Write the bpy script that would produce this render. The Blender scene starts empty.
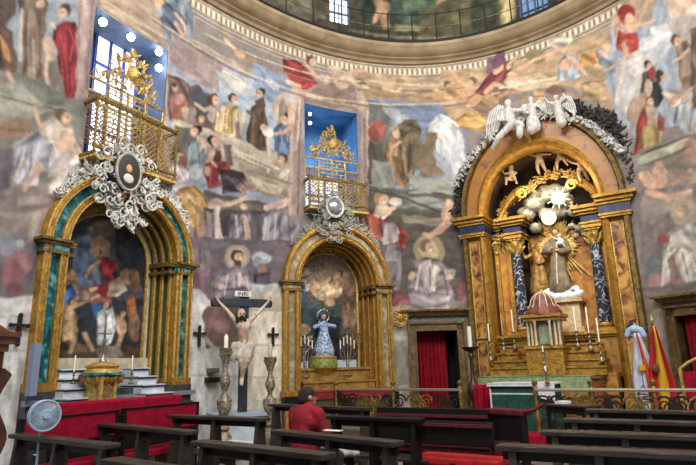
import bpy, math, random
import numpy as np
from mathutils import Vector, Matrix
PI = math.pi
random.seed(7)
C = bpy.context.scene.collection
sc = bpy.context.scene

# ------------------------------------------------------------------ camera
F_PX, VPX, VPY = 545.0, 290.0, -2000.0
CAMZ = 1.6
_v = Vector((VPX-348.0, 232.5-VPY, -F_PX)).normalized()          # world up seen from the camera
_fh = (Vector((0, 0, -1)) - _v*Vector((0, 0, -1)).dot(_v)).normalized()
_r = _fh.cross(_v)
def ray(px, py):
    d = Vector((px-348.0, 232.5-py, -F_PX))
    return Vector((d.dot(_r), d.dot(_fh), d.dot(_v)))
cam_d = bpy.data.cameras.new('camera'); cam = bpy.data.objects.new('camera', cam_d); C.objects.link(cam)
cam_d.sensor_width = 36.0; cam_d.lens = 36.0*F_PX/696.0; cam_d.clip_end = 200
M3 = Matrix((_r, _fh, _v))                                       # camera space -> world
cam.matrix_world = Matrix.Translation((0, 0, CAMZ)) @ M3.to_4x4()
sc.camera = cam

# ------------------------------------------------------------------ oval plan of the church
ECX, ECY, EA, EB = 1.2, 4.0, 7.4, 10.92
ROT = math.radians(-10); CR, SR = math.cos(ROT), math.sin(ROT)
def ell(t, off=0.0):
    """plan point at oval angle t (degrees, 0 = far end), moved inwards by off"""
    a = math.radians(t)
    qx, qy = EA*math.sin(a), EB*math.cos(a)
    nx, ny = math.sin(a)/EA, math.cos(a)/EB
    l = math.hypot(nx, ny); qx -= nx/l*off; qy -= ny/l*off
    return (ECX + qx*CR - qy*SR, ECY + qx*SR + qy*CR)
def wallhit(px, py, off=0.0):
    d = ray(px, py)
    a, b = EA-off, EB-off
    ox, oy = -ECX*CR - ECY*SR, ECX*SR - ECY*CR
    dx, dy = d.x*CR + d.y*SR, -d.x*SR + d.y*CR
    A = (dx/a)**2+(dy/b)**2; B = 2*(ox*dx/a**2+oy*dy/b**2); Cc = (ox/a)**2+(oy/b)**2-1
    k = (-B+math.sqrt(B*B-4*A*Cc))/2/A
    qx, qy = ox+dx*k, oy+dy*k
    return math.degrees(math.atan2(qx/a, qy/b)), d.z*k+CAMZ

class Frame:
    """upright plane: u along it, w up, n away behind it"""
    def __init__(s, o, u):
        s.o = Vector((o[0], o[1], 0)); s.u = Vector((u[0], u[1], 0)).normalized()
        s.n = Vector((-s.u.y, s.u.x, 0))
        s.R = Matrix((s.u, s.n, Vector((0, 0, 1)))).transposed()
    def P(s, u, w, n=0.0): return s.o + s.u*u + s.n*n + Vector((0, 0, w))
    def at(s, px, py, n=0.0):
        d = ray(px, py); k = (s.n.dot(s.o)+n)/d.dot(s.n); q = d*k
        return (q-s.o).dot(s.u), q.z+CAMZ
    def px(s, px, py, n=0.0):
        u, w = s.at(px, py, n); return s.P(u, w, n)
F1 = Frame((-4.272, 10.106), (0.49734, 0.86756))
F2 = Frame((-0.269, 14.049), (0.90042, 0.43503))
F3 = Frame((4.847, 13.669), (0.84524, -0.53439))
def ground(px, py, z):
    d = ray(px, py); k = (z-CAMZ)/d.z; return Vector((d.x*k, d.y*k, z))

# ------------------------------------------------------------------ colour and materials
def lin(h, k=1.0):
    h = h.lstrip('#'); o = []
    for i in (0, 2, 4):
        c = int(h[i:i+2], 16)/255.0
        o.append(((c/12.92) if c <= .04045 else ((c+.055)/1.055)**2.4)*k)
    return o
_mats = {}
def mat(name, col, rough=.6, metal=0.0, col2=None, scale=6.0, bump=0.0, kind='noise', emit=0.0, detail=6.0, lo=.35, hi=.65, col3=None, spec=.5, bscale=None, alpha=1.0, stretch=None):
    if name in _mats: return _mats[name]
    m = bpy.data.materials.new(name); m.use_nodes = True
    nt = m.node_tree; N = nt.nodes; L = nt.links; b = N['Principled BSDF']
    b.inputs['Roughness'].default_value = rough; b.inputs['Metallic'].default_value = metal
    b.inputs['Specular IOR Level'].default_value = spec
    c = lin(col); b.inputs['Base Color'].default_value = (*c, 1)
    if emit:
        b.inputs['Emission Color'].default_value = (*c, 1); b.inputs['Emission Strength'].default_value = emit
    if alpha < 1: b.inputs['Alpha'].default_value = alpha
    tc = N.new('ShaderNodeTexCoord'); src = tc.outputs['Object']
    if stretch:
        mp = N.new('ShaderNodeMapping'); mp.inputs['Scale'].default_value = stretch; L.new(src, mp.inputs[0]); src = mp.outputs[0]
    if col2:
        r = N.new('ShaderNodeValToRGB'); r.color_ramp.elements[0].position = lo; r.color_ramp.elements[1].position = hi
        r.color_ramp.elements[0].color = (*c, 1); r.color_ramp.elements[1].color = (*lin(col2), 1)
        if kind == 'vein':
            n = N.new('ShaderNodeTexNoise'); n.inputs['Scale'].default_value = scale; n.inputs['Detail'].default_value = detail; n.inputs['Distortion'].default_value = 1.6
            L.new(src, n.inputs[0])
            s = N.new('ShaderNodeMath'); s.operation = 'SUBTRACT'; s.inputs[1].default_value = .5; L.new(n.outputs[0], s.inputs[0])
            a = N.new('ShaderNodeMath'); a.operation = 'ABSOLUTE'; L.new(s.outputs[0], a.inputs[0])
            q = N.new('ShaderNodeMath'); q.operation = 'MULTIPLY'; q.inputs[1].default_value = 9.0; L.new(a.outputs[0], q.inputs[0])
            L.new(q.outputs[0], r.inputs[0])
        else:
            n = N.new('ShaderNodeTexNoise'); n.inputs['Scale'].default_value = scale; n.inputs['Detail'].default_value = detail
            n.inputs['Distortion'].default_value = .8
            L.new(src, n.inputs[0]); L.new(n.outputs[0], r.inputs[0])
        if col3:
            e = r.color_ramp.elements.new((lo+hi)/2); e.color = (*lin(col3), 1)
        L.new(r.outputs[0], b.inputs['Base Color'])
    if bump:
        n2 = N.new('ShaderNodeTexNoise'); n2.inputs['Scale'].default_value = bscale or scale*2.5; n2.inputs['Detail'].default_value = 4
        L.new(src, n2.inputs[0]); bp = N.new('ShaderNodeBump'); bp.inputs['Strength'].default_value = bump; bp.inputs['Distance'].default_value = .03
        L.new(n2.outputs[0], bp.inputs['Height']); L.new(bp.outputs[0], b.inputs['Normal'])
    _mats[name] = m; return m
def paint_mat(name, rough=.85):
    """pigment stored on the surface, broken up by fine plaster mottling"""
    m = bpy.data.materials.new(name); m.use_nodes = True
    nt = m.node_tree; N = nt.nodes; L = nt.links; b = N['Principled BSDF']; b.inputs['Roughness'].default_value = rough
    b.inputs['Specular IOR Level'].default_value = .2
    at = N.new('ShaderNodeAttribute'); at.attribute_name = 'pigment'
    tc = N.new('ShaderNodeTexCoord'); n = N.new('ShaderNodeTexNoise'); n.inputs['Scale'].default_value = 11; n.inputs['Detail'].default_value = 9
    n.inputs['Roughness'].default_value = .72
    L.new(tc.outputs['Object'], n.inputs[0])
    r = N.new('ShaderNodeMapRange'); r.inputs['From Min'].default_value = .3; r.inputs['From Max'].default_value = .7
    r.inputs['To Min'].default_value = .80; r.inputs['To Max'].default_value = 1.20; L.new(n.outputs[0], r.inputs[0])
    mx = N.new('ShaderNodeVectorMath'); mx.operation = 'SCALE'; L.new(at.outputs['Color'], mx.inputs[0]); L.new(r.outputs[0], mx.inputs['Scale'])
    L.new(mx.outputs[0], b.inputs['Base Color']); _mats[name] = m; return m

GOLD = mat('gilding', '#c4943a', .42, .5, '#76521c', 9, .5, bscale=40, lo=.3, hi=.75)
GOLDL = mat('bright_gilding', '#dcbc6c', .4, .45, '#a07c38', 14, .5, bscale=50)
GOLDD = mat('dull_gilding', '#86692f', .55, .3, '#4a3818', 9, .6, bscale=35)
TEAL = mat('green_marble', '#0c383e', .22, 0, '#86c0bc', 6.0, 0, 'noise', lo=.38, hi=.74, col3='#17696f')
GREYM = mat('mottled_marble', '#6f6a55', .35, 0, '#b9b2a0', 6, 0, lo=.3, hi=.7, col3='#93805a')
JASPER = mat('golden_jasper', '#4c282a', .28, 0, '#b98c44', 4.5, 0, lo=.36, hi=.62, col3='#9a6a30')
JASPER2 = mat('orange_jasper', '#c08a3c', .3, 0, '#94522c', 5, 0, lo=.4, hi=.7)
OCHRE = mat('ochre_marble', '#a4702c', .35, 0, '#6c4a2c', 5.0, .1, lo=.3, hi=.7, col3='#a87c38')
NAVY = mat('navy_marble', '#10162c', .3, 0, '#28345a', 6, 0)
BLACKM = mat('black_veined_marble', '#b4b8c0', .22, 0, '#2b303b', 3.0, 0, 'vein', lo=.02, hi=.3, detail=3)
WHITEM = mat('white_marble', '#d9dbdd', .35, 0, '#b9c0c6', 3, 0)
CREAM = mat('cream_marble', '#cfc6ae', .4, 0, '#a89c80', 5, 0)
STUCCO = mat('white_stucco', '#d2d0ca', .7, 0, '#a9a7a0', 8, .3)
STUCCOG = mat('grey_stucco', '#aaa89e', .7, 0, '#77776e', 12, .4)
DLEAF = mat('dark_leaves', '#3a3330', .7, 0, '#231e1c', 8, .6)
STONE = mat('painted_stone', '#b39b7a', .8, 0, '#94805f', 1.8, .25, bscale=14)
STONEL = mat('pale_stone', '#bfae90', .8, 0, '#a39070', 4, .2)
WOOD = mat('dark_wood', '#40362f', .42, 0, '#241e1a', 3, .2, stretch=(1.0, 9.0, 9.0), spec=.6)
WOODR = mat('reddish_wood', '#4c2c24', .5, 0, '#33201a', 3, .2, stretch=(1.0, 9.0, 9.0))
WOODB = mat('brown_wood', '#7a4524', .45, 0, '#4a2814', 4, .2, stretch=(1, 1, .15))
BLACKW = mat('black_wood', '#0e0c0b', .5, 0, '#17120f', 4, .1, spec=.3)
RED = mat('red_velvet', '#a20a2c', .85, 0, '#820622', 10, .2, spec=.2)
REDC = mat('crimson_curtain', '#960d20', .85, 0, '#6f0818', 6, .2, spec=.2)
REDD = mat('dark_red_cushion', '#640c1a', .8, 0, '#480812', 8, .2)
GREEN = mat('green_brocade', '#6f8a60', .8, 0, '#a3b083', 14, .2)
GREEND = mat('green_velvet', '#17503c', .85, 0, '#0e3a2c', 9, .2)
WHITEC = mat('white_cloth', '#e9e9ea', .85, 0, '#cfd0d4', 9, .2)
SKIN = mat('skin', '#c08a6c', .55, 0, '#a8745a', 12, .1)
HAIR = mat('brown_hair', '#2e221b', .8, 0, '#1c140f', 30, .6)
IVORY = mat('ivory_body', '#d8c2aa', .5, 0, '#9f8068', 6, .1)
DARKHAIR = mat('black_hair', '#1a1614', .8)
CROSSW = mat('blue_black_wood', '#2c3038', .5, 0, '#1c1f25', 5, .2)
SILVER = mat('silver', '#b5b0a4', .35, .75, '#6f6759', 14, .3)
WAX = mat('wax', '#efe9da', .5)
IRON = mat('wrought_iron', '#2a2622', .6, .5)
BRASS = mat('aged_brass', '#a08548', .45, .6, '#5f4a22', 20, .4)
STEEL = mat('pale_metal_rail', '#a39a86', .4, .6)
PAPER = mat('paper', '#e4e4e2', .8)
PLASTIC = mat('white_plastic', '#a9bccd', .4)

# ------------------------------------------------------------------ mesh builder
class MB:
    def __init__(s): s.v = []; s.f = []
    def add(s, vs, fs):
        k = len(s.v); s.v += [tuple(v) for v in vs]; s.f += [tuple(i+k for i in f) for f in fs]; return s
    def box(s, c, size, R=None):
        hx, hy, hz = size[0]/2, size[1]/2, size[2]/2; c = Vector(c); vs = []
        for x in (-hx, hx):
            for y in (-hy, hy):
                for z in (-hz, hz):
                    p = Vector((x, y, z)); vs.append(c + (R @ p if R else p))
        return s.add(vs, [(0, 1, 3, 2), (4, 6, 7, 5), (0, 4, 5, 1), (2, 3, 7, 6), (0, 2, 6, 4), (1, 5, 7, 3)])
    def fbox(s, F, u0, u1, w0, w1, n0, n1):
        return s.box(F.P((u0+u1)/2, (w0+w1)/2, (n0+n1)/2), (u1-u0, n1-n0, w1-w0), F.R)
    def tube(s, pts, radii, seg=8, flat=None):
        pts = [Vector(p) for p in pts]; n = len(pts)
        if not hasattr(radii, '__len__'): radii = [radii]*n
        vs = []; fs = []; prev = None
        for i, p in enumerate(pts):
            d = (pts[min(i+1, n-1)] - pts[max(i-1, 0)])
            d = d.normalized() if d.length > 1e-9 else Vector((0, 0, 1))
            if prev is None: a = d.orthogonal().normalized()
            else:
                a = prev - d*prev.dot(d)
                a = a.normalized() if a.length > 1e-6 else d.orthogonal().normalized()
            prev = a; b = d.cross(a)
            for k in range(seg):
                t = 2*PI*k/seg; vs.append(p + (a*math.cos(t) + b*math.sin(t))*radii[i])
        for i in range(n-1):
            for k in range(seg):
                k2 = (k+1) % seg; fs.append((i*seg+k, i*seg+k2, (i+1)*seg+k2, (i+1)*seg+k))
        fs.append(tuple(range(seg))[::-1]); fs.append(tuple((n-1)*seg+k for k in range(seg)))
        return s.add(vs, fs)
    def cap(s, a, ra, b, rb, seg=10):
        a, b = Vector(a), Vector(b); d = (b-a); l = d.length; d = d/l if l > 1e-6 else Vector((0, 0, 1)); pts = []; rr = []
        for k in (0.05, .35, .7): pts.append(a - d*ra*math.cos(k*PI/2)); rr.append(ra*math.sin(k*PI/2)+1e-4)
        pts += [a, b]; rr += [ra, rb]
        for k in (.7, .35, .05): pts.append(b + d*rb*math.cos(k*PI/2)); rr.append(rb*math.sin(k*PI/2)+1e-4)
        return s.tube(pts, rr, seg)
    def lathe(s, prof, c, seg=16, R=None):
        vs = []; fs = []; c = Vector(c)
        for r, z in prof:
            for k in range(seg):
                t = 2*PI*k/seg; p = Vector((r*math.cos(t), r*math.sin(t), z)); vs.append(c + (R @ p if R else p))
        for i in range(len(prof)-1):
            for k in range(seg):
                k2 = (k+1) % seg; fs.append((i*seg+k, i*seg+k2, (i+1)*seg+k2, (i+1)*seg+k))
        fs.append(tuple(range(seg))[::-1]); fs.append(tuple((len(prof)-1)*seg+k for k in range(seg)))
        return s.add(vs, fs)
    def ball(s, c, rad, R=None, seg=10, rings=6):
        if not hasattr(rad, '__len__'): rad = (rad, rad, rad)
        vs = []; fs = []; c = Vector(c)
        for i in range(1, rings):
            ph = PI*i/rings
            for k in range(seg):
                t = 2*PI*k/seg; p = Vector((rad[0]*math.sin(ph)*math.cos(t), rad[1]*math.sin(ph)*math.sin(t), rad[2]*math.cos(ph)))
                vs.append(c + (R @ p if R else p))
        top = Vector((0, 0, rad[2])); bot = Vector((0, 0, -rad[2]))
        vs.append(c + (R @ top if R else top)); vs.append(c + (R @ bot if R else bot)); T = len(vs)-2
        for i in range(rings-2):
            for k in range(seg):
                k2 = (k+1) % seg; fs.append((i*seg+k, (i+1)*seg+k, (i+1)*seg+k2, i*seg+k2))
        for k in range(seg):
            k2 = (k+1) % seg; fs.append((T, k, k2)); fs.append((T+1, (rings-2)*seg+k2, (rings-2)*seg+k))
        return s.add(vs, fs)
    def prism(s, poly, fn, d0, d1):
        """poly of (a,b); fn(a,b,d) -> point"""
        n = len(poly); vs = [fn(a, b, d0) for a, b in poly] + [fn(a, b, d1) for a, b in poly]
        fs = [tuple(range(n))[::-1], tuple(range(n, 2*n))] + [(i, (i+1) % n, n+(i+1) % n, n+i) for i in range(n)]
        return s.add(vs, fs)
    def leaf(s, p, d, up, l, w, curl=.3):
        """a curled acanthus leaf with thickness"""
        p, d, up = Vector(p), Vector(d).normalized(), Vector(up).normalized(); sd = d.cross(up)
        if sd.length < 1e-4: sd = d.orthogonal()
        sd.normalize(); pts = []; rr = []
        for i in range(6):
            t = i/5; pts.append(p + d*l*t + up*curl*l*(t*t) + sd*0)
            rr.append(w*(.35+.65*math.sin(PI*min(1, t*.9+.1)))*.5+1e-3)
        return s.tube(pts, rr, 5)
    def scroll(s, p, a, b, r, th, turns=1.2, hand=1, seg=5):
        """a C-scroll lying in the plane of directions a, b"""
        p, a, b = Vector(p), Vector(a), Vector(b); pts = []; rr = []
        n = int(9*turns)+3
        for i in range(n):
            t = i/(n-1); q = hand*2*PI*turns*t; k = r*(1-.75*t)
            pts.append(p + a*math.cos(q)*k + b*math.sin(q)*k); rr.append(th*(1-.45*t))
        return s.tube(pts, rr, seg)

def link(name, mesh, parent=None): 
    o = bpy.data.objects.new(name, mesh); C.objects.link(o)
    if parent: o.parent = parent
    return o
def base(o):
    p = Vector((0, 0, 0)); q = o
    while q is not None: p += q.location; q = q.parent
    return p
def obj(name, mb, material, parent=None, smooth=40, local=False, loc=None, voxel=0, bevel=0):
    off = Vector((0, 0, 0)) if local or parent is None else base(parent)
    if loc is not None: off = Vector(loc)
    me = bpy.data.meshes.new(name)
    me.from_pydata([tuple(Vector(v)-off) for v in mb.v], [], mb.f); me.update()
    me.materials.append(material)
    if smooth:
        me.shade_smooth()
        try: me.set_sharp_from_angle(angle=math.radians(smooth))
        except Exception: pass
    o = link(name, me, parent)
    if loc is not None and parent is None: o.location = loc
    if voxel:
        md = o.modifiers.new('union', 'REMESH'); md.mode = 'VOXEL'; md.voxel_size = voxel; md.use_smooth_shade = True
        ms = o.modifiers.new('soft', 'SMOOTH'); ms.iterations = 2; ms.factor = .5
    if bevel:
        md = o.modifiers.new('edge', 'BEVEL'); md.width = bevel; md.segments = 2; md.limit_method = 'ANGLE'
    return o
def thing(name, label, cat, loc=(0, 0, 0), rotz=0, group=None):
    o = bpy.data.objects.new(name, None); C.objects.link(o); o.location = loc; o.rotation_euler = (0, 0, rotz)
    o.empty_display_size = .2; o['label'] = label; o['category'] = cat
    if group: o['group'] = group
    return o
def tag(o, label, cat, group=None):
    o['label'] = label; o['category'] = cat
    if group: o['group'] = group
    return o
def struct(name, mb, m, parent=None, smooth=40, **k):
    o = obj(name, mb, m, parent, smooth, **k)
    if parent is None: o['kind'] = 'structure'
    return o
def kids(o): return [c for c in bpy.data.objects if c.parent == o]
def dup(root, loc, rotz=None, label=None, scale=None):
    r = root.copy(); C.objects.link(r); r.location = loc
    if rotz is not None: r.rotation_euler = (0, 0, rotz)
    if scale: r.scale = scale
    if label: r['label'] = label
    for ch in kids(root):
        c = ch.copy(); C.objects.link(c); c.parent = r
        for g in kids(ch):
            d = g.copy(); C.objects.link(d); d.parent = c
    return r

# ------------------------------------------------------------------ painting of frescoes and canvases
class Canvas:
    """pigment grid on a surface; tomap turns a calibrated picture point into surface coordinates"""
    def __init__(s, a0, a1, na, b0, b1, nb, tomap, bg, ascale=1.0):
        s.A = np.linspace(a0, a1, na); s.B = np.linspace(b0, b1, nb); s.map = tomap; s.k = ascale
        s.a0, s.a1, s.b0, s.b1, s.na, s.nb = a0, a1, b0, b1, na, nb
        s.c = np.empty((nb, na, 3)); s.c[:] = lin(bg)
        s.rng = np.random.RandomState(3); s.gam = .1
    def conv(s, pts): return np.array([s.map(x, y) for x, y in pts])
    def sub(s, q, m=0.0):
        i0 = max(0, int((q[:, 0].min()-m-s.a0)/(s.a1-s.a0)*(s.na-1))); i1 = min(s.na, int((q[:, 0].max()+m-s.a0)/(s.a1-s.a0)*(s.na-1))+2)
        j0 = max(0, int((q[:, 1].min()-m-s.b0)/(s.b1-s.b0)*(s.nb-1))); j1 = min(s.nb, int((q[:, 1].max()+m-s.b0)/(s.b1-s.b0)*(s.nb-1))+2)
        return i0, i1, j0, j1
    def poly(s, col, pts, fold=0.0, al=1.0, wob=True):
        q = s.conv(pts); i0, i1, j0, j1 = s.sub(q)
        if i1 <= i0 or j1 <= j0: return
        X, Y = np.meshgrid(s.A[i0:i1], s.B[j0:j1]); ins = np.zeros(X.shape, bool)
        if wob:
            ph = s.rng.rand()*6; k = 9/s.k
            X0, Y0 = X, Y; X = X0+np.sin(Y0*9+ph)*.02/s.k; Y = Y0+np.sin(X0*k+ph)*.02
        n = len(q)
        for i in range(n):
            x0, y0 = q[i]; x1, y1 = q[(i+1) % n]
            if y0 == y1: continue
            cnd = ((y0 > Y) != (y1 > Y)) & (X < (x1-x0)*(Y-y0)/(y1-y0)+x0); ins ^= cnd
        s.put(ins, col, X, Y, (i0, i1, j0, j1), fold, al, q)
    def put(s, ins, col, X, Y, bx, fold, al, q):
        i0, i1, j0, j1 = bx; c = np.array(lin(col)); v = np.ones(X.shape)
        if fold:
            cx, cy = q.mean(0); d = (q-[cx, cy])*[s.k, 1]; U, S_, V = np.linalg.svd(d, full_matrices=False)
            ax = V[0]; al_ = (X-cx)*s.k*ax[0]+(Y-cy)*ax[1]; pe = -(X-cx)*s.k*ax[1]+(Y-cy)*ax[0]
            p1, p2, p3 = s.rng.rand(3)*6
            wv = np.sin(pe*17+1.6*np.sin(al_*4+p1)+p2)+.6*np.sin(pe*31+2*np.sin(al_*6+p2)+p3)+.5*np.sin(al_*9+pe*7+p1)
            v = 1+fold*.42*wv
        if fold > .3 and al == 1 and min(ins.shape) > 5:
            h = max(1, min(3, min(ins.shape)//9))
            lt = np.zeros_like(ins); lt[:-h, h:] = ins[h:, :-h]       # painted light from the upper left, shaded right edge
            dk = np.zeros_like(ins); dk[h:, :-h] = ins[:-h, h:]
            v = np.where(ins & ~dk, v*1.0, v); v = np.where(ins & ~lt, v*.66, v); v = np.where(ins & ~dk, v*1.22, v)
        m = np.pad(ins.astype(float), 1, 'edge'); m = (m[:-2, 1:-1]+m[2:, 1:-1]+m[1:-1, :-2]+m[1:-1, 2:]+2*m[1:-1, 1:-1])/6
        if min(v.shape) > 3:
            p = np.pad(v, 1, 'edge'); v = (p[:-2, 1:-1]+p[2:, 1:-1]+p[1:-1, :-2]+p[1:-1, 2:]+2*p[1:-1, 1:-1])/6
        sl = s.c[j0:j1, i0:i1]; w = (m*al)[..., None]
        sl[:] = sl*(1-w)+w*np.clip(c*v[..., None], 0, 1)
    def stroke(s, col, w, pts, fold=0.0, al=1.0, w2=None):
        q = s.conv(pts); x, y = pts[0]; e = s.conv([(x, y), (x+5, y), (x, y+5)])
        r = abs(e[2, 1]-e[0, 1])/5*w/2
        r2 = r if w2 is None else r*w2/w
        m = max(r, r2); i0, i1, j0, j1 = s.sub(q, m/min(1, s.k))
        if i1 <= i0 or j1 <= j0: return
        X, Y = np.meshgrid(s.A[i0:i1], s.B[j0:j1]); ins = np.zeros(X.shape, bool); n = len(q)-1
        for i in range(max(1, n)):
            p0 = q[i]*[s.k, 1]; p1 = q[min(i+1, n)]*[s.k, 1]; d = p1-p0; l = max((d**2).sum(), 1e-9)
            px, py = X*s.k-p0[0], Y-p0[1]; t = np.clip((px*d[0]+py*d[1])/l, 0, 1)
            rr = r+(r2-r)*(i+t)/max(1, n)
            ins |= (px-t*d[0])**2+(py-t*d[1])**2 < rr**2
        s.put(ins, col, X, Y, (i0, i1, j0, j1), fold, al, q if len(q) > 2 else np.vstack([q, q+.01]))
    def blob(s, col, cx, cy, rx, ry, rot=0, fold=0.0, al=1.0):
        a = math.radians(rot); pts = []
        for k in range(14):
            t = 2*PI*k/14; x, y = rx*math.cos(t), ry*math.sin(t); pts.append((cx+x*math.cos(a)-y*math.sin(a), cy+x*math.sin(a)+y*math.cos(a)))
        s.poly(col, pts, fold, al)
    def head(s, x, y, r, skin='#c9a386', hair='#5a4234', look=1):
        s.blob(hair, x-look*r*.25, y-r*.3, r*1.05, r*1.1); s.blob(skin, x+look*r*.25, y+r*.1, r*.75, r*.95)
        s.blob('#9a7460', x+look*r*.35, y-r*.05, r*.4, r*.14); s.blob('#e0bfa4', x+look*r*.35, y+r*.3, r*.25, r*.3)
    def mottle(s, amt, step):
        """broad cloudy variation of the pigment"""
        ny, nx = max(3, s.nb//step), max(3, s.na//step); g = s.rng.rand(ny+2, nx+2)
        yy = np.linspace(0, ny, s.nb); xx = np.linspace(0, nx, s.na); yi = yy.astype(int); xi = xx.astype(int); fy = (yy-yi)[:, None]; fx = (xx-xi)[None]
        fy = fy*fy*(3-2*fy); fx = fx*fx*(3-2*fx)
        v = (g[yi][:, xi]*(1-fy)*(1-fx)+g[yi+1][:, xi]*fy*(1-fx)+g[yi][:, xi+1]*(1-fy)*fx+g[yi+1][:, xi+1]*fy*fx)
        s.c *= (1+amt*(v-.5)*2)[..., None]
    def brush(s, amt):
        X, Y = np.meshgrid(s.A*s.k, s.B); p = 1.3*np.sin(X*3.1+1)+1.1*np.sin(Y*2.7+2)+.7*np.sin((X+Y)*5.3)
        q = np.sin(X*14+3*np.sin(Y*5+p)+p)*np.sin(Y*12+2.5*np.sin(X*6-p))+.7*np.sin(X*31+2*np.sin(Y*17)+2*p)*np.sin(Y*27+2*np.sin(X*13))
        s.c *= (1+amt*q)[..., None]
    def tone(s, sat, warm=(1, 1, 1), grain=.05):
        l = s.c @ np.array([.3, .55, .15]); s.c = l[..., None]+(s.c-l[..., None])*sat
        s.c *= np.array(warm)
        l = np.maximum(s.c @ np.array([.3, .55, .15]), .01); s.c *= ((l/.22)**s.gam)[..., None]
        for st in (2, 4, 7):
            ny, nx = s.nb//st+2, s.na//st+2; g = s.rng.rand(ny, nx)-.5
            s.c *= (1+grain*2*g[(np.arange(s.nb)//st)][:, (np.arange(s.na)//st)])[..., None]
    def blur(s):
        c = s.c; p = np.pad(c, ((1, 1), (1, 1), (0, 0)), 'edge')
        s.c = (p[:-2, 1:-1]+p[2:, 1:-1]+p[1:-1, :-2]+p[1:-1, 2:]+2*c)/6
    def run(s, text):
        for ln in text.strip().splitlines():
            t = ln.split()
            if not t or t[0].startswith('!'): continue
            k = t[0]; col = '#'+t[1]
            nums = [float(v) for v in t[2:]]
            if k == 'P': s.poly(col, list(zip(nums[0::2], nums[1::2])), .28)
            elif k == 'D': s.poly(col, list(zip(nums[0::2], nums[1::2])), .7)
            elif k == 'd': s.poly(col, list(zip(nums[0::2], nums[1::2])), .35)
            elif k == 'H': s.poly(col, list(zip(nums[0::2], nums[1::2])), .3, .5)
            elif k == 'S': s.stroke(col, nums[0], list(zip(nums[1::2], nums[2::2])))
            elif k == 'T': s.stroke(col, nums[0], list(zip(nums[2::2], nums[3::2])), .25, 1, nums[1])
            elif k == 'E': s.blob(col, *nums[:4], *(nums[4:5] or [0]), .3)
            elif k == 'A': s.blob(col, *nums[:4], *(nums[4:5] or [0]), 0, .5)
            elif k == 'h': s.head(nums[0], nums[1], nums[2], '#c9a386', '#'+t[1], nums[3] if len(nums) > 3 else 1)
    def mesh(s, name, fn, material, keep=None, thick=None, gain=1.0, parent=None, struct_=False):
        AA, BB = np.meshgrid(s.A, s.B); vs = [fn(a, b) for a, b in zip(AA.ravel(), BB.ravel())]
        fs = []; na = s.na
        if keep is not None:
            ac = (AA[:-1, :-1]+AA[1:, 1:])/2; bc = (BB[:-1, :-1]+BB[1:, 1:])/2; K = keep(ac, bc)
        for j in range(s.nb-1):
            for i in range(na-1):
                if keep is not None and not K[j, i]: continue
                k = j*na+i; fs.append((k, k+1, k+na+1, k+na))
        me = bpy.data.meshes.new(name); off = base(parent) if parent else Vector((0, 0, 0))
        if parent: vs = [(v[0]-off.x, v[1]-off.y, v[2]-off.z) for v in vs]
        me.from_pydata(vs, [], fs); me.update()
        at = me.color_attributes.new('pigment', 'FLOAT_COLOR', 'POINT')
        col = np.ones((s.nb*na, 4), np.float32); col[:, :3] = np.clip(s.c.reshape(-1, 3)*gain, 0, .95); at.data.foreach_set('color', col.ravel())
        me.materials.append(material); me.shade_smooth(); o = link(name, me, parent)
        if struct_: o['kind'] = 'structure'
        if thick:
            md = o.modifiers.new('depth', 'SOLIDIFY'); md.thickness = thick; md.offset = 0
        return o
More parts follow.
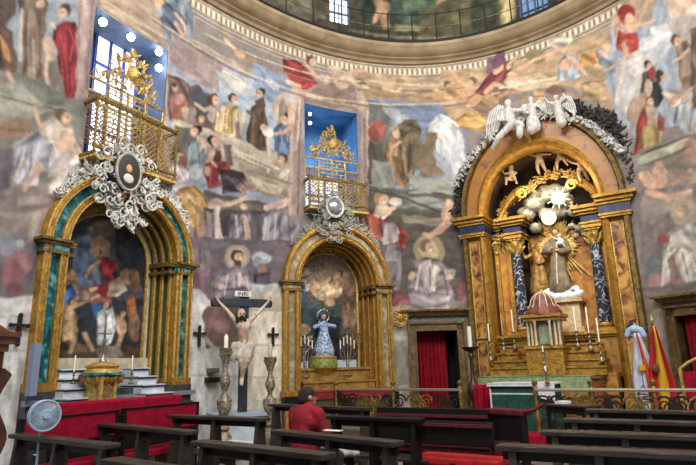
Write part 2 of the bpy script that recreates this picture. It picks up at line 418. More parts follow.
# ------------------------------------------------------------------ the wall fresco (pigments of the painted plaster)
_tt = np.linspace(-86, 62, 600); _pp = np.array([ell(t) for t in _tt]); _ss = np.concatenate([[0], np.cumsum(np.hypot(*(np.diff(_pp, axis=0).T)))])
def t2s(t): return float(np.interp(t, _tt, _ss))
def s2t(s): return float(np.interp(s, _ss, _tt))
def wallmap(x, y):
    t, z = wallhit(x, y); return t2s(t), z
WS0, WS1 = t2s(-84), t2s(54)
WZ1 = 10.5
wall = Canvas(WS0, WS1, 980, 0.0, WZ1, 507, wallmap, '8d8584')
FRESCO = '''
P 8a7c80 -60 -60 100 -60 100 320 -60 320
! ---- far left scene
P 8b98a6 -20 -30 85 -30 85 60 -20 60
P 7e7a74 -20 60 90 60 88 190 -20 190
D 7b6b5c 14 -20 48 -20 46 12 44 45 43 84 24 80 22 40
d 6a5a4e 34 -5 48 2 46 28 38 26
S c4b8b0 3 22 10 21 30 20 60
S a89a88 3 33 40 34 78
D 5f4a42 -5 20 12 30 18 60 16 72 0 70 -10 60
P c08a52 0 35 8 45 10 62 2 56
P 5b4c48 -5 -20 14 -20 16 15 4 28 -5 20
S c9a48a 5 8 74 22 98
P 8a8d85 -10 84 30 82 60 96 80 112 84 150 60 110 20 118 -10 120
P 6f7670 14 72 42 82 70 100 60 108 30 92
P 95988c -10 92 20 92 45 104 20 116 -10 112
D 9c2c38 54 28 64 20 74 22 80 34 79 60 76 98 66 100 60 72 57 48 51 40
S 7d1e2c 3 68 30 70 92
S b84a50 2 60 35 63 80
h 4e4138 64 12 6 -1
S d0ad98 4 52 24 54 27
d c5a896 43 38 49 34 54 46 54 60 48 60 50 85 46 84
E b9a08e 49 46 5 10
P 9c8580 78 -20 96 -20 93 30 90 62 88 95 76 100
P b79f9c 84 -20 90 -20 82 100 76 100
S 7f6a72 2 93 0 86 90
P 8f7460 -5 120 25 118 36 126 34 136 10 140 -5 134
S 6f5848 2 -5 128 34 132
! seated woman in white, arm raised
D b4aaa8 20 140 44 124 60 120 72 128 80 148 84 162 60 170 40 172 36 186 12 188 14 160
D 9fa3b2 14 142 38 132 56 146 52 165 30 168 18 184 10 176
d cdbfb2 42 124 56 118 66 130 64 146 48 144
T d0ab90 5 4 34 100 38 120 44 132
T d0ab90 6 4 58 148 72 148 82 156
E d2ae94 66 138 8 9
h 6f5a48 64 118 6.5 1
T cfae98 6 4 40 165 32 178 24 190
D c5bdb8 48 172 70 165 90 164 84 176 66 184 56 196 50 198
S 8d7f88 2 22 150 26 170
S 837680 2 50 150 46 168
P 6e6570 -10 150 14 150 10 190 -10 196
! pedestal left with flowers
P 867c7c -10 196 60 192 54 216 44 226 46 246 30 260 -10 262
P 968c88 20 198 54 194 50 204 18 208
P 9a908c 28 212 46 210 42 240 28 240
S 6b6266 2 20 208 50 205
P 6f6a76 -10 250 40 240 40 305 -10 305
E 7e8494 12 245 14 12
E 8f5f6c 18 262 14 12
E a06f7a 22 268 10 9
E 90606e 12 275 12 14
E 7c5060 14 290 9 9
E 9a7480 22 254 5 5
E 8a93a4 8 250 4 4
E 99a4a8 20 244 4 4
P 6a5c66 6 296 20 296 18 306 6 306
! ---- pilaster strip right of the first gallery window
P 9a8a84 158 10 172 16 182 60 180 200 164 200 160 110
P b09c92 164 30 174 30 172 190 164 190
D 7a8798 142 -20 184 -10 196 20 192 44 184 56 172 50 158 30 142 12
D 5f6c80 146 0 176 4 188 24 182 44 166 30
E 97a0ac 152 10 12 8 30
E c7a37e 154 2 10 6
T c9a284 5 4 176 24 186 40 192 50
P a8927c 92 -20 146 -20 160 20 164 44 150 36 120 12 100 2
S 8f7a68 2 96 4 164 48
S c4b09a 2 104 0 166 38
! ---- big panel: sermon on the steps, between the windows
P 8c9bb0 172 30 200 46 240 70 280 86 306 96 306 130 290 210 170 200 168 90
P 9c8a8c 170 34 196 44 222 62 232 76 214 92 190 80 170 62
A b09c98 204 62 18 8 25
A 8a7478 184 60 14 10 40
A a8988f 212 76 12 6 30
P a0b2c8 216 70 262 80 300 92 300 150 264 150 236 110 222 98
A c4ced8 244 88 14 6 20
P 90a6c6 252 70 304 88 304 126 270 124 258 100
A b4c2d4 270 92 12 5 20
A 7f98bc 290 104 10 10 20
A ccd2d8 264 112 8 6
P b7b8ba 222 66 236 72 250 84 252 96 236 94 222 86
P c5c4c0 226 74 240 80 246 88 234 90
A d8d8d6 238 86 9 5 20
P 7f93b4 250 60 300 84 306 112 286 116 262 96
A a9b6c6 262 104 14 5 10
D 7b5f5c 168 74 184 80 200 92 212 100 222 120 216 140 196 138 176 128 168 118
P 9a5c50 170 96 182 92 188 104 182 122 172 118
E b58478 180 100 5 6
E 55525c 196 96 8 12
E 8d7c78 190 118 8 12
E 6d5860 206 122 9 14
E b49a8c 186 112 4 6
E 4f5662 204 106 8 14
h 5b4438 214 100 5 1
h 66483c 200 118 4 1
d a89c94 210 104 218 110 214 124 206 116
E a08078 196 130 6 8
E 6a4a4a 220 132 8 10
! long marble parapet
P a59a8c 172 122 240 142 300 164 304 196 286 186 250 176 216 164 172 150
P bcb1a0 172 118 224 134 226 140 172 126
P b3a896 226 134 262 146 284 158 284 168 262 160 226 150
P c2b8a6 236 150 276 166 280 172 238 158
P 9b8c7a 240 160 290 178 290 190 240 176
S 8a7c6c 1.5 238 158 284 176
S d0c6b4 1.5 240 152 278 168
P 8e8070 236 172 296 192 300 204 240 188
P b5ab96 250 176 284 188 280 196 246 184
P 6a625e 174 124 196 130 192 150 188 180 174 176
! standing figures on the steps
D c2a66a 216 112 228 104 238 106 238 128 236 138 216 132 212 126
d d0b988 218 114 228 108 228 128 218 130
h 4c3a32 234 100 4.5 1
P 8a7488 236 120 244 124 242 138 236 138
E 9aa08c 243 126 4 12
D 5b4a3c 252 108 262 100 266 110 268 130 268 150 258 150 246 142 248 126 250 114
S 7a6650 2 254 116 252 142
S 3f342c 2 262 112 264 146
T 6a5644 6 4 262 106 252 114 248 112
h 4a3a30 260 94 4.5 -1
P 5a4a3e 254 100 264 96 265 108 256 106
E c0b49c 243 118 4 6
P b2a492 274 98 288 90 296 100 294 124 276 128 272 112
P 8c8070 278 104 284 98 288 112 280 118
D 55678a 274 128 284 120 294 126 296 150 284 156 274 150
D 5e7fa8 276 140 290 144 288 158 278 156
h 503830 286 120 5 -1
E d8d0c4 268 132 6 5
E c9a68e 264 128 4 3
T c8b4a8 4 3 268 140 270 160 268 172
P a05c40 292 144 300 148 302 172 296 170
! blue-green woman and group under the parapet
D 6d8690 188 142 196 136 204 142 206 160 204 172 190 172 184 164
d 8ba2a6 190 142 200 142 198 158 188 160
h 3c2e2a 196 131 5 -1
E a5b0b8 196 172 7 8
D a08a84 206 148 216 142 224 148 226 168 214 178 204 168
h 3b2c28 214 142 5 1
D 8c3038 206 164 220 160 232 162 230 170 218 176 222 184 208 190 204 176
P a03c40 214 150 220 150 222 164 216 166
E 5a3a36 218 158 4 6
D 473e4a 220 168 244 172 250 186 240 192 222 194
E c4a088 208 172 3 5
P 6a5c5a 224 144 232 146 232 166 226 166
d 9c8478 236 186 250 178 258 188 244 196
S 6a4a44 1 240 184 246 194
S 6a4a44 1 246 180 252 192
h 5a4438 178 158 7 1
E 8a5a54 184 164 6 10
D b3aabb 166 168 178 164 188 172 190 188 176 192 166 190
E d3cec8 174 172 6 7
T c79e88 6 4 168 182 170 200 180 208
D b08a48 178 188 196 186 206 194 208 210 200 232 188 224 180 208 172 196
d c79c50 186 196 200 194 204 208 192 214
E cfa890 188 196 6 3
D 9a7c62 196 204 206 214 204 250 194 240
h 6a4e3c 282 160 5 -1
D c7c2b4 286 168 294 164 296 178 284 182 278 176
E 605c58 296 188 6 14
T d0a88e 5 4 296 186 292 200 286 206
! dark ledge and lower grisaille figures
P 5e5854 204 190 240 198 290 206 300 216 250 214 206 204
P 706a62 204 196 250 204 262 210 240 214 206 204
P 4c4548 202 208 290 212 296 240 208 236
T cfae98 5 4 210 206 230 204 246 198
E b79a8e 216 204 8 5
T c4a294 6 4 266 208 280 204 290 198
D 807a90 232 214 250 212 256 232 250 246 240 238 230 244 228 226
D b3a6a6 214 204 220 206 218 226 226 248 220 250 214 236
S cbbcb6 2.5 217 208 220 232 224 246
T c9a594 7 4 244 218 248 234 244 246
D 8c7d84 206 210 214 214 212 240 204 246
D 8a8796 262 214 284 206 298 214 300 244 280 250 262 244
P a3a2ae 264 216 270 216 270 244 262 246
S b8b4bc 2 276 214 274 244
S 6a6474 2 288 212 290 242
E b08e84 294 196 6 10
P 605a60 250 214 262 216 262 250 252 250
! halo figure above the crucifix
P 6e6470 186 236 292 240 288 300 186 300
P 7c7078 190 250 210 250 212 300 190 300
A c7b49c 237 257 13 13
E b5a490 237 257 10 10
h 4a3c3a 238 257 6 1
P 574644 233 260 241 262 240 268 234 268
D 948a98 222 272 234 266 246 270 252 282 258 300 214 300 212 284
d b2a8b4 230 272 240 270 242 290 232 292
D 6f6680 224 288 244 286 254 298 250 310 220 308
E a9b0c0 262 258 10 6
E 8592a8 258 262 5 6
E a07670 262 270 5 6
D 5f5468 254 274 272 272 278 300 256 300
P 86777e 192 262 204 262 202 290 192 292
E 7d5c74 200 282 8 14
E 94748a 206 272 4 5
E 8a6878 282 288 8 8
! second gallery window surround
P a28e86 296 96 320 74 352 76 368 84 376 100 374 120 366 240 358 240 362 112 304 104 300 220 288 220 290 120
P 8f7a70 306 92 330 82 358 88 362 112 304 102
S c9b8a8 2 306 96 360 106
S 7a6860 2 300 104 298 214
S b8a39a 3 292 120 290 214
S c2aca4 3 368 110 370 230
S 8a747a 2 364 118 366 230
T c8a894 9 5 300 76 292 110 290 140
T b79a88 8 5 366 84 372 110 370 150
E b5a08c 362 96 6 16
! red-draped flying figure and stucco boys
D 9c3034 282 58 296 60 310 72 318 84 302 90 292 82 284 70
d b03c3a 294 76 308 78 308 88 298 88
T cda88e 5 3 306 62 316 76 322 80
T d0ac92 5 3 288 82 300 86
h 6a4c3a 312 62 5 1
E c6ab92 326 80 5 5
E c2a890 334 70 8 5 20
T d0b096 6 4 336 80 350 74 358 70
E b09474 360 74 8 6
D 9a8a64 354 80 366 76 378 82 374 90 358 92
T c9a688 6 4 376 84 388 82 398 80
E c2a078 386 80 5 4
! golden fringe of boys below the cornice, middle
P b59c7c 366 72 470 74 470 98 420 100 366 94
P a88a66 364 88 440 96 436 102 364 98
S d6c4a2 1.5 370 80 470 84
S 8f7a60 1.5 366 86 460 90
E c9a684 384 78 8 4 20
T d2ae8c 4 3 378 80 392 84 400 80
E a88c54 400 82 5 4
! ---- panel of the hermit saint
P 8795ad 370 98 420 102 462 104 468 160 452 200 400 200 372 190
P 7a8cae 384 98 440 104 464 112 460 132 420 130 390 112
P 6f7276 368 100 388 104 394 130 384 160 370 160
A b9bcc2 392 112 12 5 30
A c6c8ca 404 120 10 4 25
P 6a6250 396 128 404 120 416 120 422 130 420 142 408 150 396 142
E 5c5644 406 130 10 8
E 7c7050 412 142 8 10
P 5f5a48 406 146 416 144 414 176 404 172
P c7ccd2 428 124 440 114 454 118 462 134 466 160 456 176 444 170 432 150
P d9dad8 436 124 450 122 456 140 446 150
A aeb8c6 440 160 10 14
P 8a6f52 426 132 438 132 436 146 424 148
P 7d7058 414 146 434 140 438 160 432 172 412 170
P 9aa2b0 434 150 446 158 458 180 462 192 450 184 438 168
E a8584a 378 130 9 10
E 8f4a40 374 134 6 8
D 8f7454 386 142 394 134 402 140 406 154 412 166 414 184 400 188 388 176 384 158
d a8885c 388 142 396 140 398 156 388 156
S 6e5640 2 398 158 408 182
E c9a78c 397 134 4 5
E b7a28c 395 129 5 3
S caa488 3 392 148 400 142
P 5a554c 368 140 384 150 384 180 368 186
P 8d938c 372 160 388 162 396 178 396 190 372 192
P 8a765e 418 158 430 160 446 176 420 178
P 9aa29c 410 176 440 178 466 184 460 196 410 194
P 666560 368 186 420 190 468 196 466 214 420 214 368 208
P 7d8482 396 194 440 198 456 206 420 210
A aab0aa 424 200 14 3
A b0b4ae 440 206 10 2
P 6b5f52 436 210 462 214 450 222 424 218
! woman in red below, boy, and enthroned saint
P 5d5854 368 206 470 214 470 300 368 300
D 963c34 364 214 376 208 384 220 402 228 410 238 404 250 392 246 386 232 378 244 368 238
d b3553f 366 216 376 212 380 236 370 240
D a8989c 380 222 396 222 400 240 388 246 380 240
d d1c1a8 376 206 386 204 392 212 384 220 374 216
h a08058 382 200 6 1
T d2b094 5 3 384 212 394 208 400 200
E d3c3b4 396 202 7 4
P 8f8670 400 214 440 218 470 214 468 222 440 226 404 222
D 767078 384 246 396 242 402 256 400 290 390 290
P 8a8490 386 252 398 250 398 262 386 262
T c39c80 9 6 450 206 446 224 438 232
E c9a284 448 212 7 9 20
T c39c80 6 4 444 226 430 236 424 234
E cfa888 450 203 4 4
A c9b27a 429 250 16 16
A d9c88e 429 250 10 10
h 7a6858 428 248 6 1
D 8a7f86 414 262 426 256 440 260 450 272 454 300 410 300 408 280
d b8aab0 418 262 430 260 436 280 424 290
D c0b8b0 432 262 440 270 434 292 428 300 424 296
D a39aa4 408 286 430 290 452 296 448 312 410 312
E 7a4a52 400 300 10 10
E 9a5f66 404 304 6 6
E 84525a 462 292 6 12
E a0848a 466 300 4 5
P b0a8a6 444 268 456 270 452 280 444 278
! ---- around the crown of the main altar
P b89a74 440 70 520 60 560 46 600 28 620 60 640 100 610 110 580 90 540 80 500 90 470 120 456 130 440 104
P c9b28c 490 84 540 72 560 84 520 92 500 96
A d9c9a8 524 84 16 8
E 6f5470 498 60 5 10 30
E 7a5f78 490 66 4 9 10
D 8a4350 474 92 486 78 500 66 514 62 512 72 500 84 488 98
d a35058 480 90 496 76 500 84 486 96
P 7a4f66 490 62 498 54 506 58 504 68 494 70
T cfa482 5 3 496 72 510 62 518 56
E c79c72 466 88 10 7
E bc9064 452 82 8 6
T d0a77c 5 3 444 84 456 92 470 96
E b88c66 460 98 8 5
D c0924c 456 118 468 112 484 114 492 120 484 130 466 130 456 124
d d6aa5c 464 116 480 116 486 122 470 124
E 94705a 480 104 14 8 20
E 7d6650 500 94 8 14
D b9b4a4 548 42 560 34 572 38 566 50 552 52
E 8d7f5c 536 56 10 8
T cfa88a 4 3 520 68 534 60 548 54
T cba284 5 3 546 56 560 48 568 54
D 9aa8b2 556 66 566 54 578 56 584 72 572 82 558 80
T cba284 6 4 570 60 586 72 592 78
E c8a080 566 64 6 6
E 7c5c50 556 90 10 5
D c08f48 582 54 596 50 600 62 590 70 580 64
D b39ca0 596 50 612 46 620 54 614 66 598 64
E c9a486 606 48 5 5
P a38c68 584 66 622 64 620 80 600 100 590 84
D b0946c 580 84 606 78 610 96 596 104 582 98
! ---- right hand panel: red seraph, sky, group on the hill
P 9aa8bc 612 30 660 -30 720 -40 720 110 660 130 640 140 618 120 606 90
P b7bec8 640 40 668 26 680 34 660 60 640 70 624 96 616 86 626 60
P c9cbce 650 28 668 22 672 34 656 44
P c9ad96 664 -20 710 -30 710 24 690 30 670 20
P c2bdb8 618 60 634 50 650 60 640 100 626 116 614 100
P b59a84 640 -20 664 -20 650 20 632 34 616 40 610 20
D a83428 618 30 626 34 638 32 638 50 628 56 616 48
d c04a34 620 40 634 38 636 48 624 52
E 9c2a24 626 14 9 10
E c9a184 630 24 6 8
E d2ac90 630 17 4 5
T cfa684 4 3 634 24 648 24 654 20
T caa080 5 4 624 44 628 58
P a8a09a 666 20 700 10 720 40 720 200 690 190 690 120 676 90 680 60
D 8f7a68 676 46 688 40 696 56 694 88 684 92 678 70
D 7f6a5c 690 30 712 20 712 110 694 110 690 70
h 6a5240 676 42 5 1
d a08a78 680 52 690 50 690 76 682 78
D 5b564c 642 72 652 70 658 84 656 100 646 104 640 90
h 4a3830 648 66 4 1
E 9c3a34 652 72 4 6
D 3f423e 652 84 660 80 664 98 658 108 650 104
h 50403a 660 76 4 1
E c9b0a0 648 90 4 10
D c3b0a4 662 92 674 88 682 94 680 104 668 108
h 4a3830 662 78 4.5 1
T c9a48a 5 3 674 98 684 96 692 88
D 9fa9b4 676 106 692 98 698 110 692 130 686 136 680 126 672 124
D b4bcc4 678 106 690 102 690 124 680 130
P a9927c 630 100 646 92 650 110 636 128 626 118
S c2a088 1.5 626 114 650 100
E b48c78 630 110 2 5
E b48c78 638 104 2 6
E b48c78 644 98 2 5
D 9a4034 640 112 648 100 654 112 652 132 644 152 634 156 636 130
D b0985c 644 126 656 118 662 134 660 146 642 150 640 138
E cdb094 650 112 4 8
h 6a4c3a 650 102 4.5 1
P c0a090 648 112 656 112 654 124 648 124
D 8d5248 658 112 666 118 664 134 658 130
P 8b7f72 640 150 690 134 720 120 720 176 680 170 640 166
P a4ac96 636 158 664 146 690 136 688 144 660 158 640 166
P c0b7a0 664 150 688 136 690 142 672 156
T c79e86 8 5 656 170 664 180 660 196
E caa288 652 182 10 8
E d2ac92 644 176 6 6
T c79e86 7 5 658 164 664 172 656 186
T c29a80 5 3 668 188 682 178 690 170
E 9a7868 684 176 8 6
E b08a7a 692 152 8 14
! saint in white with halo, lower right
P 84797a 638 190 720 180 720 290 640 296
P 9a8e8a 642 196 690 190 700 206 660 214 640 210
T cfa68c 7 5 648 192 668 198 690 192
A c4b48e 684 212 14 16
h 9a8c80 682 212 6 -1
D b4b0aa 668 232 684 224 706 226 710 260 694 268 680 254 664 244
D cbc7c0 664 252 680 246 700 252 706 280 690 290 678 270 670 290 660 288
d 8c7468 668 256 676 254 678 284 670 286
E b5525a 664 238 6 4
E 6f7c80 652 268 7 12
E 8a9296 656 262 3 3
E a87c84 654 282 8 8
E b08a8e 676 284 10 5
P 7a706c 640 288 700 280 700 296 640 302
! ---- bare marble dado
P c6ccd2 -60 300 38 296 40 500 -60 500
P ccd1d6 -60 300 34 297 34 312 -60 316
S 80868e 1 -20 318 34 315
S 80868e 1 8 320 10 400
S 848a92 1 -10 352 34 350
P b4bac0 186 288 200 290 210 300 250 300 252 284 288 284 288 500 184 500
P b9b5aa 248 292 284 290 284 420 248 420
P d0cbbc 252 312 282 310 282 400 252 400
P c6cbd0 186 304 206 304 206 420 186 420
S 7f8488 1 188 330 206 330
S 7f8488 1 250 345 286 345
S 7f8488 1 250 310 286 310
S 7f8488 1 190 375 286 378
P 6a5550 205 312 240 300 240 350 205 348
E 7a5c60 212 318 10 12
E 8c6a6c 222 326 8 8
S a39a98 4 205 338 214 348 222 350
P 8e8a80 388 308 414 304 416 420 388 420
P a39f92 392 314 412 312 412 340 392 340
P 7f7b72 392 346 412 346 412 384 392 386
P 857a6c 456 304 480 300 482 420 458 420
P a29c8e 462 330 470 330 472 400 464 400
P 8a8076 640 300 660 296 668 420 648 420
P a09788 652 304 660 302 666 400 658 400
P 5d564e 640 420 720 410 720 520 640 520
! ---- mouldings of the painted entablature
S cdbb9c 1.5 150 16 200 48 240 70 280 86 320 97 360 102 420 104 470 100 500 92
S 7d6c58 1.5 152 19 200 51 240 73 280 89 320 100 360 105 420 107 470 103
S 8d7a62 1.2 210 40 260 64 320 82 380 88 430 90 470 87
S d0bf9f 1.2 206 34 260 58 320 76 380 82 430 84 470 82
T cba88a 4 3 226 40 236 50 244 56
E c4a080 240 54 6 4 30
E a98a6c 250 60 6 3 30
T cfae90 4 3 176 14 184 24 186 34
E bfa284 342 84 7 5
T cdb092 4 3 350 78 358 86 368 88
E 9c8460 376 92 7 4
T d2b292 3 2 384 88 396 92 402 88
! angels and fringe right
T c99c74 5 4 486 92 494 84 502 86
T d4ac84 5 3 480 98 474 104 468 106
h 6a4a38 508 66 4 1
E d2a882 512 76 5 4
E b8946c 490 100 9 5 20
T d0aa80 4 3 436 90 446 98 458 100
E c49c6c 438 96 6 4
h 7a5c40 448 86 3.5 1
h 7a5c40 472 82 3.5 -1
E a8825c 452 92 7 4 30
T cfa880 4 3 452 72 460 82 470 86
E c69c70 474 100 8 4 -20
T b98c68 5 3 500 96 512 90 520 92
E b08a68 530 100 8 4
E c9a070 540 94 7 4 20
T c9a07a 5 4 592 84 604 90 612 98
E a98464 572 98 9 5 20
S e0d4b8 2 500 88 530 82 556 78
S 8c7658 1.5 505 100 540 96 560 98
D 7d8f9c 602 56 612 60 616 72 606 76 598 68
T cda684 4 3 596 66 606 70 614 66
! right sky wisps
A dde0e2 650 44 12 4 -30
A d8dce2 636 66 8 10
A cfd4da 628 90 7 8
A e2ddd0 700 10 14 6
E 8a7a70 704 60 6 20
T c9a68a 4 3 688 50 680 58 672 62
T c4a080 4 3 690 104 700 100 708 92
E 6a5a50 700 100 8 10
S 5f5648 2 646 152 690 136
S 6d6a5e 2 640 166 664 158 690 146
A b9c2ae 650 156 10 3 -15
! folds and highlights left
S dcd6d2 1.5 26 146 22 160 16 176
S dcd6d2 1.5 40 142 36 160 30 174
S e0dad4 1.5 52 140 56 150
S 7a6f76 1.5 32 146 30 170
S d8d2cc 1.5 60 172 56 190
S c9c0bc 1.5 76 168 70 182
S 6a2430 1.5 60 40 64 70 68 96
S 6a2430 1.5 74 34 72 66
S b8525e 1.5 70 30 74 40 70 60
S a8988a 1.5 30 10 28 40 30 76
S 55483e 1.5 40 10 40 76
E b89a84 40 4 4 5
S 4f4a48 1.5 0 96 30 104 60 110
A a4a89e 30 100 16 4 20
A a09890 10 214 16 3
! sermon panel details
S d8d4cc 1.5 222 70 238 78 248 88
A c9ccd0 272 84 8 4 30
A b0bed0 292 98 8 4 20
S e0d6c2 1.5 218 112 216 128
S 8c6c38 1.5 226 110 224 130
S 8c6c38 1.5 232 110 232 132
S 9ab4b8 1.5 190 146 188 168
S 48646c 1.5 198 144 200 168
T c8a48c 4 3 198 138 204 144 200 150
S c05058 1.5 212 162 210 184
S 5c1c28 1.5 220 164 216 180
T c9a088 3 3 214 152 210 160 216 166
S 6c6474 1.5 226 176 240 188
S 303040 1.5 232 172 246 186
S e6cf90 1.5 186 194 196 204
S 80602c 1.5 190 200 200 214 200 226
S f0ece4 1.5 170 168 178 170 184 180
S 7c94b4 1.5 280 128 284 150
S 38506c 1.5 290 126 288 148
T c8a488 4 3 292 126 284 132 276 134
T b89c88 4 3 196 104 204 110 210 108
E c8ac94 176 88 3 4
E 54443c 174 85 3 3
E c8ac94 222 108 3 3
S d8c8b8 1.5 300 100 298 140
A d0c4ac 262 160 14 3 20
S 7a6e60 1.2 244 156 280 172
S 7a6e60 1.2 250 170 292 184
! lower grisaille details
S c8c4cc 1.5 236 216 238 236
S 5c5668 1.5 242 216 244 240
S 5c5668 1.5 234 220 232 240
S c4c4cc 1.5 266 218 264 240
S 5a5462 1.5 280 216 280 246
S 9a8c90 1.5 210 216 208 236
T c8a494 4 3 290 200 284 206 278 208
E caa890 244 206 4 3
S ccc4cc 1.5 228 274 224 296
S 5f566a 1.5 236 276 238 300
S ccc4cc 1.5 246 276 250 294
E c8a894 222 286 3 3
E c8a894 244 282 3 3
S 8a7c80 2 192 262 192 300
S 57505a 2 200 246 200 262
! hermit panel details
S e4e4e2 2 436 126 448 118 458 126
A e8e6e0 444 134 8 5
A b8c0cc 452 154 8 12
S 4c4636 2 400 132 410 124 420 130
A 8c8458 404 128 6 3
A 8c8458 414 136 5 3
S 4a4432 2 410 144 408 172
S c4a070 1.5 392 144 390 164
S 5c4430 1.5 400 144 404 180
A a8a698 432 184 16 3
A c0c4bc 420 192 12 2
A 9aa49c 404 206 14 2
S 4e4c44 2 370 190 400 196 440 212
S d4846c 1.5 370 220 372 236
S 6c2018 1.5 380 216 382 236
S 6c2018 1.5 398 234 402 250
S c8bcbc 1.5 386 226 384 244
S d4ccd4 1.5 420 266 416 290
S 6c6270 1.5 430 268 430 296
S d8d2cc 1.5 438 266 430 292
S 6c6270 1.5 444 274 448 296
E d0b098 412 276 3 4
E d0b098 448 276 3 3
S 4a4644 2 370 250 372 296
! saint at the right edge details
S e4e0da 1.5 672 236 668 250
S e4e0da 1.5 690 254 700 280
S 7c7870 1.5 682 252 690 284
S 7c7870 1.5 698 230 702 250
S e0dcd4 1.5 676 248 664 262 662 286
E cdb09a 672 244 3 3
A a09488 650 210 10 14
A b4a48c 668 204 6 4
'''
wall.run('P b09f88 0 -40 700 -40 700 60 640 20 600 40 560 62 520 78 470 92 420 97 370 96 320 92 280 80 240 64 200 42 150 10 0 -10')
_j = (wall.B > 10.02) & (wall.B < 10.30); wall.c[_j] = lin('b5a68c')          # painted dentil course of the mock cornice
_jj = np.where((wall.B > 10.05) & (wall.B < 10.25))[0]
for _i, _s in enumerate(wall.A):
    wall.c[_jj, _i] = lin('ded2ba' if (_s % .15) < .085 else '84745e')
for _z, _h, _q in ((9.99, .03, '7f6f5a'), (10.28, .03, '75654f'), (9.93, .03, 'd8cab0'), (10.33, .04, 'c9b898'), (9.8, .025, 'c9b99c'), (9.76, .02, '8a7a64')):
    wall.c[(wall.B > _z) & (wall.B < _z+_h)] = lin(_q)
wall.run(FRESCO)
wall.gam = .08; wall.mottle(.12, 34); wall.mottle(.10, 12); wall.mottle(.08, 6); wall.brush(.055)
wall.tone(.78, (1.07, 1.0, .91), .035); wall.blur()
# ------------------------------------------------------------------ wall, cornice, drum, floor
FRESCOM = paint_mat('fresco_plaster')
CANVASM = paint_mat('oil_paint', .45)
_g = {}
def wall_keep(S, Z):
    sh = S.shape; key = S[0]
    P = np.array([ell(s2t(s)) for s in key]); T = np.array([s2t(s) for s in key])
    K = np.ones(sh, bool)
    X = np.broadcast_to(P[:, 0], sh); Y = np.broadcast_to(P[:, 1], sh); T = np.broadcast_to(T, sh)
    for F, uc, r, sp, k, b in ((F1, 0, 1.4, 3.72, .95, 1.3), (F2, -.05, 1.3, 3.62, 1.05, .9), (F3, .13, 1.72, 5.45, 1.15, .1)):
        u = (X-F.o.x)*F.u.x+(Y-F.o.y)*F.u.y-uc; n = abs((X-F.o.x)*F.n.x+(Y-F.o.y)*F.n.y)
        arch = ((np.abs(u) < r) & (Z < sp) | ((u/r)**2+((Z-sp)/(r*k))**2 < 1)) & (Z > b) & (n < 2)
        K &= ~arch
    for t0, t1, z0, z1 in ((-67.6, -57.4, 5.3, 8.55), (-32.4, -21.1, 5.5, 8.68), (-10.6, -2.0, -1, 2.47), (36.2, 46, -1, 2.5)):
        K &= ~((T > t0) & (T < t1) & (Z > z0) & (Z < z1))
    return K
def wfn(s, z):
    x, y = _ptc(s); return (x, y, z)
_pc = {}
def _ptc(s):
    k = round(s, 5)
    if k not in _pc: _pc[k] = ell(s2t(s))
    return _pc[k]
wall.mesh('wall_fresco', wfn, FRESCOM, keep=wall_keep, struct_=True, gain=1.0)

def ring(name, prof, m, t0=-88, t1=60, n=150, smooth=30):
    mb = MB(); vs = []; k = len(prof)
    for i in range(n+1):
        t = t0+(t1-t0)*i/n
        for off, z in prof:
            x, y = ell(t, off); vs.append((x, y, z))
    fs = [(i*k+j, (i+1)*k+j, (i+1)*k+(j+1) % k, i*k+(j+1) % k) for i in range(n) for j in range(k)]
    fs.append(tuple(range(k))); fs.append(tuple(n*k+j for j in range(k))[::-1])
    mb.add(vs, fs); return struct(name, mb, m, smooth=smooth)
ring('trim_1', [(-.3, 10.37), (.08, 10.37), (.12, 10.43), (.22, 10.47), (.24, 10.50), (.34, 10.53), (.44, 10.60), (.46, 10.64), (.52, 10.70), (.52, 10.8), (-.9, 10.82), (-.9, 10.37)], STONE)
ring('trim_2', [(.40, 10.80), (.47, 10.80), (.47, 10.93), (.40, 10.93)], IRON)

# drum wall with its dark painting
DO = -.55
def drummap(x, y):
    t, z = wallhit(x, y, DO); return t2s(t), z
DS0, DS1 = t2s(-40), t2s(48)
drum = Canvas(DS0, DS1, 330, 10.8, 14.2, 84, drummap, '4b4a3c')
drum.run('''
P 5d594c 240 -20 320 -20 320 40 240 20
P 6a665a 270 -20 300 -20 330 20 300 12
P 3f4238 352 -30 420 -30 420 40 352 40
P 2f4640 392 -30 438 -30 440 30 400 26
E 3d5a50 415 6 24 18
E 53705f 415 4 12 8
E 2a3c38 372 12 9 12
T b58a64 7 6 378 -4 384 12 388 26
T b58a64 5 3 382 10 376 22
E b08a68 386 8 5 7
T b58e66 7 6 444 -6 440 10 436 24
T b58e66 5 3 444 4 450 18
E a98660 442 6 6 9
P 7c7a58 396 24 436 26 436 32 396 30
P 5a5a40 420 10 500 -30 500 40 420 42
E 6f6f4c 465 14 14 12
P 3f4a3c 470 -20 496 -20 496 40 470 40
P a8955c 498 -30 512 -30 514 18 500 26
P c4b478 502 -30 508 -30 510 20 503 24
P 3a4040 512 -30 560 -30 560 12 514 22
P 6a4e34 550 -20 590 -30 590 0 556 12
S 8a8460 2 352 30 420 38 480 34
''')
drum.mottle(.3, 8); drum.mottle(.3, 3); drum.brush(.08); drum.tone(.65, (1.12, 1, .82), .06); drum.blur()
DW = [(-18.6+0, 0), ]
tw = [wallhit(332, 20, DO)[0], wallhit(353, 20, DO)[0], wallhit(517, 8, DO)[0], wallhit(546, 4, DO)[0]]
zw0 = wallhit(343, 24, DO)[1]; zw1 = wallhit(530, 22, DO)[1]
def drum_keep(S, Z):
    T = np.broadcast_to(np.array([s2t(s) for s in S[0]]), S.shape)
    return ~(((T > tw[0]) & (T < tw[1]) & (Z > zw0)) | ((T > tw[2]) & (T < tw[3]) & (Z > zw1)))
_pc2 = {}
def dfn(s, z):
    k = round(s, 5)
    if k not in _pc2: _pc2[k] = ell(s2t(s), DO)
    return (*_pc2[k], z)
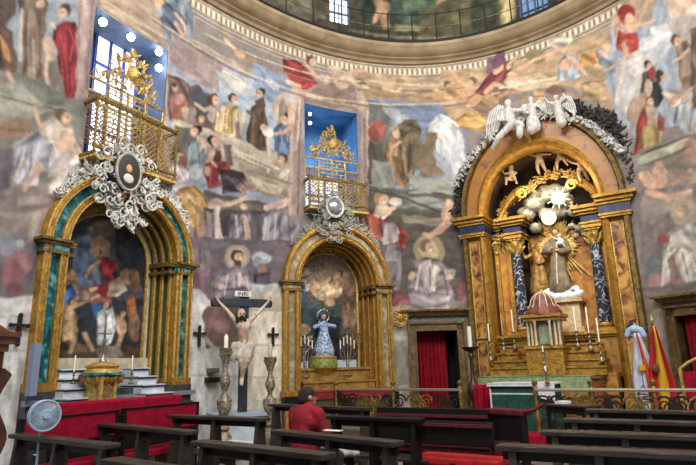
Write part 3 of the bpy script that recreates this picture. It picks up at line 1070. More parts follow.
drum.mesh('wall_drum', dfn, FRESCOM, keep=drum_keep, struct_=True, gain=1.15)
SKYP = mat('bright_window_glass', '#cfe0ff', .3, emit=2.2)
SKYB = mat('blue_window_glass', '#6f8fb0', .3, emit=.45)
for idx, (ta, tb, z0, m, nm) in enumerate(((tw[0], tw[1], zw0, SKYP, 'a'), (tw[2], tw[3], zw1, SKYB, 'b'))):
    a, b = Vector((*ell(ta, DO-.15), 0)), Vector((*ell(tb, DO-.15), 0)); G = Frame((a+b)/2, b-a); h = (b-a).length/2
    fr = MB(); z1 = 14.4
    for u in (-h, h): fr.fbox(G, u-.05, u+.05, z0-.05, z1, -.1, .12)
    fr.fbox(G, -h-.05, h+.05, z0-.08, z0+.04, -.1, .12); fr.fbox(G, -h-.05, h+.05, z1-.1, z1, -.1, .12)
    nv = 3 if idx == 0 else 4
    for i in range(1, nv): fr.fbox(G, -h+2*h*i/nv-.02, -h+2*h*i/nv+.02, z0, z1, -.03, .03)
    z = z0+.45
    while z < z1: fr.fbox(G, -h, h, z-.02, z+.02, -.03, .03); z += .55
    w = struct('window_%d' % (idx+1), fr, mat('window_bars', '#4d5568', .6), smooth=0)
    pn = MB(); pn.fbox(G, -h, h, z0, z1, .03, .05); obj('pane', pn, m, w, 0)
# thin iron railing of the walkway under the drum
rl = thing('walkway_railing', 'thin black iron railing running round the walkway above the great cornice', 'railing', (*ell(5, .44), 10.93))
for zz in (11.35, 11.8):
    mb = MB(); mb.tube([(*ell(t, .43), zz) for t in np.linspace(-40, 48, 70)], .014, 6); obj('rail', mb, BRASS if zz < 11.5 else IRON, rl)
for t in np.linspace(-38, 46, 15):
    mb = MB(); p = ell(t, .43); mb.tube([(*p, 10.92), (*p, 11.82)], .018, 6); obj('post', mb, IRON, rl)

# floor, sanctuary platforms
FLOORM = mat('stone_floor', '#6e655a', .35, 0, '#8e8474', 1.2, 0)
mb = MB(); pts = [ell(t, -1.5) for t in np.linspace(-180, 176, 60)]
mb.prism(pts, lambda a, b, d: Vector((a, b, d)), -.3, 0); struct('floor', mb, FLOORM, smooth=0)
RA, RB = Vector((-.4, 13.2, 0)), Vector((6.9, 8.45, 0))          # line of the altar rail
RD = (RB-RA).normalized(); RN = Vector((-RD.y, RD.x, 0))
mb = MB()
q = [RA+RD*.2-RN*.15, RB-RN*.15, RB+RN*6, RA+RD*1.5+RN*3.2, RA+RN*.6]
mb.prism([(p.x, p.y) for p in q], lambda a, b, d: Vector((a, b, d)), 0.0, .2)
struct('floor_sanctuary', mb, mat('sanctuary_stone', '#57443c', .5, 0, '#6f5a4e', 2), smooth=0)
mb = MB(); mb.prism([(F3.P(-1.2, 0, -2.2).x, F3.P(-1.2, 0, -2.2).y), (F3.P(1.5, 0, -2.2).x, F3.P(1.5, 0, -2.2).y), (F3.P(1.5, 0, -3.6).x, F3.P(1.5, 0, -3.6).y), (F3.P(-1.2, 0, -3.6).x, F3.P(-1.2, 0, -3.6).y)], lambda a, b, d: Vector((a, b, d)), .2, .215)
tag(obj('altar_carpet', mb, RED, None, 0), 'red carpet laid on the floor in front of the green covered altar', 'carpet')

# ------------------------------------------------------------------ galleries behind the two upper windows
def chord(ta, tb, off=0):
    a, b = Vector((*ell(ta, off), 0)), Vector((*ell(tb, off), 0)); return Frame((a+b)/2, b-a), (b-a).length/2
BLUEW = mat('blue_gallery_plaster', '#4a7eb0', .7, 0, '#2e5c8c', 2)
BLUEG = mat('grey_blue_gallery_plaster', '#52617a', .7, 0, '#3c4a60', 2)
SCREENW = mat('white_blind', '#dfe3ea', .7)
BULB = mat('lamp_bulb', '#eef5ff', .3, emit=22)
def recess(G, h, z0, z1, d, name, m, n0=.05):
    mb = MB()
    mb.fbox(G, -h-.12, -h, z0, z1, n0, d); mb.fbox(G, h, h+.12, z0, z1, n0, d)
    mb.fbox(G, -h-.12, h+.12, z1, z1+.12, n0, d); mb.fbox(G, -h-.12, h+.12, z0-.12, z0, n0, d); mb.fbox(G, -h-.12, h+.12, z0-.12, z1+.12, d, d+.1)
    return struct(name, mb, m, smooth=0)
def lattice(mb, G, u0, u1, w0, w1, n, step, r, diag=True):
    if diag:
        W, H = u1-u0, w1-w0; k = -H
        while k < W:
            for sgn in (1, -1):
                a = max(0, k); b = min(W, k+H)
                if b-a > .02:
                    ya, yb = a-k, b-k
                    if sgn < 0: ya, yb = H-ya, H-yb
                    p, q = G.P(u0+a, w0+ya, n), G.P(u0+b, w0+yb, n); mb.tube([p, q], r, 4)
            k += step
    else:
        x = u0
        while x <= u1+1e-6: mb.tube([G.P(x, w0, n), G.P(x, w1, n)], r, 4); x += step
def gallery(G, h, label, zr, zs, zc, z0, seed, group):
    rnd = random.Random(seed)
    g = thing('gallery_screen', label, 'balcony screen', G.P(0, z0, 0))
    P = -.38
    # lower balcony of gilt lattice: front, two returns
    fr = MB()
    for w in (z0, z0+.12, zr): fr.fbox(G, -h-.06, h+.06, w-.025, w+.03, P-.03, P+.03)
    nb = 4
    for i in range(nb+1):
        u = -h-.03+(2*h+.06)*i/nb; fr.tube([G.P(u, z0-.05, P), G.P(u, zr+.02, P)], .026, 6); fr.ball(G.P(u, zr+.06, P), .04)
    for s in (-1, 1):
        for w in (z0, zr): fr.fbox(G, s*(h+.03)-.03, s*(h+.03)+.03, w-.025, w+.03, P, .1)
    obj('balcony_frame', fr, BRASS, g)
    for i in range(nb):
        lt = MB(); u0 = -h+2*h*i/nb+.03; lattice(lt, G, u0, u0+2*h/nb-.06, z0+.14, zr-.04, P, .11, .009); obj('balcony_lattice', lt, GOLDL, g)
    bk = MB(); bk.fbox(G, -h-.05, h+.05, z0-.08, z0-.03, P-.05, .1); obj('balcony_floor', bk, GOLDL, g)
    # tall screen in the opening
    fr = MB()
    for w in (zr+.12, zs, zs-.28): fr.fbox(G, -h, h, w-.02, w+.02, .02, .06)
    for i in range(5): fr.fbox(G, -h+2*h*i/4-.02, -h+2*h*i/4+.02, z0, zs, .02, .06)
    obj('screen_frame', fr, GOLDL, g)
    for i in range(4):
        lt = MB(); u0 = -h+2*h*i/4+.02
        if i in (0, 3): lattice(lt, G, u0, u0+h/2-.04, z0+.3, zs-.3, .04, .085, .010)
        else:
            ww = z0+.4
            while ww < zs-.05:
                lt.box(G.P(u0+h/4-.02, ww, .04), (h/2-.06, .02, .025), G.R); lt.box(G.P(u0+h/4-.02-.06*(1 if int(ww*10) % 2 else -1), ww+.05, .04), (.03, .02, .09), G.R); ww += .1
        obj('screen_lattice', lt, GOLDL if i in (1, 2) else GOLD, g)
    # gilt crest of scrolls and leaves
    cr = MB()
    for i in range(70):
        k = rnd.random(); w = zs+.04+k*(zc-zs-.1); half = h*.86*(1-k)**.8+.05; u = rnd.uniform(-half, half)
        p = G.P(u, w if abs(u) < half else zs+.05, rnd.uniform(-.05, .05))
        if rnd.random() < .55: cr.scroll(p, G.u, Vector((0, 0, 1)), rnd.uniform(.05, .12), .016, 1.1, rnd.choice((1, -1)))
        else:
            a = rnd.uniform(.2, 2.9); cr.leaf(p, G.u*math.cos(a)+Vector((0, 0, math.sin(a))), -G.n, rnd.uniform(.12, .2), .06, .3)
    cr.ball(G.P(0, zc, 0), (.06, .06, .11)); cr.ball(G.P(0, (zs+zc)/2, -.03), (.13, .06, .17))
    for s in (-1, 1): cr.scroll(G.P(s*.25, zs+.25, 0), G.u*s, Vector((0, 0, 1)), .2, .03, 1.4); cr.scroll(G.P(s*.5, zs+.14, 0), G.u*s, Vector((0, 0, 1)), .14, .025, 1.4)
    obj('gilded_crest', cr, GOLDL, g)
    return g
G1, h1 = chord(-67.6, -57.4); G2, h2 = chord(-32.4, -21.1)
recess(G1, h1+.02, 5.3, 8.58, 1.1, 'wall_gallery_left', BLUEG)
recess(G2, h2+.02, 5.5, 8.7, 1.3, 'wall_gallery_middle', BLUEW)
gallery(G1, h1, 'gilded lattice balcony and screen with leafy crest in the window lit by white lamps', 6.48, 7.08, 8.0, 5.42, 3, '')
gallery(G2, h2, 'gilded lattice balcony and screen with leafy crest in the window with a blue room behind', 6.38, 7.12, 8.05, 5.62, 5, '')
# bright glazed windows at the back of the left gallery
def glazed(G, u0, u1, w0, w1, n, nv, nh, nm, m, col='#3a4a9c'):
    fr = MB(); fm = mat('blue_window_frame', col, .6)
    for i in range(nv+1): u = u0+(u1-u0)*i/nv; fr.fbox(G, u-.03, u+.03, w0, w1, n-.04, n+.02)
    for i in range(nh+1): w = w0+(w1-w0)*i/nh; fr.fbox(G, u0-.03, u1+.03, w-.03, w+.03, n-.04, n+.02)
    o = struct(nm, fr, fm, smooth=0); p = MB(); p.fbox(G, u0, u1, w0, w1, n+.0, n+.01); obj('pane', p, m, o, 0)
ua, wt1 = G1.at(97, 30, .85); ub, _ = G1.at(137, 60, .85)
SKYG = mat('daylit_glass', '#dfe9ff', .3, emit=2.6)
glazed(G1, max(-h1+.05, ua), ub, 5.7, wt1, .85, 3, 4, 'window_3', SKYG)
glazed(G2, -h2+.1, h2-.1, 5.8, 7.0, 1.1, 3, 2, 'window_4', mat('pale_glass', '#cfdcf0', .3, emit=1.3))
for (x, y), lab in zip(((103, 22), (131, 37), (159, 52), (159, 68)), ('topmost small white lamp at the left corner of the bright gallery window', 'small white lamp hanging at the top middle of the bright gallery window', 'upper of two white lamps on the right side of the gallery window', 'lower of two white lamps on the right side of the gallery window')):
    p = G1.px(x, y, .1); t = thing('gallery_lamp', lab, 'lamp', p)
    mb = MB(); mb.ball(p, .08, seg=12, rings=8); obj('bulb', mb, BULB, t)
    mb = MB(); q = p+G1.n*.1+Vector((0, 0, .02)); mb.tube([p+G1.n*.03, q], [.05, .03], 8)
    mb.tube([q, q+Vector((0, 0, .3)) if y < 45 else q+G1.u*.12], .012, 6); obj('bracket', mb, IRON, t)
for y, lab in ((124, 'upper small white lamp at the left edge of the blue room window'), (133, 'lower small white lamp at the left edge of the blue room window')):
    p = G2.px(310, y-10, .12); t = thing('gallery_lamp', lab, 'lamp', p)
    mb = MB(); mb.ball(p, .05, seg=10, rings=6); obj('bulb', mb, mat('dim_bulb', '#eef5ff', .3, emit=5), t)
    mb = MB(); mb.tube([p+G2.n*.02, p-G2.u*.15], .012, 6); obj('bracket', mb, IRON, t)
# ------------------------------------------------------------------ arched altar frames
def archpts(uc, b, sp, r, k, na=20):
    pts = [(uc-r, b), (uc-r, (b+sp)/2), (uc-r, sp)]
    for i in range(1, na): a = PI*(1-i/na); pts.append((uc+r*math.cos(a), sp+r*k*math.sin(a)))
    return pts + [(uc+r, sp), (uc+r, (b+sp)/2), (uc+r, b)]
def archsweep(F, uc, b, sp, prof, k=1.0, mb=None):
    """closed profile of (radius, depth[, k]) carried up the legs and round the arch"""
    mb = mb or MB(); rows = []
    for q in prof: rows.append([F.P(u, w, q[1]) for u, w in archpts(uc, b, sp, q[0], q[2] if len(q) > 2 else k)])
    n = len(rows[0]); m = len(rows); vs = [rows[j][i] for i in range(n) for j in range(m)]
    fs = [(i*m+j, i*m+(j+1) % m, (i+1)*m+(j+1) % m, (i+1)*m+j) for i in range(n-1) for j in range(m)]
    fs += [tuple(range(m))[::-1], tuple((n-1)*m+j for j in range(m))]
    return mb.add(vs, fs)
def crest(F, uc, sp, r, k, a0, a1, n, size, seed, mb=None, cen=None, cs=.5):
    rnd = random.Random(seed); mb = mb or MB()
    for i in range(n):
        t = i/(n-1); a = math.radians(a0+(a1-a0)*t); c = abs(2*t-1)
        sz = size*(1.25-.65*c); rr = r+rnd.uniform(0, sz*(1.5-c))
        p = F.P(uc+rr*math.cos(a), sp+rr*k*math.sin(a), rnd.uniform(-.16, -.02))
        if rnd.random() < .7: mb.scroll(p, F.u, Vector((0, 0, 1)), sz*rnd.uniform(.4, .75), sz*.16, 1.1, rnd.choice((1, -1)))
        else:
            b = a+rnd.uniform(-1.1, 1.1); mb.leaf(p, F.u*math.cos(b)+Vector((0, 0, math.sin(b))), -F.n, sz*1.3, sz*.42, .35)
    if cen:
        cu, cw = cen
        for i in range(int(230*cs)):
            a = rnd.uniform(0, 2*PI); q = cs*(.38+.7*rnd.random()); p = F.P(cu+q*math.cos(a)*.95, cw+q*math.sin(a)*1.1-.08, rnd.uniform(-.5, -.25))
            if rnd.random() < .72: mb.scroll(p, F.u, Vector((0, 0, 1)), size*rnd.uniform(.35, .8), size*.13, 1.2, rnd.choice((1, -1)))
            else: mb.leaf(p, F.u*math.cos(a)+Vector((0, 0, math.sin(a))), -F.n, size*.85, size*.4, .5)
    return mb
def disc(mb, F, u, w, n0, n1, ru, rw, seg=28):
    return mb.prism([(u+ru*math.cos(2*PI*i/seg), w+rw*math.sin(2*PI*i/seg)) for i in range(seg)], lambda a, b, d: F.P(a, b, d), n0, n1)
def oval_ring(mb, F, u, w, n, ru, rw, r, seg=28):
    return mb.tube([F.P(u+ru*math.cos(2*PI*i/seg), w+rw*math.sin(2*PI*i/seg), n) for i in range(seg+1)], r, 6)

def side_altar(F, uc, b, sp, R, k, rp, kp, pn, inlay, reveal, seed, label, name='side_altar_frame'):
    g = thing(name, label, 'altar frame', F.P(uc, b, 0))
    W = R-.42
    obj('outer_moulding', archsweep(F, uc, b, sp, [(R, .35), (R, -.14), (R-.03, -.19), (R-.08, -.19), (R-.11, -.12), (R-.11, .35)], k), GOLD, g)
    obj('marble_inlay', archsweep(F, uc, b+.1, sp, [(R-.10, .3), (R-.10, -.10), (R-.31, -.10), (R-.31, .3)], k), inlay, g)
    for rr_ in (R-.02, R-.11, R-.31, R-.41):
        obj('gilt_bead', archsweep(F, uc, b, sp, [(rr_+.018, -.17), (rr_, -.205), (rr_-.018, -.17), (rr_, -.12)], k), GOLDL, g)
    obj('inner_moulding', archsweep(F, uc, b, sp, [(R-.30, .3), (R-.30, -.13), (R-.33, -.18), (R-.38, -.18), (W, -.10), (W, .3)], k), GOLD, g)
    # stepped reveal: gilt ribs with stone fillets between
    dn = (pn-.02)/3; r0, r1 = W, rp+.10
    for i in range(3):
        ra = r0+(r1-r0)*i/3; rb = r0+(r1-r0)*(i+1)/3; n0 = i*dn; n1 = n0+dn
        kk = k+(kp-k)*(i+.5)/3
        obj('reveal_rib', archsweep(F, uc, b+.05, sp, [(ra+.05, n0+.0), (ra-.02, n0-.02), (ra-.05, n0+.04), (ra-.03, n0+dn*.42), (ra+.1, n0+dn*.42)], kk), GOLD, g)
        obj('reveal_fillet', archsweep(F, uc, b+.05, sp, [(ra+.12, n0+dn*.3), (rb+.03, n0+dn*.38), (rb+.015, n1), (rb+.15, n1)], kk), reveal, g)
    obj('painting_moulding', archsweep(F, uc, b+.45, sp-.02, [(rp+.16, pn+.06), (rp+.16, pn-.06), (rp+.05, pn-.05), (rp+.03, pn-.08), (rp, pn-.08), (rp-.01, pn+.06)], kp), CREAM if inlay is TEAL else GOLDD, g)
    obj('painting_bead', archsweep(F, uc, b+.45, sp-.02, [(rp+.03, pn-.05), (rp+.02, pn-.10), (rp-.03, pn-.10), (rp-.03, pn-.05)], kp), GOLDL, g)
    mb = MB(); mb.fbox(F, uc-W-.05, uc+W+.05, b-.1, b+.52, pn-.14, pn+.1); obj('painting_base', mb, CREAM if inlay is TEAL else OCHRE, g)
    for i in range(3):
        ra = r0+(r1-r0)*i/3-.035; obj('gilt_bead', archsweep(F, uc, b+.05, sp, [(ra+.015, i*dn-.01), (ra, i*dn-.045), (ra-.015, i*dn-.01), (ra, i*dn+.02)], k+(kp-k)*(i+.5)/3), GOLDL, g)
    # imposts
    for s in (-1, 1):
        mb = MB()
        for w0, w1, e in ((sp-.20, sp-.14, .03), (sp-.05, sp, .06), (sp, sp+.045, .10)):
            u0, u1 = sorted((uc+s*(W-e*.3), uc+s*(R+e))); mb.fbox(F, u0, u1, w0, w1, -.17-e, .3)
            u0, u1 = sorted((uc+s*(rp+.06), uc+s*(W+.05))); mb.fbox(F, u0, u1, w0, w1, -.1-e*.3, pn)
        im = obj('impost', mb, GOLDD, g, 0)
        mb = MB(); u0, u1 = sorted((uc+s*(W-.01), uc+s*(R+.02))); mb.fbox(F, u0, u1, sp-.14, sp-.05, -.19, .3); obj('impost_frieze', mb, inlay if inlay is TEAL else GREYM, im, 0)
        mb = MB(); u0, u1 = sorted((uc+s*(W-.03), uc+s*(R+.04))); mb.fbox(F, u0, u1, b-.02, b+.12, -.2, .3); obj('pilaster_foot', mb, GOLD, g, 0)
    # gilt ornament at the top of the inner arch
    rnd = random.Random(seed); mb = MB()
    for i in range(46):
        a = PI/2+rnd.uniform(-.6, .6); rr = rp+rnd.uniform(.0, .2); p = F.P(uc+rr*math.cos(a), sp+rr*kp*math.sin(a), pn-.12-rnd.random()*.1)
        if rnd.random() < .5: mb.scroll(p, F.u, Vector((0, 0, 1)), .075, .014, 1.2, rnd.choice((1, -1)))
        else: mb.leaf(p, F.u*math.cos(a+rnd.uniform(-1.5, 1.5))+Vector((0, 0, .3)), -F.n, .15, .05, .3)
    obj('gilt_cartouche', mb, GOLDL, g)
    return g
g1 = side_altar(F1, 0.0, 1.33, 3.72, 1.62, .95, .965, .93, .55, TEAL, mat('dark_green_stone', '#26402f', .4, 0, '#4c5a3a', 5), 11, 'tall arched altar frame of gilding and bright green marble on the left')
g2 = side_altar(F2, -.05, .93, 3.62, 1.50, 1.08, .90, 1.1, .75, GREYM, OCHRE, 12, 'arched golden altar frame with mottled grey marble, between the crucifix and the curtained doorway')

def facade_panel(F, u0, u1, w0, w1, n):   # plinth block under a frame
    mb = MB(); mb.fbox(F, u0, u1, w0, w1, n, .3); return mb
pl = thing('altar_plinth', 'dark marble plinth under the green marble altar frame', 'plinth', F1.P(0, 0, -.2))
mb = MB(); mb.fbox(F1, -1.66, 1.68, 0, 1.32, -.2, .5); obj('block', mb, mat('dark_stone', '#2b2e32', .35, 0, '#4a4d50', 4), pl, 0)
mb = MB(); mb.fbox(F1, -1.72, 1.74, 1.12, 1.2, -.27, -.18); obj('band', mb, mat('grey_band', '#7d8288', .4), pl, 0)
pl = thing('altar_plinth', 'orange and black marble plinth under the golden middle altar frame', 'plinth', F2.P(0, 0, -.2))
mb = MB(); mb.fbox(F2, -1.55, 1.45, 0, .92, -.15, .5); obj('block', mb, mat('dark_stone2', '#33302c', .35, 0, '#555049', 4), pl, 0)
for s in (-1.36, 1.26):
    mb = MB(); mb.fbox(F2, s-.17, s+.17, .2, .72, -.24, -.1); obj('panel', mb, JASPER2, pl, 0)
    mb = MB(); mb.fbox(F2, s-.22, s+.22, .74, .93, -.3, -.1); obj('cap', mb, BLACKW, pl, 0)
    mb = MB(); mb.fbox(F2, s-.22, s+.22, 0, .18, -.3, -.1); obj('foot', mb, BLACKW, pl, 0)

# ---- the painted altarpieces
def altar_canvas(F, n, uc, rp, b, sp, kp, bg, text, nm, label, nx=110, ny=160):
    top = sp+rp*kp
    cv = Canvas(uc-rp, uc+rp, nx, b, top, ny, lambda x, y: F.at(x, y, n), bg); cv.run(text); cv.mottle(.3, 10); cv.mottle(.3, 4); cv.tone(.85, (1, .96, .9), .12); cv.blur()
    def keep(S, Z): return (Z < sp) | (((S-uc)/rp)**2+((Z-sp)/(rp*kp))**2 < 1)
    o = cv.mesh(nm, lambda a, w: tuple(F.P(a, w, n)), CANVASM, keep=keep, gain=.8, thick=.03); tag(o, label, 'painting'); return o
altar_canvas(F1, .53, 0, .965, 1.80, 3.70, .93, '39404c', '''
P 4a5668 50 220 145 220 145 300 50 300
A 7d93b0 88 258 22 24
E 5c7498 84 262 16 22
E 8a7a70 104 228 16 9
E b09a78 100 246 10 10
P 3c3a48 52 230 72 226 72 290 52 290
P 2e3440 112 220 145 240 145 290 118 268
D 3f4654 58 240 68 238 70 262 58 270
A c8a878 97 252 7 7
A e0c490 98 252 4 4
h 5a4236 98 253 3.5 -1
D 9a2436 98 258 108 256 116 262 120 276 110 284 100 276
D b02c44 100 260 108 260 112 270 104 274
D 6a7c94 90 268 98 264 100 282 94 292 86 284
T c79a78 4 3 98 262 90 268 86 276
D 2c3038 112 272 124 272 128 282 114 286
D 8c2038 92 284 110 284 110 300 90 300
P 6f6a5c 82 282 94 290 104 300 90 304
E a8846a 72 278 6 8
h 6a5444 72 272 3.5 1
D a08a60 66 280 78 282 80 294 66 294
D 2c5fa8 60 288 72 284 76 296 66 306 60 302
d 3f7cc4 62 290 70 288 70 298 62 302
T c8a07c 4 3 74 300 86 292 96 288
E b88c64 64 316 6 12
D a8906a 58 314 70 308 78 316 76 334 66 340 56 334
T cfa682 7 6 72 302 68 316 74 330 70 350
T cfa682 4 3 74 306 88 300 98 296
h 5a4030 73 302 4 1
D c2a878 62 322 76 318 78 336 62 342
D 7a5a4a 76 290 88 288 90 300 78 304
E 8a7460 84 296 5 6
P 9a5c50 92 300 112 298 110 310 92 310
D 2f64a0 92 306 104 302 106 316 96 320 90 314
D b9c0c8 98 312 112 306 116 322 110 344 100 352 96 340
d dde2e4 102 316 112 314 108 340 102 340
S 3c5a90 2 106 316 104 346
h 4a3a30 106 306 3.5 -1
D b8aa94 108 284 120 278 126 290 116 298 106 296
E 9a7a60 126 278 7 8
E 7a5c48 134 280 6 12
T c8a282 6 5 118 318 122 332 116 350
E caa284 120 326 6 9
h 6a4e3a 121 314 3.5 1
E a4603c 131 306 4 14
D b06a34 126 300 134 296 136 318 130 326
E 8a6a54 134 328 6 14
P 5c4a3a 50 346 145 346 145 372 50 372
P 7a6650 54 340 84 344 90 352 54 354
T c09a78 5 4 74 340 70 352
T c09a78 5 4 84 334 92 350
E 4a3a34 62 348 6 5
P 8a8278 94 350 116 344 124 356 100 360
''', 'altar_painting', 'arched oil painting of a crowded scene inside the green marble frame')
altar_canvas(F2, .72, -.05, .90, 1.75, 3.60, 1.1, '7c6a58', '''
P 8a7660 290 250 362 250 362 300 290 300
A a89274 325 268 26 16
P 6a5a50 292 290 362 290 362 362 292 362
E b8a088 306 276 6 8
D a89484 300 276 312 274 316 286 300 288
h 7a5c48 305 270 3.5 1
d c0b4ac 302 280 310 280 308 292 300 292
D 9a7c50 330 276 340 272 346 284 336 290
h 6a4c38 338 274 3.5 -1
E c8ac84 326 290 16 9
D cfb48c 314 284 330 282 342 288 338 298 318 300
E d8c2a0 322 288 8 5
T c8a07c 4 3 312 290 324 284 330 278
E 8a6a58 350 286 7 10
D 2f6a9c 296 286 304 284 306 304 298 308 294 300
d 4a8cc0 298 290 304 290 303 302 298 304
T c49a7a 4 3 300 284 308 282
E bc9474 330 304 5 6
E 5a6a70 310 312 14 12
P 3c5860 292 308 320 308 322 336 296 340
P 4a5a5c 320 306 346 304 348 336 322 338
D 8a6a4c 340 304 354 300 358 322 344 330
P 2c3438 316 316 340 316 340 362 316 362
P 5a5044 292 338 316 336 316 362 292 362
P 5a4c40 340 334 360 330 360 362 340 362
E a08460 303 330 8 6
E 94785c 350 318 6 10
S b09468 2 296 342 312 336
''', 'altar_painting', 'arched oil painting with pale clouds and a figure in blue, in the golden middle altar')

# ---- stucco crests over the two side altars
cg = thing('stucco_crest', 'white stucco scrollwork crest around a dark oval portrait over the green marble altar', 'crest', F1.P(-.1, 5.3, -.1))
obj('scrollwork', crest(F1, 0, 3.72, 1.62, .98, 28, 150, 330, .17, 5, cen=F1.at(129, 180, -.42), cs=.68), STUCCO, cg)
mu, mw = F1.at(128.5, 172, -.55)
mb = MB(); disc(mb, F1, mu, mw, -.57, -.1, .24, .33); md = obj('portrait_medallion', mb, mat('dark_portrait', '#1f1a18', .35), cg)
mb = MB(); oval_ring(mb, F1, mu, mw, -.56, .26, .35, .028); obj('medallion_rim', mb, STUCCOG, md)
mb = MB(); mb.ball(F1.P(mu, mw+.06, -.57), (.065, .02, .085), F1.R); obj('painted_face', mb, SKIN, md)
mb = MB(); mb.ball(F1.P(mu, mw-.13, -.57), (.11, .015, .09), F1.R); obj('painted_collar', mb, mat('dull_white', '#b9b4ac', .7), md)
cg = thing('stucco_crest', 'grey stucco scrollwork crest around a silver oval over the golden middle altar', 'crest', F2.P(-.1, 5.3, -.1))
obj('scrollwork', crest(F2, -.05, 3.62, 1.50, 1.08, 36, 142, 260, .14, 6, cen=F2.at(335, 214, -.4), cs=.52), STUCCOG, cg)
mu, mw = F2.at(335, 207, -.5)
mb = MB(); mb.ball(F2.P(mu, mw, -.5), (.2, .1, .22), F2.R, 20, 12); md = obj('silver_boss', mb, mat('polished_silver', '#b8c0cc', .18, .9), cg)
mb = MB(); oval_ring(mb, F2, mu, mw, -.5, .23, .26, .03); obj('boss_rim', mb, STUCCO, md)

# ------------------------------------------------------------------ main altar
A3 = thing('main_altar_arch', 'large arch of ochre marble with navy friezes framing the golden main altarpiece', 'altar frame', F3.P(.13, .2, 0))
UC, RO, RI, SP, KO, KI = .13, 2.08, 1.43, 5.45, 1.25, 1.13
obj('outer_band', archsweep(F3, UC, .2, SP, [(RO, .6, KO), (RO, -.12, KO), (RO-.05, -.2, KO), (RO-.14, -.2, KO), (RO-.17, -.1, KO), (RO-.17, .6, KO)]), GOLDD, A3)
obj('arch_face', archsweep(F3, UC, .2, SP, [(RO-.16, .5, KO-.01), (RO-.16, -.06, KO-.01), (RI+.15, -.06, KI+.03), (RI+.15, .5, KI+.03)]), mat('amber_marble', '#9c6222', .4, 0, '#6a4234', 3.5, 0, lo=.35, hi=.72, col3='#a9742c'), A3)
obj('inner_band', archsweep(F3, UC, .2, SP, [(RI+.17, .4, KI+.03), (RI+.17, -.14, KI+.03), (RI+.10, -.2, KI+.02), (RI+.04, -.14, KI), (RI, -.05, KI), (RI, .4, KI)]), GOLD, A3)
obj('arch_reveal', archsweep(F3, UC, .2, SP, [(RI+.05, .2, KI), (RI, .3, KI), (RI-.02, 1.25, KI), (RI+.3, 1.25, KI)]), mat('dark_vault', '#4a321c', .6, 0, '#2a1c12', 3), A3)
for s in (-1, 1):
    uo = UC+s*(RO-.17); ui = UC+s*(RI+.17)
    a, b_ = sorted((uo, ui))
    for z0, z1, m_ in ((1.0, 2.1, JASPER), (2.2, 4.75, JASPER)):
        mb = MB(); mb.fbox(F3, a+.03, b_-.03, z0, z1, -.10, 0); o = obj('pilaster_panel', mb, m_, A3, 0)
        mb = MB()
        for q in (a+.02, b_-.02): mb.tube([F3.P(q, z0, -.1), F3.P(q, z1, -.1)], .018, 6)
        for q in (z0, z1): mb.tube([F3.P(a+.02, q, -.1), F3.P(b_-.02, q, -.1)], .018, 6)
        obj('panel_bead', mb, GOLDL, o)
    mb = MB(); a, b_ = sorted((UC+s*(RI-.02), UC+s*(RO+.03)))
    mb.fbox(F3, a, b_, 4.98, 5.2, -.22, .5); obj('frieze', mb, NAVY, A3, 0)
    mb = MB()
    for w0, w1, e in ((4.88, 4.93, .03), (4.93, 4.98, .06), (5.2, 5.27, .06), (5.27, 5.36, .12), (5.36, 5.44, .2)):
        a, b_ = sorted((UC+s*(RI-e*.4), UC+s*(RO+e))); mb.fbox(F3, a, b_, w0, w1, -.2-e, .5)
    obj('impost_cornice', mb, GOLD, A3, 0)
    mb = MB(); a, b_ = sorted((UC+s*(RI), UC+s*(RO+.05))); mb.fbox(F3, a, b_, .2, .95, -.28, .5); obj('pedestal', mb, JASPER, A3, 0)
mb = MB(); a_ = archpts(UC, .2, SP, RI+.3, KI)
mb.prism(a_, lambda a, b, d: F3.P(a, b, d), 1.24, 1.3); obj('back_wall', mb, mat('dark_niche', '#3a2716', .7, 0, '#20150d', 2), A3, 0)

# retable inside the arch
RT = thing('main_altarpiece', 'golden columned altarpiece with broken pediments inside the great arch', 'altarpiece', F3.P(UC, 1.2, .6))
# lower ledge and pedestal zone
mb = MB(); mb.fbox(F3, UC-RI, UC+RI, 1.2, 2.05, .28, 1.24); obj('pedestal_zone', mb, GOLDD, RT, 0)
mb = MB()
for w0, w1, e in ((2.05, 2.12, .05), (2.12, 2.18, .1), (2.18, 2.26, .16)): mb.fbox(F3, UC-RI, UC+RI, w0, w1, .28-e, 1.24)
obj('pedestal_cornice', mb, GOLD, RT, 0)
for u0, u1 in ((-1.26, -.82), (1.42-.35, 1.5)):
    mb = MB(); mb.fbox(F3, u0, u1, 1.3, 1.95, .24, .3); obj('pedestal_panel', mb, mat('pink_jasper', '#8f5a50', .35, 0, '#5f3034', 4), RT, 0)
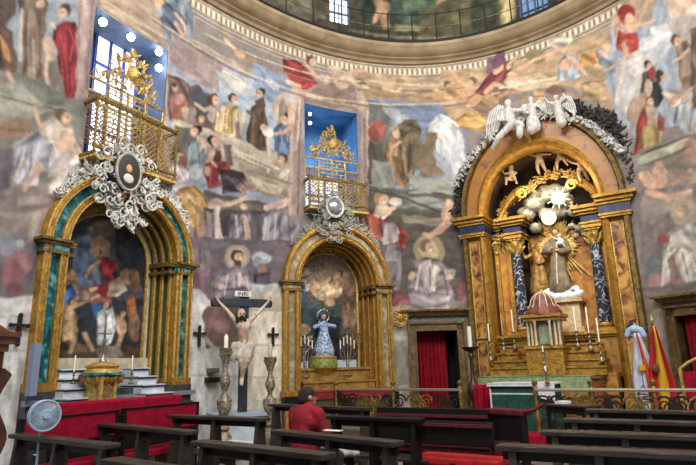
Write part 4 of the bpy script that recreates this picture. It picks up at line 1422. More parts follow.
# backing panels
mb = MB(); mb.fbox(F3, UC-RI, UC-RI+.34, 2.26, 4.75, .62, 1.24); obj('orange_panel', mb, JASPER2, RT, 0)
mb = MB(); mb.fbox(F3, UC+RI-.3, UC+RI, 2.26, 4.75, .62, 1.24); obj('orange_panel', mb, JASPER2, RT, 0)
for u in (UC-RI+.06, UC-RI+.40, UC+RI-.36, UC+RI-.05):
    mb = MB(); mb.fbox(F3, u-.05, u+.05, 2.26, 4.8, .52, .7); obj('gilt_strip', mb, GOLD, RT, 0)
def capital(mb, c, r, h, seed):
    rnd = random.Random(seed); mb.lathe([(r*.9, 0), (r*.95, h*.3), (r*1.3, h*.85), (r*1.3, h)], c, 14)
    for i in range(16):
        a = 2*PI*i/16; d = Vector((math.cos(a), math.sin(a), 0))
        mb.leaf(Vector(c)+d*r*.95+Vector((0, 0, h*(.05 if i % 2 else .4))), Vector((0, 0, 1))+d*.2, d, h*.5, h*.22, .5)
    for i in range(4):
        a = PI/4+i*PI/2; d = Vector((math.cos(a), math.sin(a), 0)); mb.scroll(Vector(c)+d*r*1.4+Vector((0, 0, h*.85)), d, Vector((0, 0, 1)), h*.2, h*.05, 1.3)
    mb.box(Vector(c)+Vector((0, 0, h*1.02)), (r*3, r*3, h*.12), F3.R)
def at3(px, py, n): u, w = F3.at(px, py, n); return u
colu = [(at3(520, 290, .48), .48), (at3(600, 280, .48), .48)]
for (u, n) in colu:
    c = F3.P(u, 2.26, n)
    mb = MB(); mb.lathe([(.15, .2), (.155, .25), (.15, .9), (.125, 2.15)], c, 20); col = obj('marble_column', mb, BLACKM, RT)
    mb = MB(); mb.lathe([(.21, 0), (.21, .07), (.18, .09), (.2, .13), (.17, .16), (.16, .2)], c, 20); mb.box(c+Vector((0, 0, .03)), (.44, .44, .06), F3.R); obj('column_base', mb, GOLD, col)
    mb = MB(); capital(mb, c+Vector((0, 0, 2.15)), .13, .36, 3); obj('capital', mb, GOLDL, col)
    mb = MB(); mb.fbox(F3, u-.24, u+.24, 1.2, 2.06, n-.26, n+.2); obj('column_pedestal', mb, OCHRE, RT, 0)
# inner gilt pilasters behind the columns
for u, n in ((colu[0][0]-.3, .72), (colu[1][0]+.28, .72)):
    c = F3.P(u, 2.26, n); mb = MB(); mb.fbox(F3, u-.09, u+.09, 2.26, 4.45, n-.05, n+.2); p_ = obj('gilt_pilaster', mb, OCHRE, RT, 0)
    mb = MB(); capital(mb, F3.P(u, 4.41, n), .1, .34, 5); obj('capital', mb, GOLDL, p_)
# entablature blocks over the columns, breaking forward
for s, (u, n) in zip((-1, 1), colu):
    ue = UC+s*RI; a, b_ = sorted((u-s*.26, ue))
    mb = MB()
    for w0, w1, e in ((4.80, 4.9, 0), (4.9, 4.95, .04), (5.14, 5.2, .05), (5.2, 5.28, .12), (5.28, 5.36, .18)):
        mb.fbox(F3, a-e*(s > 0), b_+e*(s < 0), w0, w1, .62-e, 1.24); mb.fbox(F3, u-.24-e, u+.24+e, w0, w1, n-.24-e, 1.24)
    en = obj('entablature', mb, GOLD, RT, 0)
    mb = MB(); mb.fbox(F3, a, b_, 4.95, 5.14, .64, 1.24); mb.fbox(F3, u-.23, u+.23, 4.95, 5.14, n-.22, 1.2); obj('navy_frieze', mb, NAVY, en, 0)
    # broken curved pediment springing inwards
    mb = MB(); pts = []
    for i in range(10):
        t = i/9; pts.append((u+s*.32-s*t*.66, 5.42+.62*math.sin(t*PI*.52), .34))
    for off, r in ((0, .06), (.09, .05), (.17, .04)):
        mb.tube([F3.P(q[0], q[1]+off, q[2]+off*.4) for q in pts], r, 6)
    mb.scroll(F3.P(pts[-1][0], pts[-1][1]-.06, .3), F3.u*s, Vector((0, 0, 1)), .16, .05, 1.4)
    obj('broken_pediment', mb, GOLD, RT)
# central niche panel with gilt rays
u0, u1 = colu[0][0]+.2, colu[1][0]-.2
mb = MB(); mb.fbox(F3, u0, u1, 2.26, 4.95, 1.0, 1.24); obj('niche_panel', mb, JASPER2, RT, 0)
mb = MB(); cu, cw = F3.at(556, 245, .9)
rnd = random.Random(9)
for i in range(64):
    a = math.radians(-200+i*220/63) if False else 2*PI*i/64; L = rnd.uniform(.75, 1.25) if abs(math.cos(a)) < .7 else rnd.uniform(.45, .62)
    if math.sin(a) > .3: L *= .75
    d = F3.u*math.cos(a)+Vector((0, 0, math.sin(a))); p = F3.P(cu, cw, .93)
    mb.tube([p+d*.1, p+d*L*.7, p+d*L], [.015, .04, .012], 4)
obj('gilt_rays', mb, GOLDL, RT, 20)
# upper glory: white clouds, stucco rays, gilded foliage
def clouds(F, name, lst, m, parent=None, vox=.03):
    mb = MB()
    for px, py, n, r in lst:
        p = F.px(px, py, n); r *= 1.3 if name == 'cloud_base' else 1; mb.ball(p, (r, r*.8, r*.75), None, 10, 7)
    return obj(name, mb, m, parent, voxel=vox)
clouds(F3, 'glory_clouds', [(527, 222, .85, .16), (523, 212, .85, .18), (530, 203, .85, .2), (536, 195, .9, .2), (545, 190, .9, .2), (555, 188, .9, .18), (566, 190, .9, .17), (572, 226, .7, .12), (580, 228, .65, .14), (589, 225, .6, .12), (585, 234, .65, .1), (576, 236, .7, .1), (533, 212, .9, .2), (543, 204, .95, .2), (570, 200, .9, .15), (564, 210, .95, .16), (548, 215, .8, .26), (584, 218, .7, .1), (535, 205, .7, .28), (550, 196, .75, .26), (566, 200, .75, .24), (528, 215, .7, .22), (560, 212, .8, .24), (536, 228, .8, .2), (574, 212, .7, .18)], mat('silvered_stucco', '#b5ae9c', .6, 0, '#7c7664', 9, .7), RT)
mb = MB(); cu2, cw2 = F3.at(558, 198, .45)
for i in range(20):
    a = 2*PI*i/20; d = F3.u*math.cos(a)+Vector((0, 0, math.sin(a))); p = F3.P(cu2, cw2, .47); L = .2+.1*(i % 2)
    mb.tube([p, p+d*L], [.045, .012], 5)
disc(mb, F3, cu2, cw2, .44, .5, .11, .11); obj('sunburst', mb, mat('pale_blue_glass_star', '#9cc6cf', .3, 0, '#e6e2bc', 6), RT, 30)
mb = MB(); rnd = random.Random(21)
def garland(mb, plist, n, size, F, ns, buds=False, jit=3):
    for i in range(n):
        t = rnd.random()*(len(plist)-1); k = int(t); f = t-k; x = plist[k][0]*(1-f)+plist[k+1][0]*f; y = plist[k][1]*(1-f)+plist[k+1][1]*f
        p = F.px(x+rnd.uniform(-jit, jit), y+rnd.uniform(-jit, jit), ns+rnd.uniform(-.08, .08))
        if buds and rnd.random() < .45: mb.ball(p, size*rnd.uniform(.3, .5), seg=7, rings=5); continue
        if rnd.random() < .4: mb.scroll(p, F.u, Vector((0, 0, 1)), size*.6, size*.15, 1.2, rnd.choice((1, -1)))
        else:
            a = rnd.uniform(0, 2*PI); mb.leaf(p, F.u*math.cos(a)+Vector((0, 0, math.sin(a))), -F.n, size*1.2, size*.45, .4)
garland(mb, [(500, 208), (510, 200), (524, 192), (536, 182), (548, 176), (560, 173), (572, 176), (584, 184), (594, 190), (600, 200)], 170, .13, F3, .6)
garland(mb, [(500, 212), (504, 222)], 30, .12, F3, .4); garland(mb, [(596, 196), (603, 210)], 30, .12, F3, .45)
garland(mb, [(492, 238), (504, 240)], 26, .12, F3, .5); garland(mb, [(496, 238), (496, 252)], 20, .1, F3, .5)
obj('gilt_foliage', mb, GOLDL, RT)

# stepped gradines and cornice in front
GR = thing('altar_gradine', 'golden stepped shelves behind the main altar table carrying the candlesticks', 'altar shelf', F3.P(0, 1.2, -.2))
for i, (w, n) in enumerate(((1.98, .0), (1.80, -.2), (1.62, -.4), (1.46, -.6))):
    for a, b_ in ((-1.2, -.42), (.44, 1.2)):
        mb = MB(); mb.fbox(F3, a-.04*i, b_+.04*i, w-.2, w, n-.02, .3); mb.fbox(F3, a-.04*i-.02, b_+.04*i+.02, w-.04, w, n-.06, .3); obj('step', mb, GOLD, GR, 0)
mb = MB(); mb.fbox(F3, -1.45, 1.5, .2, 1.3, -.55, .3); obj('gradine_body', mb, JASPER, GR, 0)
AT = thing('high_altar_table', 'altar table under a long pale green fringed cloth, below the golden shelves', 'altar table', F3.P(-.1, .2, -.85))
mb = MB(); mb.fbox(F3, -1.4, 1.25, .2, 1.2, -1.15, -.55); obj('altar_block', mb, mat('altar_orange_stone', '#9c5a24', .5, 0, '#6c3a1a', 5), AT, 0)
mb = MB(); mb.fbox(F3, -1.45, 1.28, 1.2, 1.24, -1.2, -.5); obj('altar_slab', mb, GOLDD, AT, 0)
mb = MB(); mb.fbox(F3, -1.43, 1.06, .93, 1.26, -1.22, -1.18); mb.fbox(F3, -1.43, 1.06, 1.235, 1.26, -1.22, -.6); fc = obj('green_frontal', mb, GREEN, AT, 0)
mb = MB()
for i in range(110): u = -1.42+i*(2.46/109); mb.tube([F3.P(u, .94, -1.21), F3.P(u+.004, .84, -1.21)], .009, 4)
obj('gold_fringe', mb, GOLDL, fc, 0)

# tabernacle temple
TB = thing('tabernacle', 'small domed temple with red dome and thin columns in the middle of the golden shelves', 'tabernacle', F3.P(*(F3.at(545, 352, -.45)), -.45))
tu, _ = F3.at(546, 340, -.45)
b0 = 1.62
mb = MB(); mb.fbox(F3, tu-.42, tu+.42, b0-.35, b0+.25, -.75, .1); mb.fbox(F3, tu-.45, tu+.45, b0+.25, b0+.31, -.8, .1); mb.fbox(F3, tu-.42, tu+.42, b0+.9, b0+.98, -.72, .1); mb.fbox(F3, tu-.46, tu+.46, b0+.98, b0+1.05, -.78, .1); obj('temple_body', mb, GOLD, TB, 0)
mb = MB(); mb.fbox(F3, tu-.3, tu+.3, b0+.31, b0+.9, -.5, .1); obj('temple_core', mb, OCHRE, TB, 0)
mb = MB(); a_ = [(tu-.12, b0+.35), (tu+.12, b0+.35), (tu+.12, b0+.72)]+[(tu+.12*math.cos(q), b0+.72+.12*math.sin(q)) for q in np.linspace(.3, PI-.3, 7)]+[(tu-.12, b0+.72)]
mb.prism(a_, lambda a, b, d: F3.P(a, b, d), -.56, -.48); obj('temple_door', mb, mat('pale_green_enamel', '#9aa88a', .4, 0, '#6c7c60', 9), TB, 0)
for u in (-.36, -.27, -.17, .17, .27, .36):
    c = F3.P(tu+u, b0+.33, -.62-(.06 if abs(u) < .2 else 0)); mb = MB(); mb.lathe([(.04, 0), (.03, .04), (.026, .5), (.042, .55), (.042, .57)], c, 10); obj('temple_column', mb, CREAM, TB)
mb = MB(); c = F3.P(tu, b0+1.05, -.38); Rr = F3.R
prof = [(.44, 0), (.43, .06), (.36, .17), (.3, .24), (.27, .36), (.2, .46), (.1, .53), (.03, .56)]
mb.lathe(prof, c, 12, Rr); dm = obj('dome', mb, mat('red_brown_dome', '#7c4632', .45, 0, '#5c3022', 8), TB, 20)
mb = MB()
for i in range(12):
    a = 2*PI*i/12; d = Rr @ Vector((math.cos(a), math.sin(a), 0)); mb.tube([c+d*(r+.006)+Vector((0, 0, z)) for r, z in prof[2:]], .014, 5)
obj('dome_rib', mb, CREAM, dm)
mb = MB(); mb.lathe([(.03, .54), (.05, .58), (.02, .63), (.035, .67), (.001, .71)], c, 10); obj('finial', mb, GOLDL, dm)
# pedestal beneath the saint
PD = MB(); pu0, pu1 = .02, .75
PD.fbox(F3, pu0-.05, pu1+.05, 2.26, 2.4, .42, 1.0); PD.fbox(F3, pu0+.02, pu1-.02, 2.4, 3.02, .5, 1.0); PD.fbox(F3, pu0-.06, pu1+.08, 3.02, 3.12, .4, 1.0)
o = obj('saint_pedestal', PD, mat('cream_gilt', '#b08a48', .4, .2, '#d2c0a0', 4), RT, 0)

# ---- figures helper: overlapping tapered limbs fused into one body
def human(F, o, s, J, name, m, parent=None, vox=None, seg=10):
    """J: list of (u,w,n,r, u,w,n,r) limbs in head-to-foot units (1 = standing height)"""
    mb = MB(); ou, ow, on = o
    for j in J:
        a = F.P(ou+j[0]*s, ow+j[1]*s, on+j[2]*s); b = F.P(ou+j[4]*s, ow+j[5]*s, on+j[6]*s); mb.cap(a, j[3]*s, b, j[7]*s, seg)
    return obj(name, mb, m, parent, voxel=vox or s*.016)
def face(F, o, s, u, w, n, r, parent, m=DARKHAIR):
    mb = MB()
    for k in (-1, 1): mb.ball(F.P(o[0]+(u+k*r*.38)*s, o[1]+(w+r*.1)*s, o[2]+(n-r*.92)*s), r*.13*s)
    mb.box(F.P(o[0]+u*s, o[1]+(w-r*.5)*s, o[2]+(n-r*.93)*s), (r*.5*s, r*.1*s, r*.1*s), F.R); obj('eyes_and_mouth', mb, m, parent)
PUT = [(0, .80, 0, .10, 0, .83, -.01, .105), (0, .70, 0, .05, 0, .78, 0, .06), (0, .64, 0, .10, 0, .45, 0, .105), (-.08, .64, 0, .05, .08, .64, 0, .05), (-.06, .42, 0, .08, .06, .42, 0, .08), (0, .80, -.09, .02, 0, .79, -.12, .018)]
def putto(px, py, n, s, pose, m, label, F=F3, wings=False, grp='gilded cherubs on the altarpiece', cat='cherub statue', nm='cherub_statue', tilt=0):
    u, w = F.at(px, py, n); t = thing(nm, label, cat, F.P(u, w, n), group=grp); o = (u, w, n); J = list(PUT)
    la, ra, ll, rl = pose
    for sgn, (e, h) in ((-1, la), (1, ra)):
        J += [(sgn*.10, .64, 0, .045, e[0], e[1], e[2], .036), (e[0], e[1], e[2], .036, h[0], h[1], h[2], .026), (h[0], h[1], h[2], .03, h[0]+.01, h[1]+.02, h[2]-.02, .026)]
    for sgn, (k, f) in ((-1, ll), (1, rl)):
        J += [(sgn*.06, .42, 0, .075, k[0], k[1], k[2], .055), (k[0], k[1], k[2], .055, f[0], f[1], f[2], .035), (f[0], f[1], f[2], .033, f[0], f[1]-.01, f[2]-.09, .024)]
    human(F, o, s, J, 'body', m, t)
    mb = MB(); mb.ball(F.P(u, w+.865*s, n+.02*s), (.105*s, .105*s, .085*s), F.R); obj('hair', mb, m, t)
    if wings:
        for sg in (-1, 1):
            mb = MB()
            for i in range(7):
                a = math.radians(20+i*17); d = F.u*(sg*math.cos(a))+Vector((0, 0, math.sin(a)*.9-.1)); p = F.P(u+sg*.06*s, w+.6*s, n+.1*s)
                L = s*(.62-.05*i)
                mb.tube([p, p+d*L*.6, p+d*L], [.03*s, .05*s, .015*s], 6)
            obj('wing', mb, m, t)
    return t
pose_sit = (((-.2, .6, -.1), (-.28, .72, -.15)), ((.2, .56, -.1), (.12, .46, -.2)), ((-.14, .4, -.22), (-.16, .18, -.22)), ((.14, .38, -.22), (.2, .16, -.2)))
pose_fly = (((-.24, .7, 0), (-.38, .8, -.05)), ((.24, .62, 0), (.36, .56, -.05)), ((-.08, .22, -.05), (-.05, .02, 0)), ((.1, .22, .02), (.16, .05, .08)))
pose_up = (((-.22, .68, 0), (-.24, .86, -.05)), ((.22, .6, -.05), (.34, .68, -.1)), ((-.12, .24, -.1), (-.14, .04, 0)), ((.12, .3, -.16), (.2, .12, -.05)))
PUTM = mat('cherub_flesh', '#c4a880', .5, 0, '#9a7c54', 8)
putto(513, 190, .3, .78, pose_sit, PUTM, 'cherub statue sitting above the left black marble column')
putto(541, 174, .35, .85, pose_fly, PUTM, 'dim cherub statue standing at the top of the altarpiece, leftmost of the upper three')
putto(562, 170, .35, .8, pose_up, PUTM, 'cherub statue at the centre top of the altarpiece, under the keystone')
putto(583, 182, .3, .82, pose_fly, PUTM, 'cherub statue perched over the right black marble column')
putto(556, 220, .75, .42, pose_fly, mat('painted_flesh', '#d3c0a8', .5), 'small pale cherub tumbling in the white clouds above the saint statue')
putto(573, 216, .7, .42, pose_up, mat('painted_flesh', '#d3c0a8', .5), 'small pale cherub at the right edge of the white clouds above the saint statue')

# ---- saint with the child
su, sw = F3.at(562, 290, .7); S_ = 1.62
ST = thing('saint_statue', 'standing saint statue in a brown habit holding a child, before golden rays', 'statue', F3.P(su, sw, .7))
o = (su, sw, .7)
human(F3, o, S_, [(0, .93, 0, .055, 0, .94, -.01, .058), (0, .82, 0, .035, 0, .9, 0, .04), (-.10, .79, 0, .05, .10, .79, 0, .05), (0, .78, 0, .10, 0, .6, 0, .105), (-.12, .78, 0, .045, -.17, .64, -.04, .04), (-.17, .64, -.04, .036, -.07, .66, -.14, .025), (.12, .78, 0, .045, .16, .63, -.05, .04), (.16, .63, -.05, .036, .04, .62, -.16, .026), (-.07, .66, -.14, .024, -.04, .67, -.16, .02), (.04, .62, -.16, .024, 0, .62, -.17, .02), (0, .93, -.05, .014, 0, .925, -.065, .012), (-.05, .03, -.03, .04, -.05, .02, -.12, .03), (.05, .03, -.02, .04, .05, .02, -.1, .03)], 'body', mat('statue_flesh', '#c49a78', .5), ST)
rb = human(F3, o, S_, [(-.09, .79, 0, .06, .09, .79, 0, .06), (0, .78, 0, .115, 0, .58, 0, .12), (0, .58, 0, .12, -.02, .3, .0, .14), (-.02, .3, 0, .14, -.03, .05, 0, .17), (.05, .4, -.06, .06, .09, .05, -.08, .07), (-.06, .4, -.06, .05, -.08, .05, -.09, .06), (-.12, .78, 0, .058, -.18, .64, -.04, .062), (-.18, .64, -.04, .06, -.1, .63, -.12, .055), (.12, .78, 0, .058, .17, .63, -.04, .062), (.17, .63, -.04, .06, .08, .6, -.13, .055), (0, .82, .02, .08, 0, .79, .03, .09)], 'habit', mat('brown_habit', '#5c5242', .7, 0, '#8a7a5c', 5, .3), ST)
mb = MB(); mb.tube([F3.P(su+.02, sw+.62*S_, .7-.13*S_), F3.P(su-.02, sw+.35*S_, .7-.15*S_), F3.P(su-.03, sw+.08*S_, .7-.19*S_)], .022, 6); obj('rope_belt', mb, CREAM, rb)
mb = MB(); mb.ball(F3.P(su, sw+.955*S_, .7+.01), (.1, .1, .075), F3.R); obj('hair', mb, HAIR, ST)
face(F3, o, S_, 0, .935, -.005, .056, ST)
hu, hw = F3.at(549, 218, .5)
mb = MB(); disc(mb, F3, hu, hw, .48, .54, .19, .19); mb.ball(F3.P(hu, hw, .5), (.14, .06, .14), F3.R); tag(obj('halo_cloud', mb, mat('glowing_white_stucco', '#efe6cf', .6), None), 'round pale disc hanging behind and left of the saint statue head', 'disc')
CH = thing('child_statue', 'small child statue in white seated on the arm of the saint statue', 'statue', F3.P(su+.1, sw+.6*S_, .5)); oc = (su+.13, sw+.60*S_, .48); s_ = .5
human(F3, oc, s_, PUT+[(-.1, .64, 0, .045, -.24, .72, -.05, .035), (-.24, .72, -.05, .035, -.34, .8, -.08, .028), (.1, .64, 0, .045, .2, .5, -.1, .035), (.2, .5, -.1, .035, .1, .42, -.2, .028), (-.06, .42, 0, .075, -.12, .4, -.22, .055), (-.12, .4, -.22, .05, -.14, .16, -.22, .035), (.06, .42, 0, .075, .16, .38, -.2, .055), (.16, .38, -.2, .05, .24, .2, -.18, .035)], 'body', mat('painted_flesh', '#d3c0a8', .5), CH)
human(F3, oc, s_, [(0, .6, 0, .125, 0, .42, 0, .14), (-.06, .42, -.02, .11, -.1, .4, -.16, .08), (.06, .42, -.02, .11, .12, .38, -.16, .08)], 'tunic', mat('blue_white_tunic', '#a9bcd0', .7), CH)
clouds_b = clouds(F3, 'cloud_base', [(545, 294, .6, .1), (550, 296, .55, .12), (557, 298, .5, .12), (564, 297, .5, .12), (571, 296, .5, .12), (578, 294, .55, .1), (541, 298, .6, .09), (548, 290, .65, .07), (576, 288, .65, .08), (581, 292, .6, .07), (560, 291, .62, .1), (568, 290, .65, .1)], WHITEM)
tag(clouds_b, 'bank of white stucco cloud under the feet of the saint statue', 'cloud')
# kneeling gilded figure beside the saint
ku, kw = F3.at(541, 292, .75)
AG = thing('angel_statue', 'gilded angel statue leaning with raised hand, left of the saint statue', 'statue', F3.P(ku, kw, .75)); o = (ku, kw, .75); s_ = 1.5
human(F3, o, s_, [(-.06, .8, 0, .06, -.05, .82, -.01, .06), (-.02, .7, 0, .035, -.05, .78, 0, .04), (-.1, .68, 0, .045, .08, .66, 0, .045), (0, .66, 0, .09, .02, .46, 0, .1), (-.1, .68, 0, .04, -.2, .62, -.05, .035), (-.2, .62, -.05, .03, -.24, .76, -.08, .022), (.08, .66, 0, .04, .12, .52, -.08, .035), (.12, .52, -.08, .03, .04, .48, -.14, .024), (0, .45, 0, .1, -.04, .2, 0, .13), (-.04, .2, 0, .13, -.05, .03, 0, .14), (.06, .4, -.04, .08, .08, .05, -.03, .1)], 'body', mat('gilded_flesh', '#a8803c', .45, .3, '#6f4c20', 8, .4), AG)
mb = MB(); mb.ball(F3.P(ku-.06*s_, kw+.85*s_, .77), (.1, .1, .08), F3.R); obj('hair', mb, GOLDD, AG)

# ---- white stucco angels, garland and dark wings over the great arch
def angel(px, py, n, s, label, lean, pose, wing):
    u, w = F3.at(px, py, n); t = thing('stucco_angel', label, 'stucco angel', F3.P(u, w, n), group='white stucco angels over the main arch'); o = (u, w, n); L = lean
    J = [(L*.5, .84, 0, .07, L*.5, .87, -.01, .07), (L*.4, .72, 0, .04, L*.5, .8, 0, .045), (L*.3-.11, .68, 0, .05, L*.3+.11, .68, 0, .05), (L*.3, .66, 0, .11, 0, .42, 0, .12)]
    for q in pose: J.append(q)
    J = [(a[0], a[1], a[2], a[3]*1.05, a[4], a[5], a[6], a[7]*1.05) for a in J]
    human(F3, o, s, J, 'body', mat('angel_stucco', '#d2d0ca', .65, 0, '#a4a198', 9, .5), t)
    mb = MB(); mb.ball(F3.P(u+L*.5*s, w+.9*s, n+.02), (.075*s, .075*s, .06*s), F3.R); obj('hair', mb, STUCCO, t)
    for sg, ang, L2 in wing:
        mb = MB(); p = F3.P(u+(L*.3+sg*.05)*s, w+.66*s, n+.1*s)
        ca, sa = math.cos(math.radians(ang)), math.sin(math.radians(ang)); q = L2*s/.6
        def wp(a, b, d): return p+F3.u*(sg*(a*ca-b*sa)*q)+Vector((0, 0, (a*sa+b*ca)*q))+F3.n*d
        mb.prism([(0, .02), (.1, .2), (.22, .24), (.34, .12), (.4, -.1), (.38, -.34), (.3, -.55), (.24, -.4), (.17, -.3), (.1, -.14), (.02, -.06)], wp, -.02*s, .03*s)
        for i in range(7):
            t0 = .06+i*.05; mb.tube([wp(t0, .16-abs(i-3)*.02, -.03*s), wp(t0+.03, -.05-.03*i, -.05*s), wp(t0+.01, -.14-.055*i, -.03*s)], [.022*q, .026*q, .01*q], 5)
        obj('wing', mb, STUCCO, t)
    return t
angel(512, 143, -.35, 1.32, 'white stucco angel reclining on the left shoulder of the great arch', .0,
      [(0, .42, 0, .11, .1, .34, -.18, .08), (.1, .34, -.18, .08, -.2, .1, -.2, .06), (-.2, .1, -.2, .06, -.36, -.08, -.16, .035), (0, .4, 0, .11, .22, .28, -.12, .09), (.22, .28, -.12, .08, .2, .05, -.16, .06), (-.1, .68, 0, .045, -.18, .5, -.1, .04), (-.18, .5, -.1, .036, 0, .42, -.2, .026), (.13, .68, 0, .045, .3, .6, -.05, .04), (.3, .6, -.05, .036, .4, .5, -.1, .026)], [(-1, 12, .62)])
angel(534, 130, -.3, 1.0, 'white stucco angel with spread wings standing over the middle of the great arch', .0,
      [(0, .42, 0, .12, -.04, .2, -.05, .13), (-.04, .2, -.05, .13, -.04, 0, -.05, .12), (.02, .4, 0, .1, .08, .05, -.05, .12), (-.1, .68, 0, .045, -.24, .56, -.08, .04), (-.24, .56, -.08, .036, -.12, .46, -.16, .026), (.11, .68, 0, .045, .24, .56, -.06, .04), (.24, .56, -.06, .036, .3, .42, -.12, .026)], [(-1, 0, .46), (1, 0, .46)])
angel(560, 124, -.3, .86, 'smallest white stucco angel holding up an arm, right of the two larger ones', -.05,
      [(0, .42, 0, .12, .04, .2, -.05, .14), (.04, .2, -.05, .14, .06, 0, -.05, .14), (-.1, .68, 0, .05, -.26, .78, 0, .04), (-.26, .78, 0, .036, -.34, .95, -.05, .026), (.11, .68, 0, .045, .26, .74, -.06, .04), (.26, .74, -.06, .036, .2, .9, -.05, .026)], [(1, 10, .6)])
gd = MB(); rnd = random.Random(33)
arcp = [(457, 186), (462, 172), (470, 160), (480, 148), (494, 136), (508, 124), (524, 118), (540, 114), (556, 114), (570, 118), (584, 122), (596, 130), (606, 138), (616, 146), (623, 152)]
garland(gd, arcp, 420, .09, F3, -.2, True, 3.2)
tag(obj('stucco_garland', gd, STUCCO, None), 'white stucco garland of small flowers following the outside of the great arch', 'garland')
gd = MB(); garland(gd, [(455, 214), (457, 200), (460, 186), (464, 172), (470, 162), (480, 149), (488, 142)], 150, .13, F3, -.06, jit=2.5)
tag(obj('dark_leaf_border', gd, DLEAF, None), 'dark leafy border behind the left side of the great arch', 'leaf border')
gd = MB(); garland(gd, [(594, 112), (604, 116), (613, 124), (621, 134), (628, 146), (633, 158), (637, 170), (640, 184)], 300, .15, F3, -.05, jit=4)
tag(obj('dark_leaf_border', gd, DLEAF, None), 'dark leafy border behind the right side of the great arch', 'leaf border')
gd = MB(); garland(gd, [(566, 106), (574, 102), (582, 110), (590, 114)], 60, .14, F3, -.02)
tag(obj('dark_leaf_tuft', gd, DLEAF, None), 'dark leaf tuft behind the smallest stucco angel over the great arch', 'leaf border')
# ------------------------------------------------------------------ doors with curtains
def curtain(F, u0, u1, w0, w1, n, m, folds, label, cat='curtain'):
    mb = MB(); nx = folds*8; nz = 10; vs = []; fs = []
    for j in range(nz+1):
        for i in range(nx+1):
            t = i/nx; a = .045*math.sin(t*folds*2*PI)+.02*math.sin(t*folds*4.6*PI+1+j*.2); vs.append(F.P(u0+(u1-u0)*t, w0+(w1-w0)*j/nz, n+a*(1.1-.5*j/nz)))
    for j in range(nz):
        for i in range(nx): k = j*(nx+1)+i; fs.append((k, k+1, k+nx+2, k+nx+1))
    mb.add(vs, fs); o = obj('door_curtain', mb, m, None, 60); md = o.modifiers.new('thickness', 'SOLIDIFY'); md.thickness = .012
    return tag(o, label, cat)
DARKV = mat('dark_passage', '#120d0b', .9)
def doorway(ta, tb, z1, num, zc, side):
    G, h = chord(ta, tb, .0)
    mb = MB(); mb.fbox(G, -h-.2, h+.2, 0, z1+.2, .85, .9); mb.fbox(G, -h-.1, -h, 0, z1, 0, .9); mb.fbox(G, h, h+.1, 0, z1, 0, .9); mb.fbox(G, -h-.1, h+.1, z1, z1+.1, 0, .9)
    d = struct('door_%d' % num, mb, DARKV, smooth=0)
    mb = MB(); a = .2
    for s in (-1, 1):
        q = sorted((s*(h-.02), s*(h+a))); mb.fbox(G, q[0], q[1], .2, z1+a, -.1, .15)
        q = sorted((s*(h+a-.05), s*(h+a))); mb.fbox(G, q[0], q[1], .2, z1+a, -.15, .15)
        q = sorted((s*(h-.02), s*(h+.02))); mb.fbox(G, q[0], q[1], .2, z1, -.14, .15)
    mb.fbox(G, -h-a, h+a, z1-.02, z1+a, -.1, .15); mb.fbox(G, -h-a, h+a, z1+a-.05, z1+a, -.15, .15); mb.fbox(G, -h, h, z1-.03, z1+.02, -.14, .15)
    obj('door_frame', mb, mat('gilt_brown_frame', '#7b6138', .45, .15, '#4c3a22', 5, .2), d, 0)
    mb = MB(); mb.fbox(G, -h-a-.05, h+a+.05, z1+a, zc-.1, -.05, .15); obj('door_lintel', mb, mat('grey_relief', '#7a756c', .7, 0, '#5c574e', 9, .5), d, 0)
    mb = MB()
    for w0, w1, e in ((zc-.1, zc-.05, .05), (zc-.05, zc, .1), (zc, zc+.05, .17)): mb.fbox(G, -h-a-e, h+a+e, w0, w1, -.12-e, .15)
    obj('door_cornice', mb, GOLDD, d, 0)
    return G, h
D1, hd1 = doorway(-10.6, -2.0, 2.47, 1, 2.95, 0)
D2, hd2 = doorway(36.3, 45.5, 2.48, 2, 2.85, 1)
curtain(D1, -hd1+.02, hd1-.27, .22, 2.44, .3, REDC, 6, 'red curtain hanging in the doorway between the two golden altars')
curtain(D2, -hd2+.1, hd2-.05, .22, 2.46, .08, REDC, 6, 'red curtain hanging in the doorway beside the two flags')
def free(px, py, d):
    """point on the line of sight at horizontal distance d"""
    r = ray(px, py); k = d/math.hypot(r.x, r.y); return Vector((r.x*k, r.y*k, r.z*k+CAMZ))
VW = Frame((0, 0), (1, 0))                                        # upright plane facing the nave entrance
# gilt sconce beside the first doorway
t = thing('wall_sconce', 'gilt wall sconce on the marble beside the middle golden altar', 'sconce', D1.px(400, 322, -.15))
u, w = D1.at(400, 318, -.12)
mb = MB(); mb.lathe([(.001, -.22), (.05, -.2), (.12, -.1), (.15, .02), (.13, .1), (.17, .16), (.1, .2), (.001, .22)], D1.P(u, w, -.1), 14); obj('shell', mb, GOLD, t)
mb = MB()
for i in range(14): a = i*.45; mb.scroll(D1.P(u+.15*math.cos(a), w+.2*math.sin(a), -.22), D1.u, Vector((0, 0, 1)), .06, .015, 1.2)
obj('scrolls', mb, GOLDL, t)
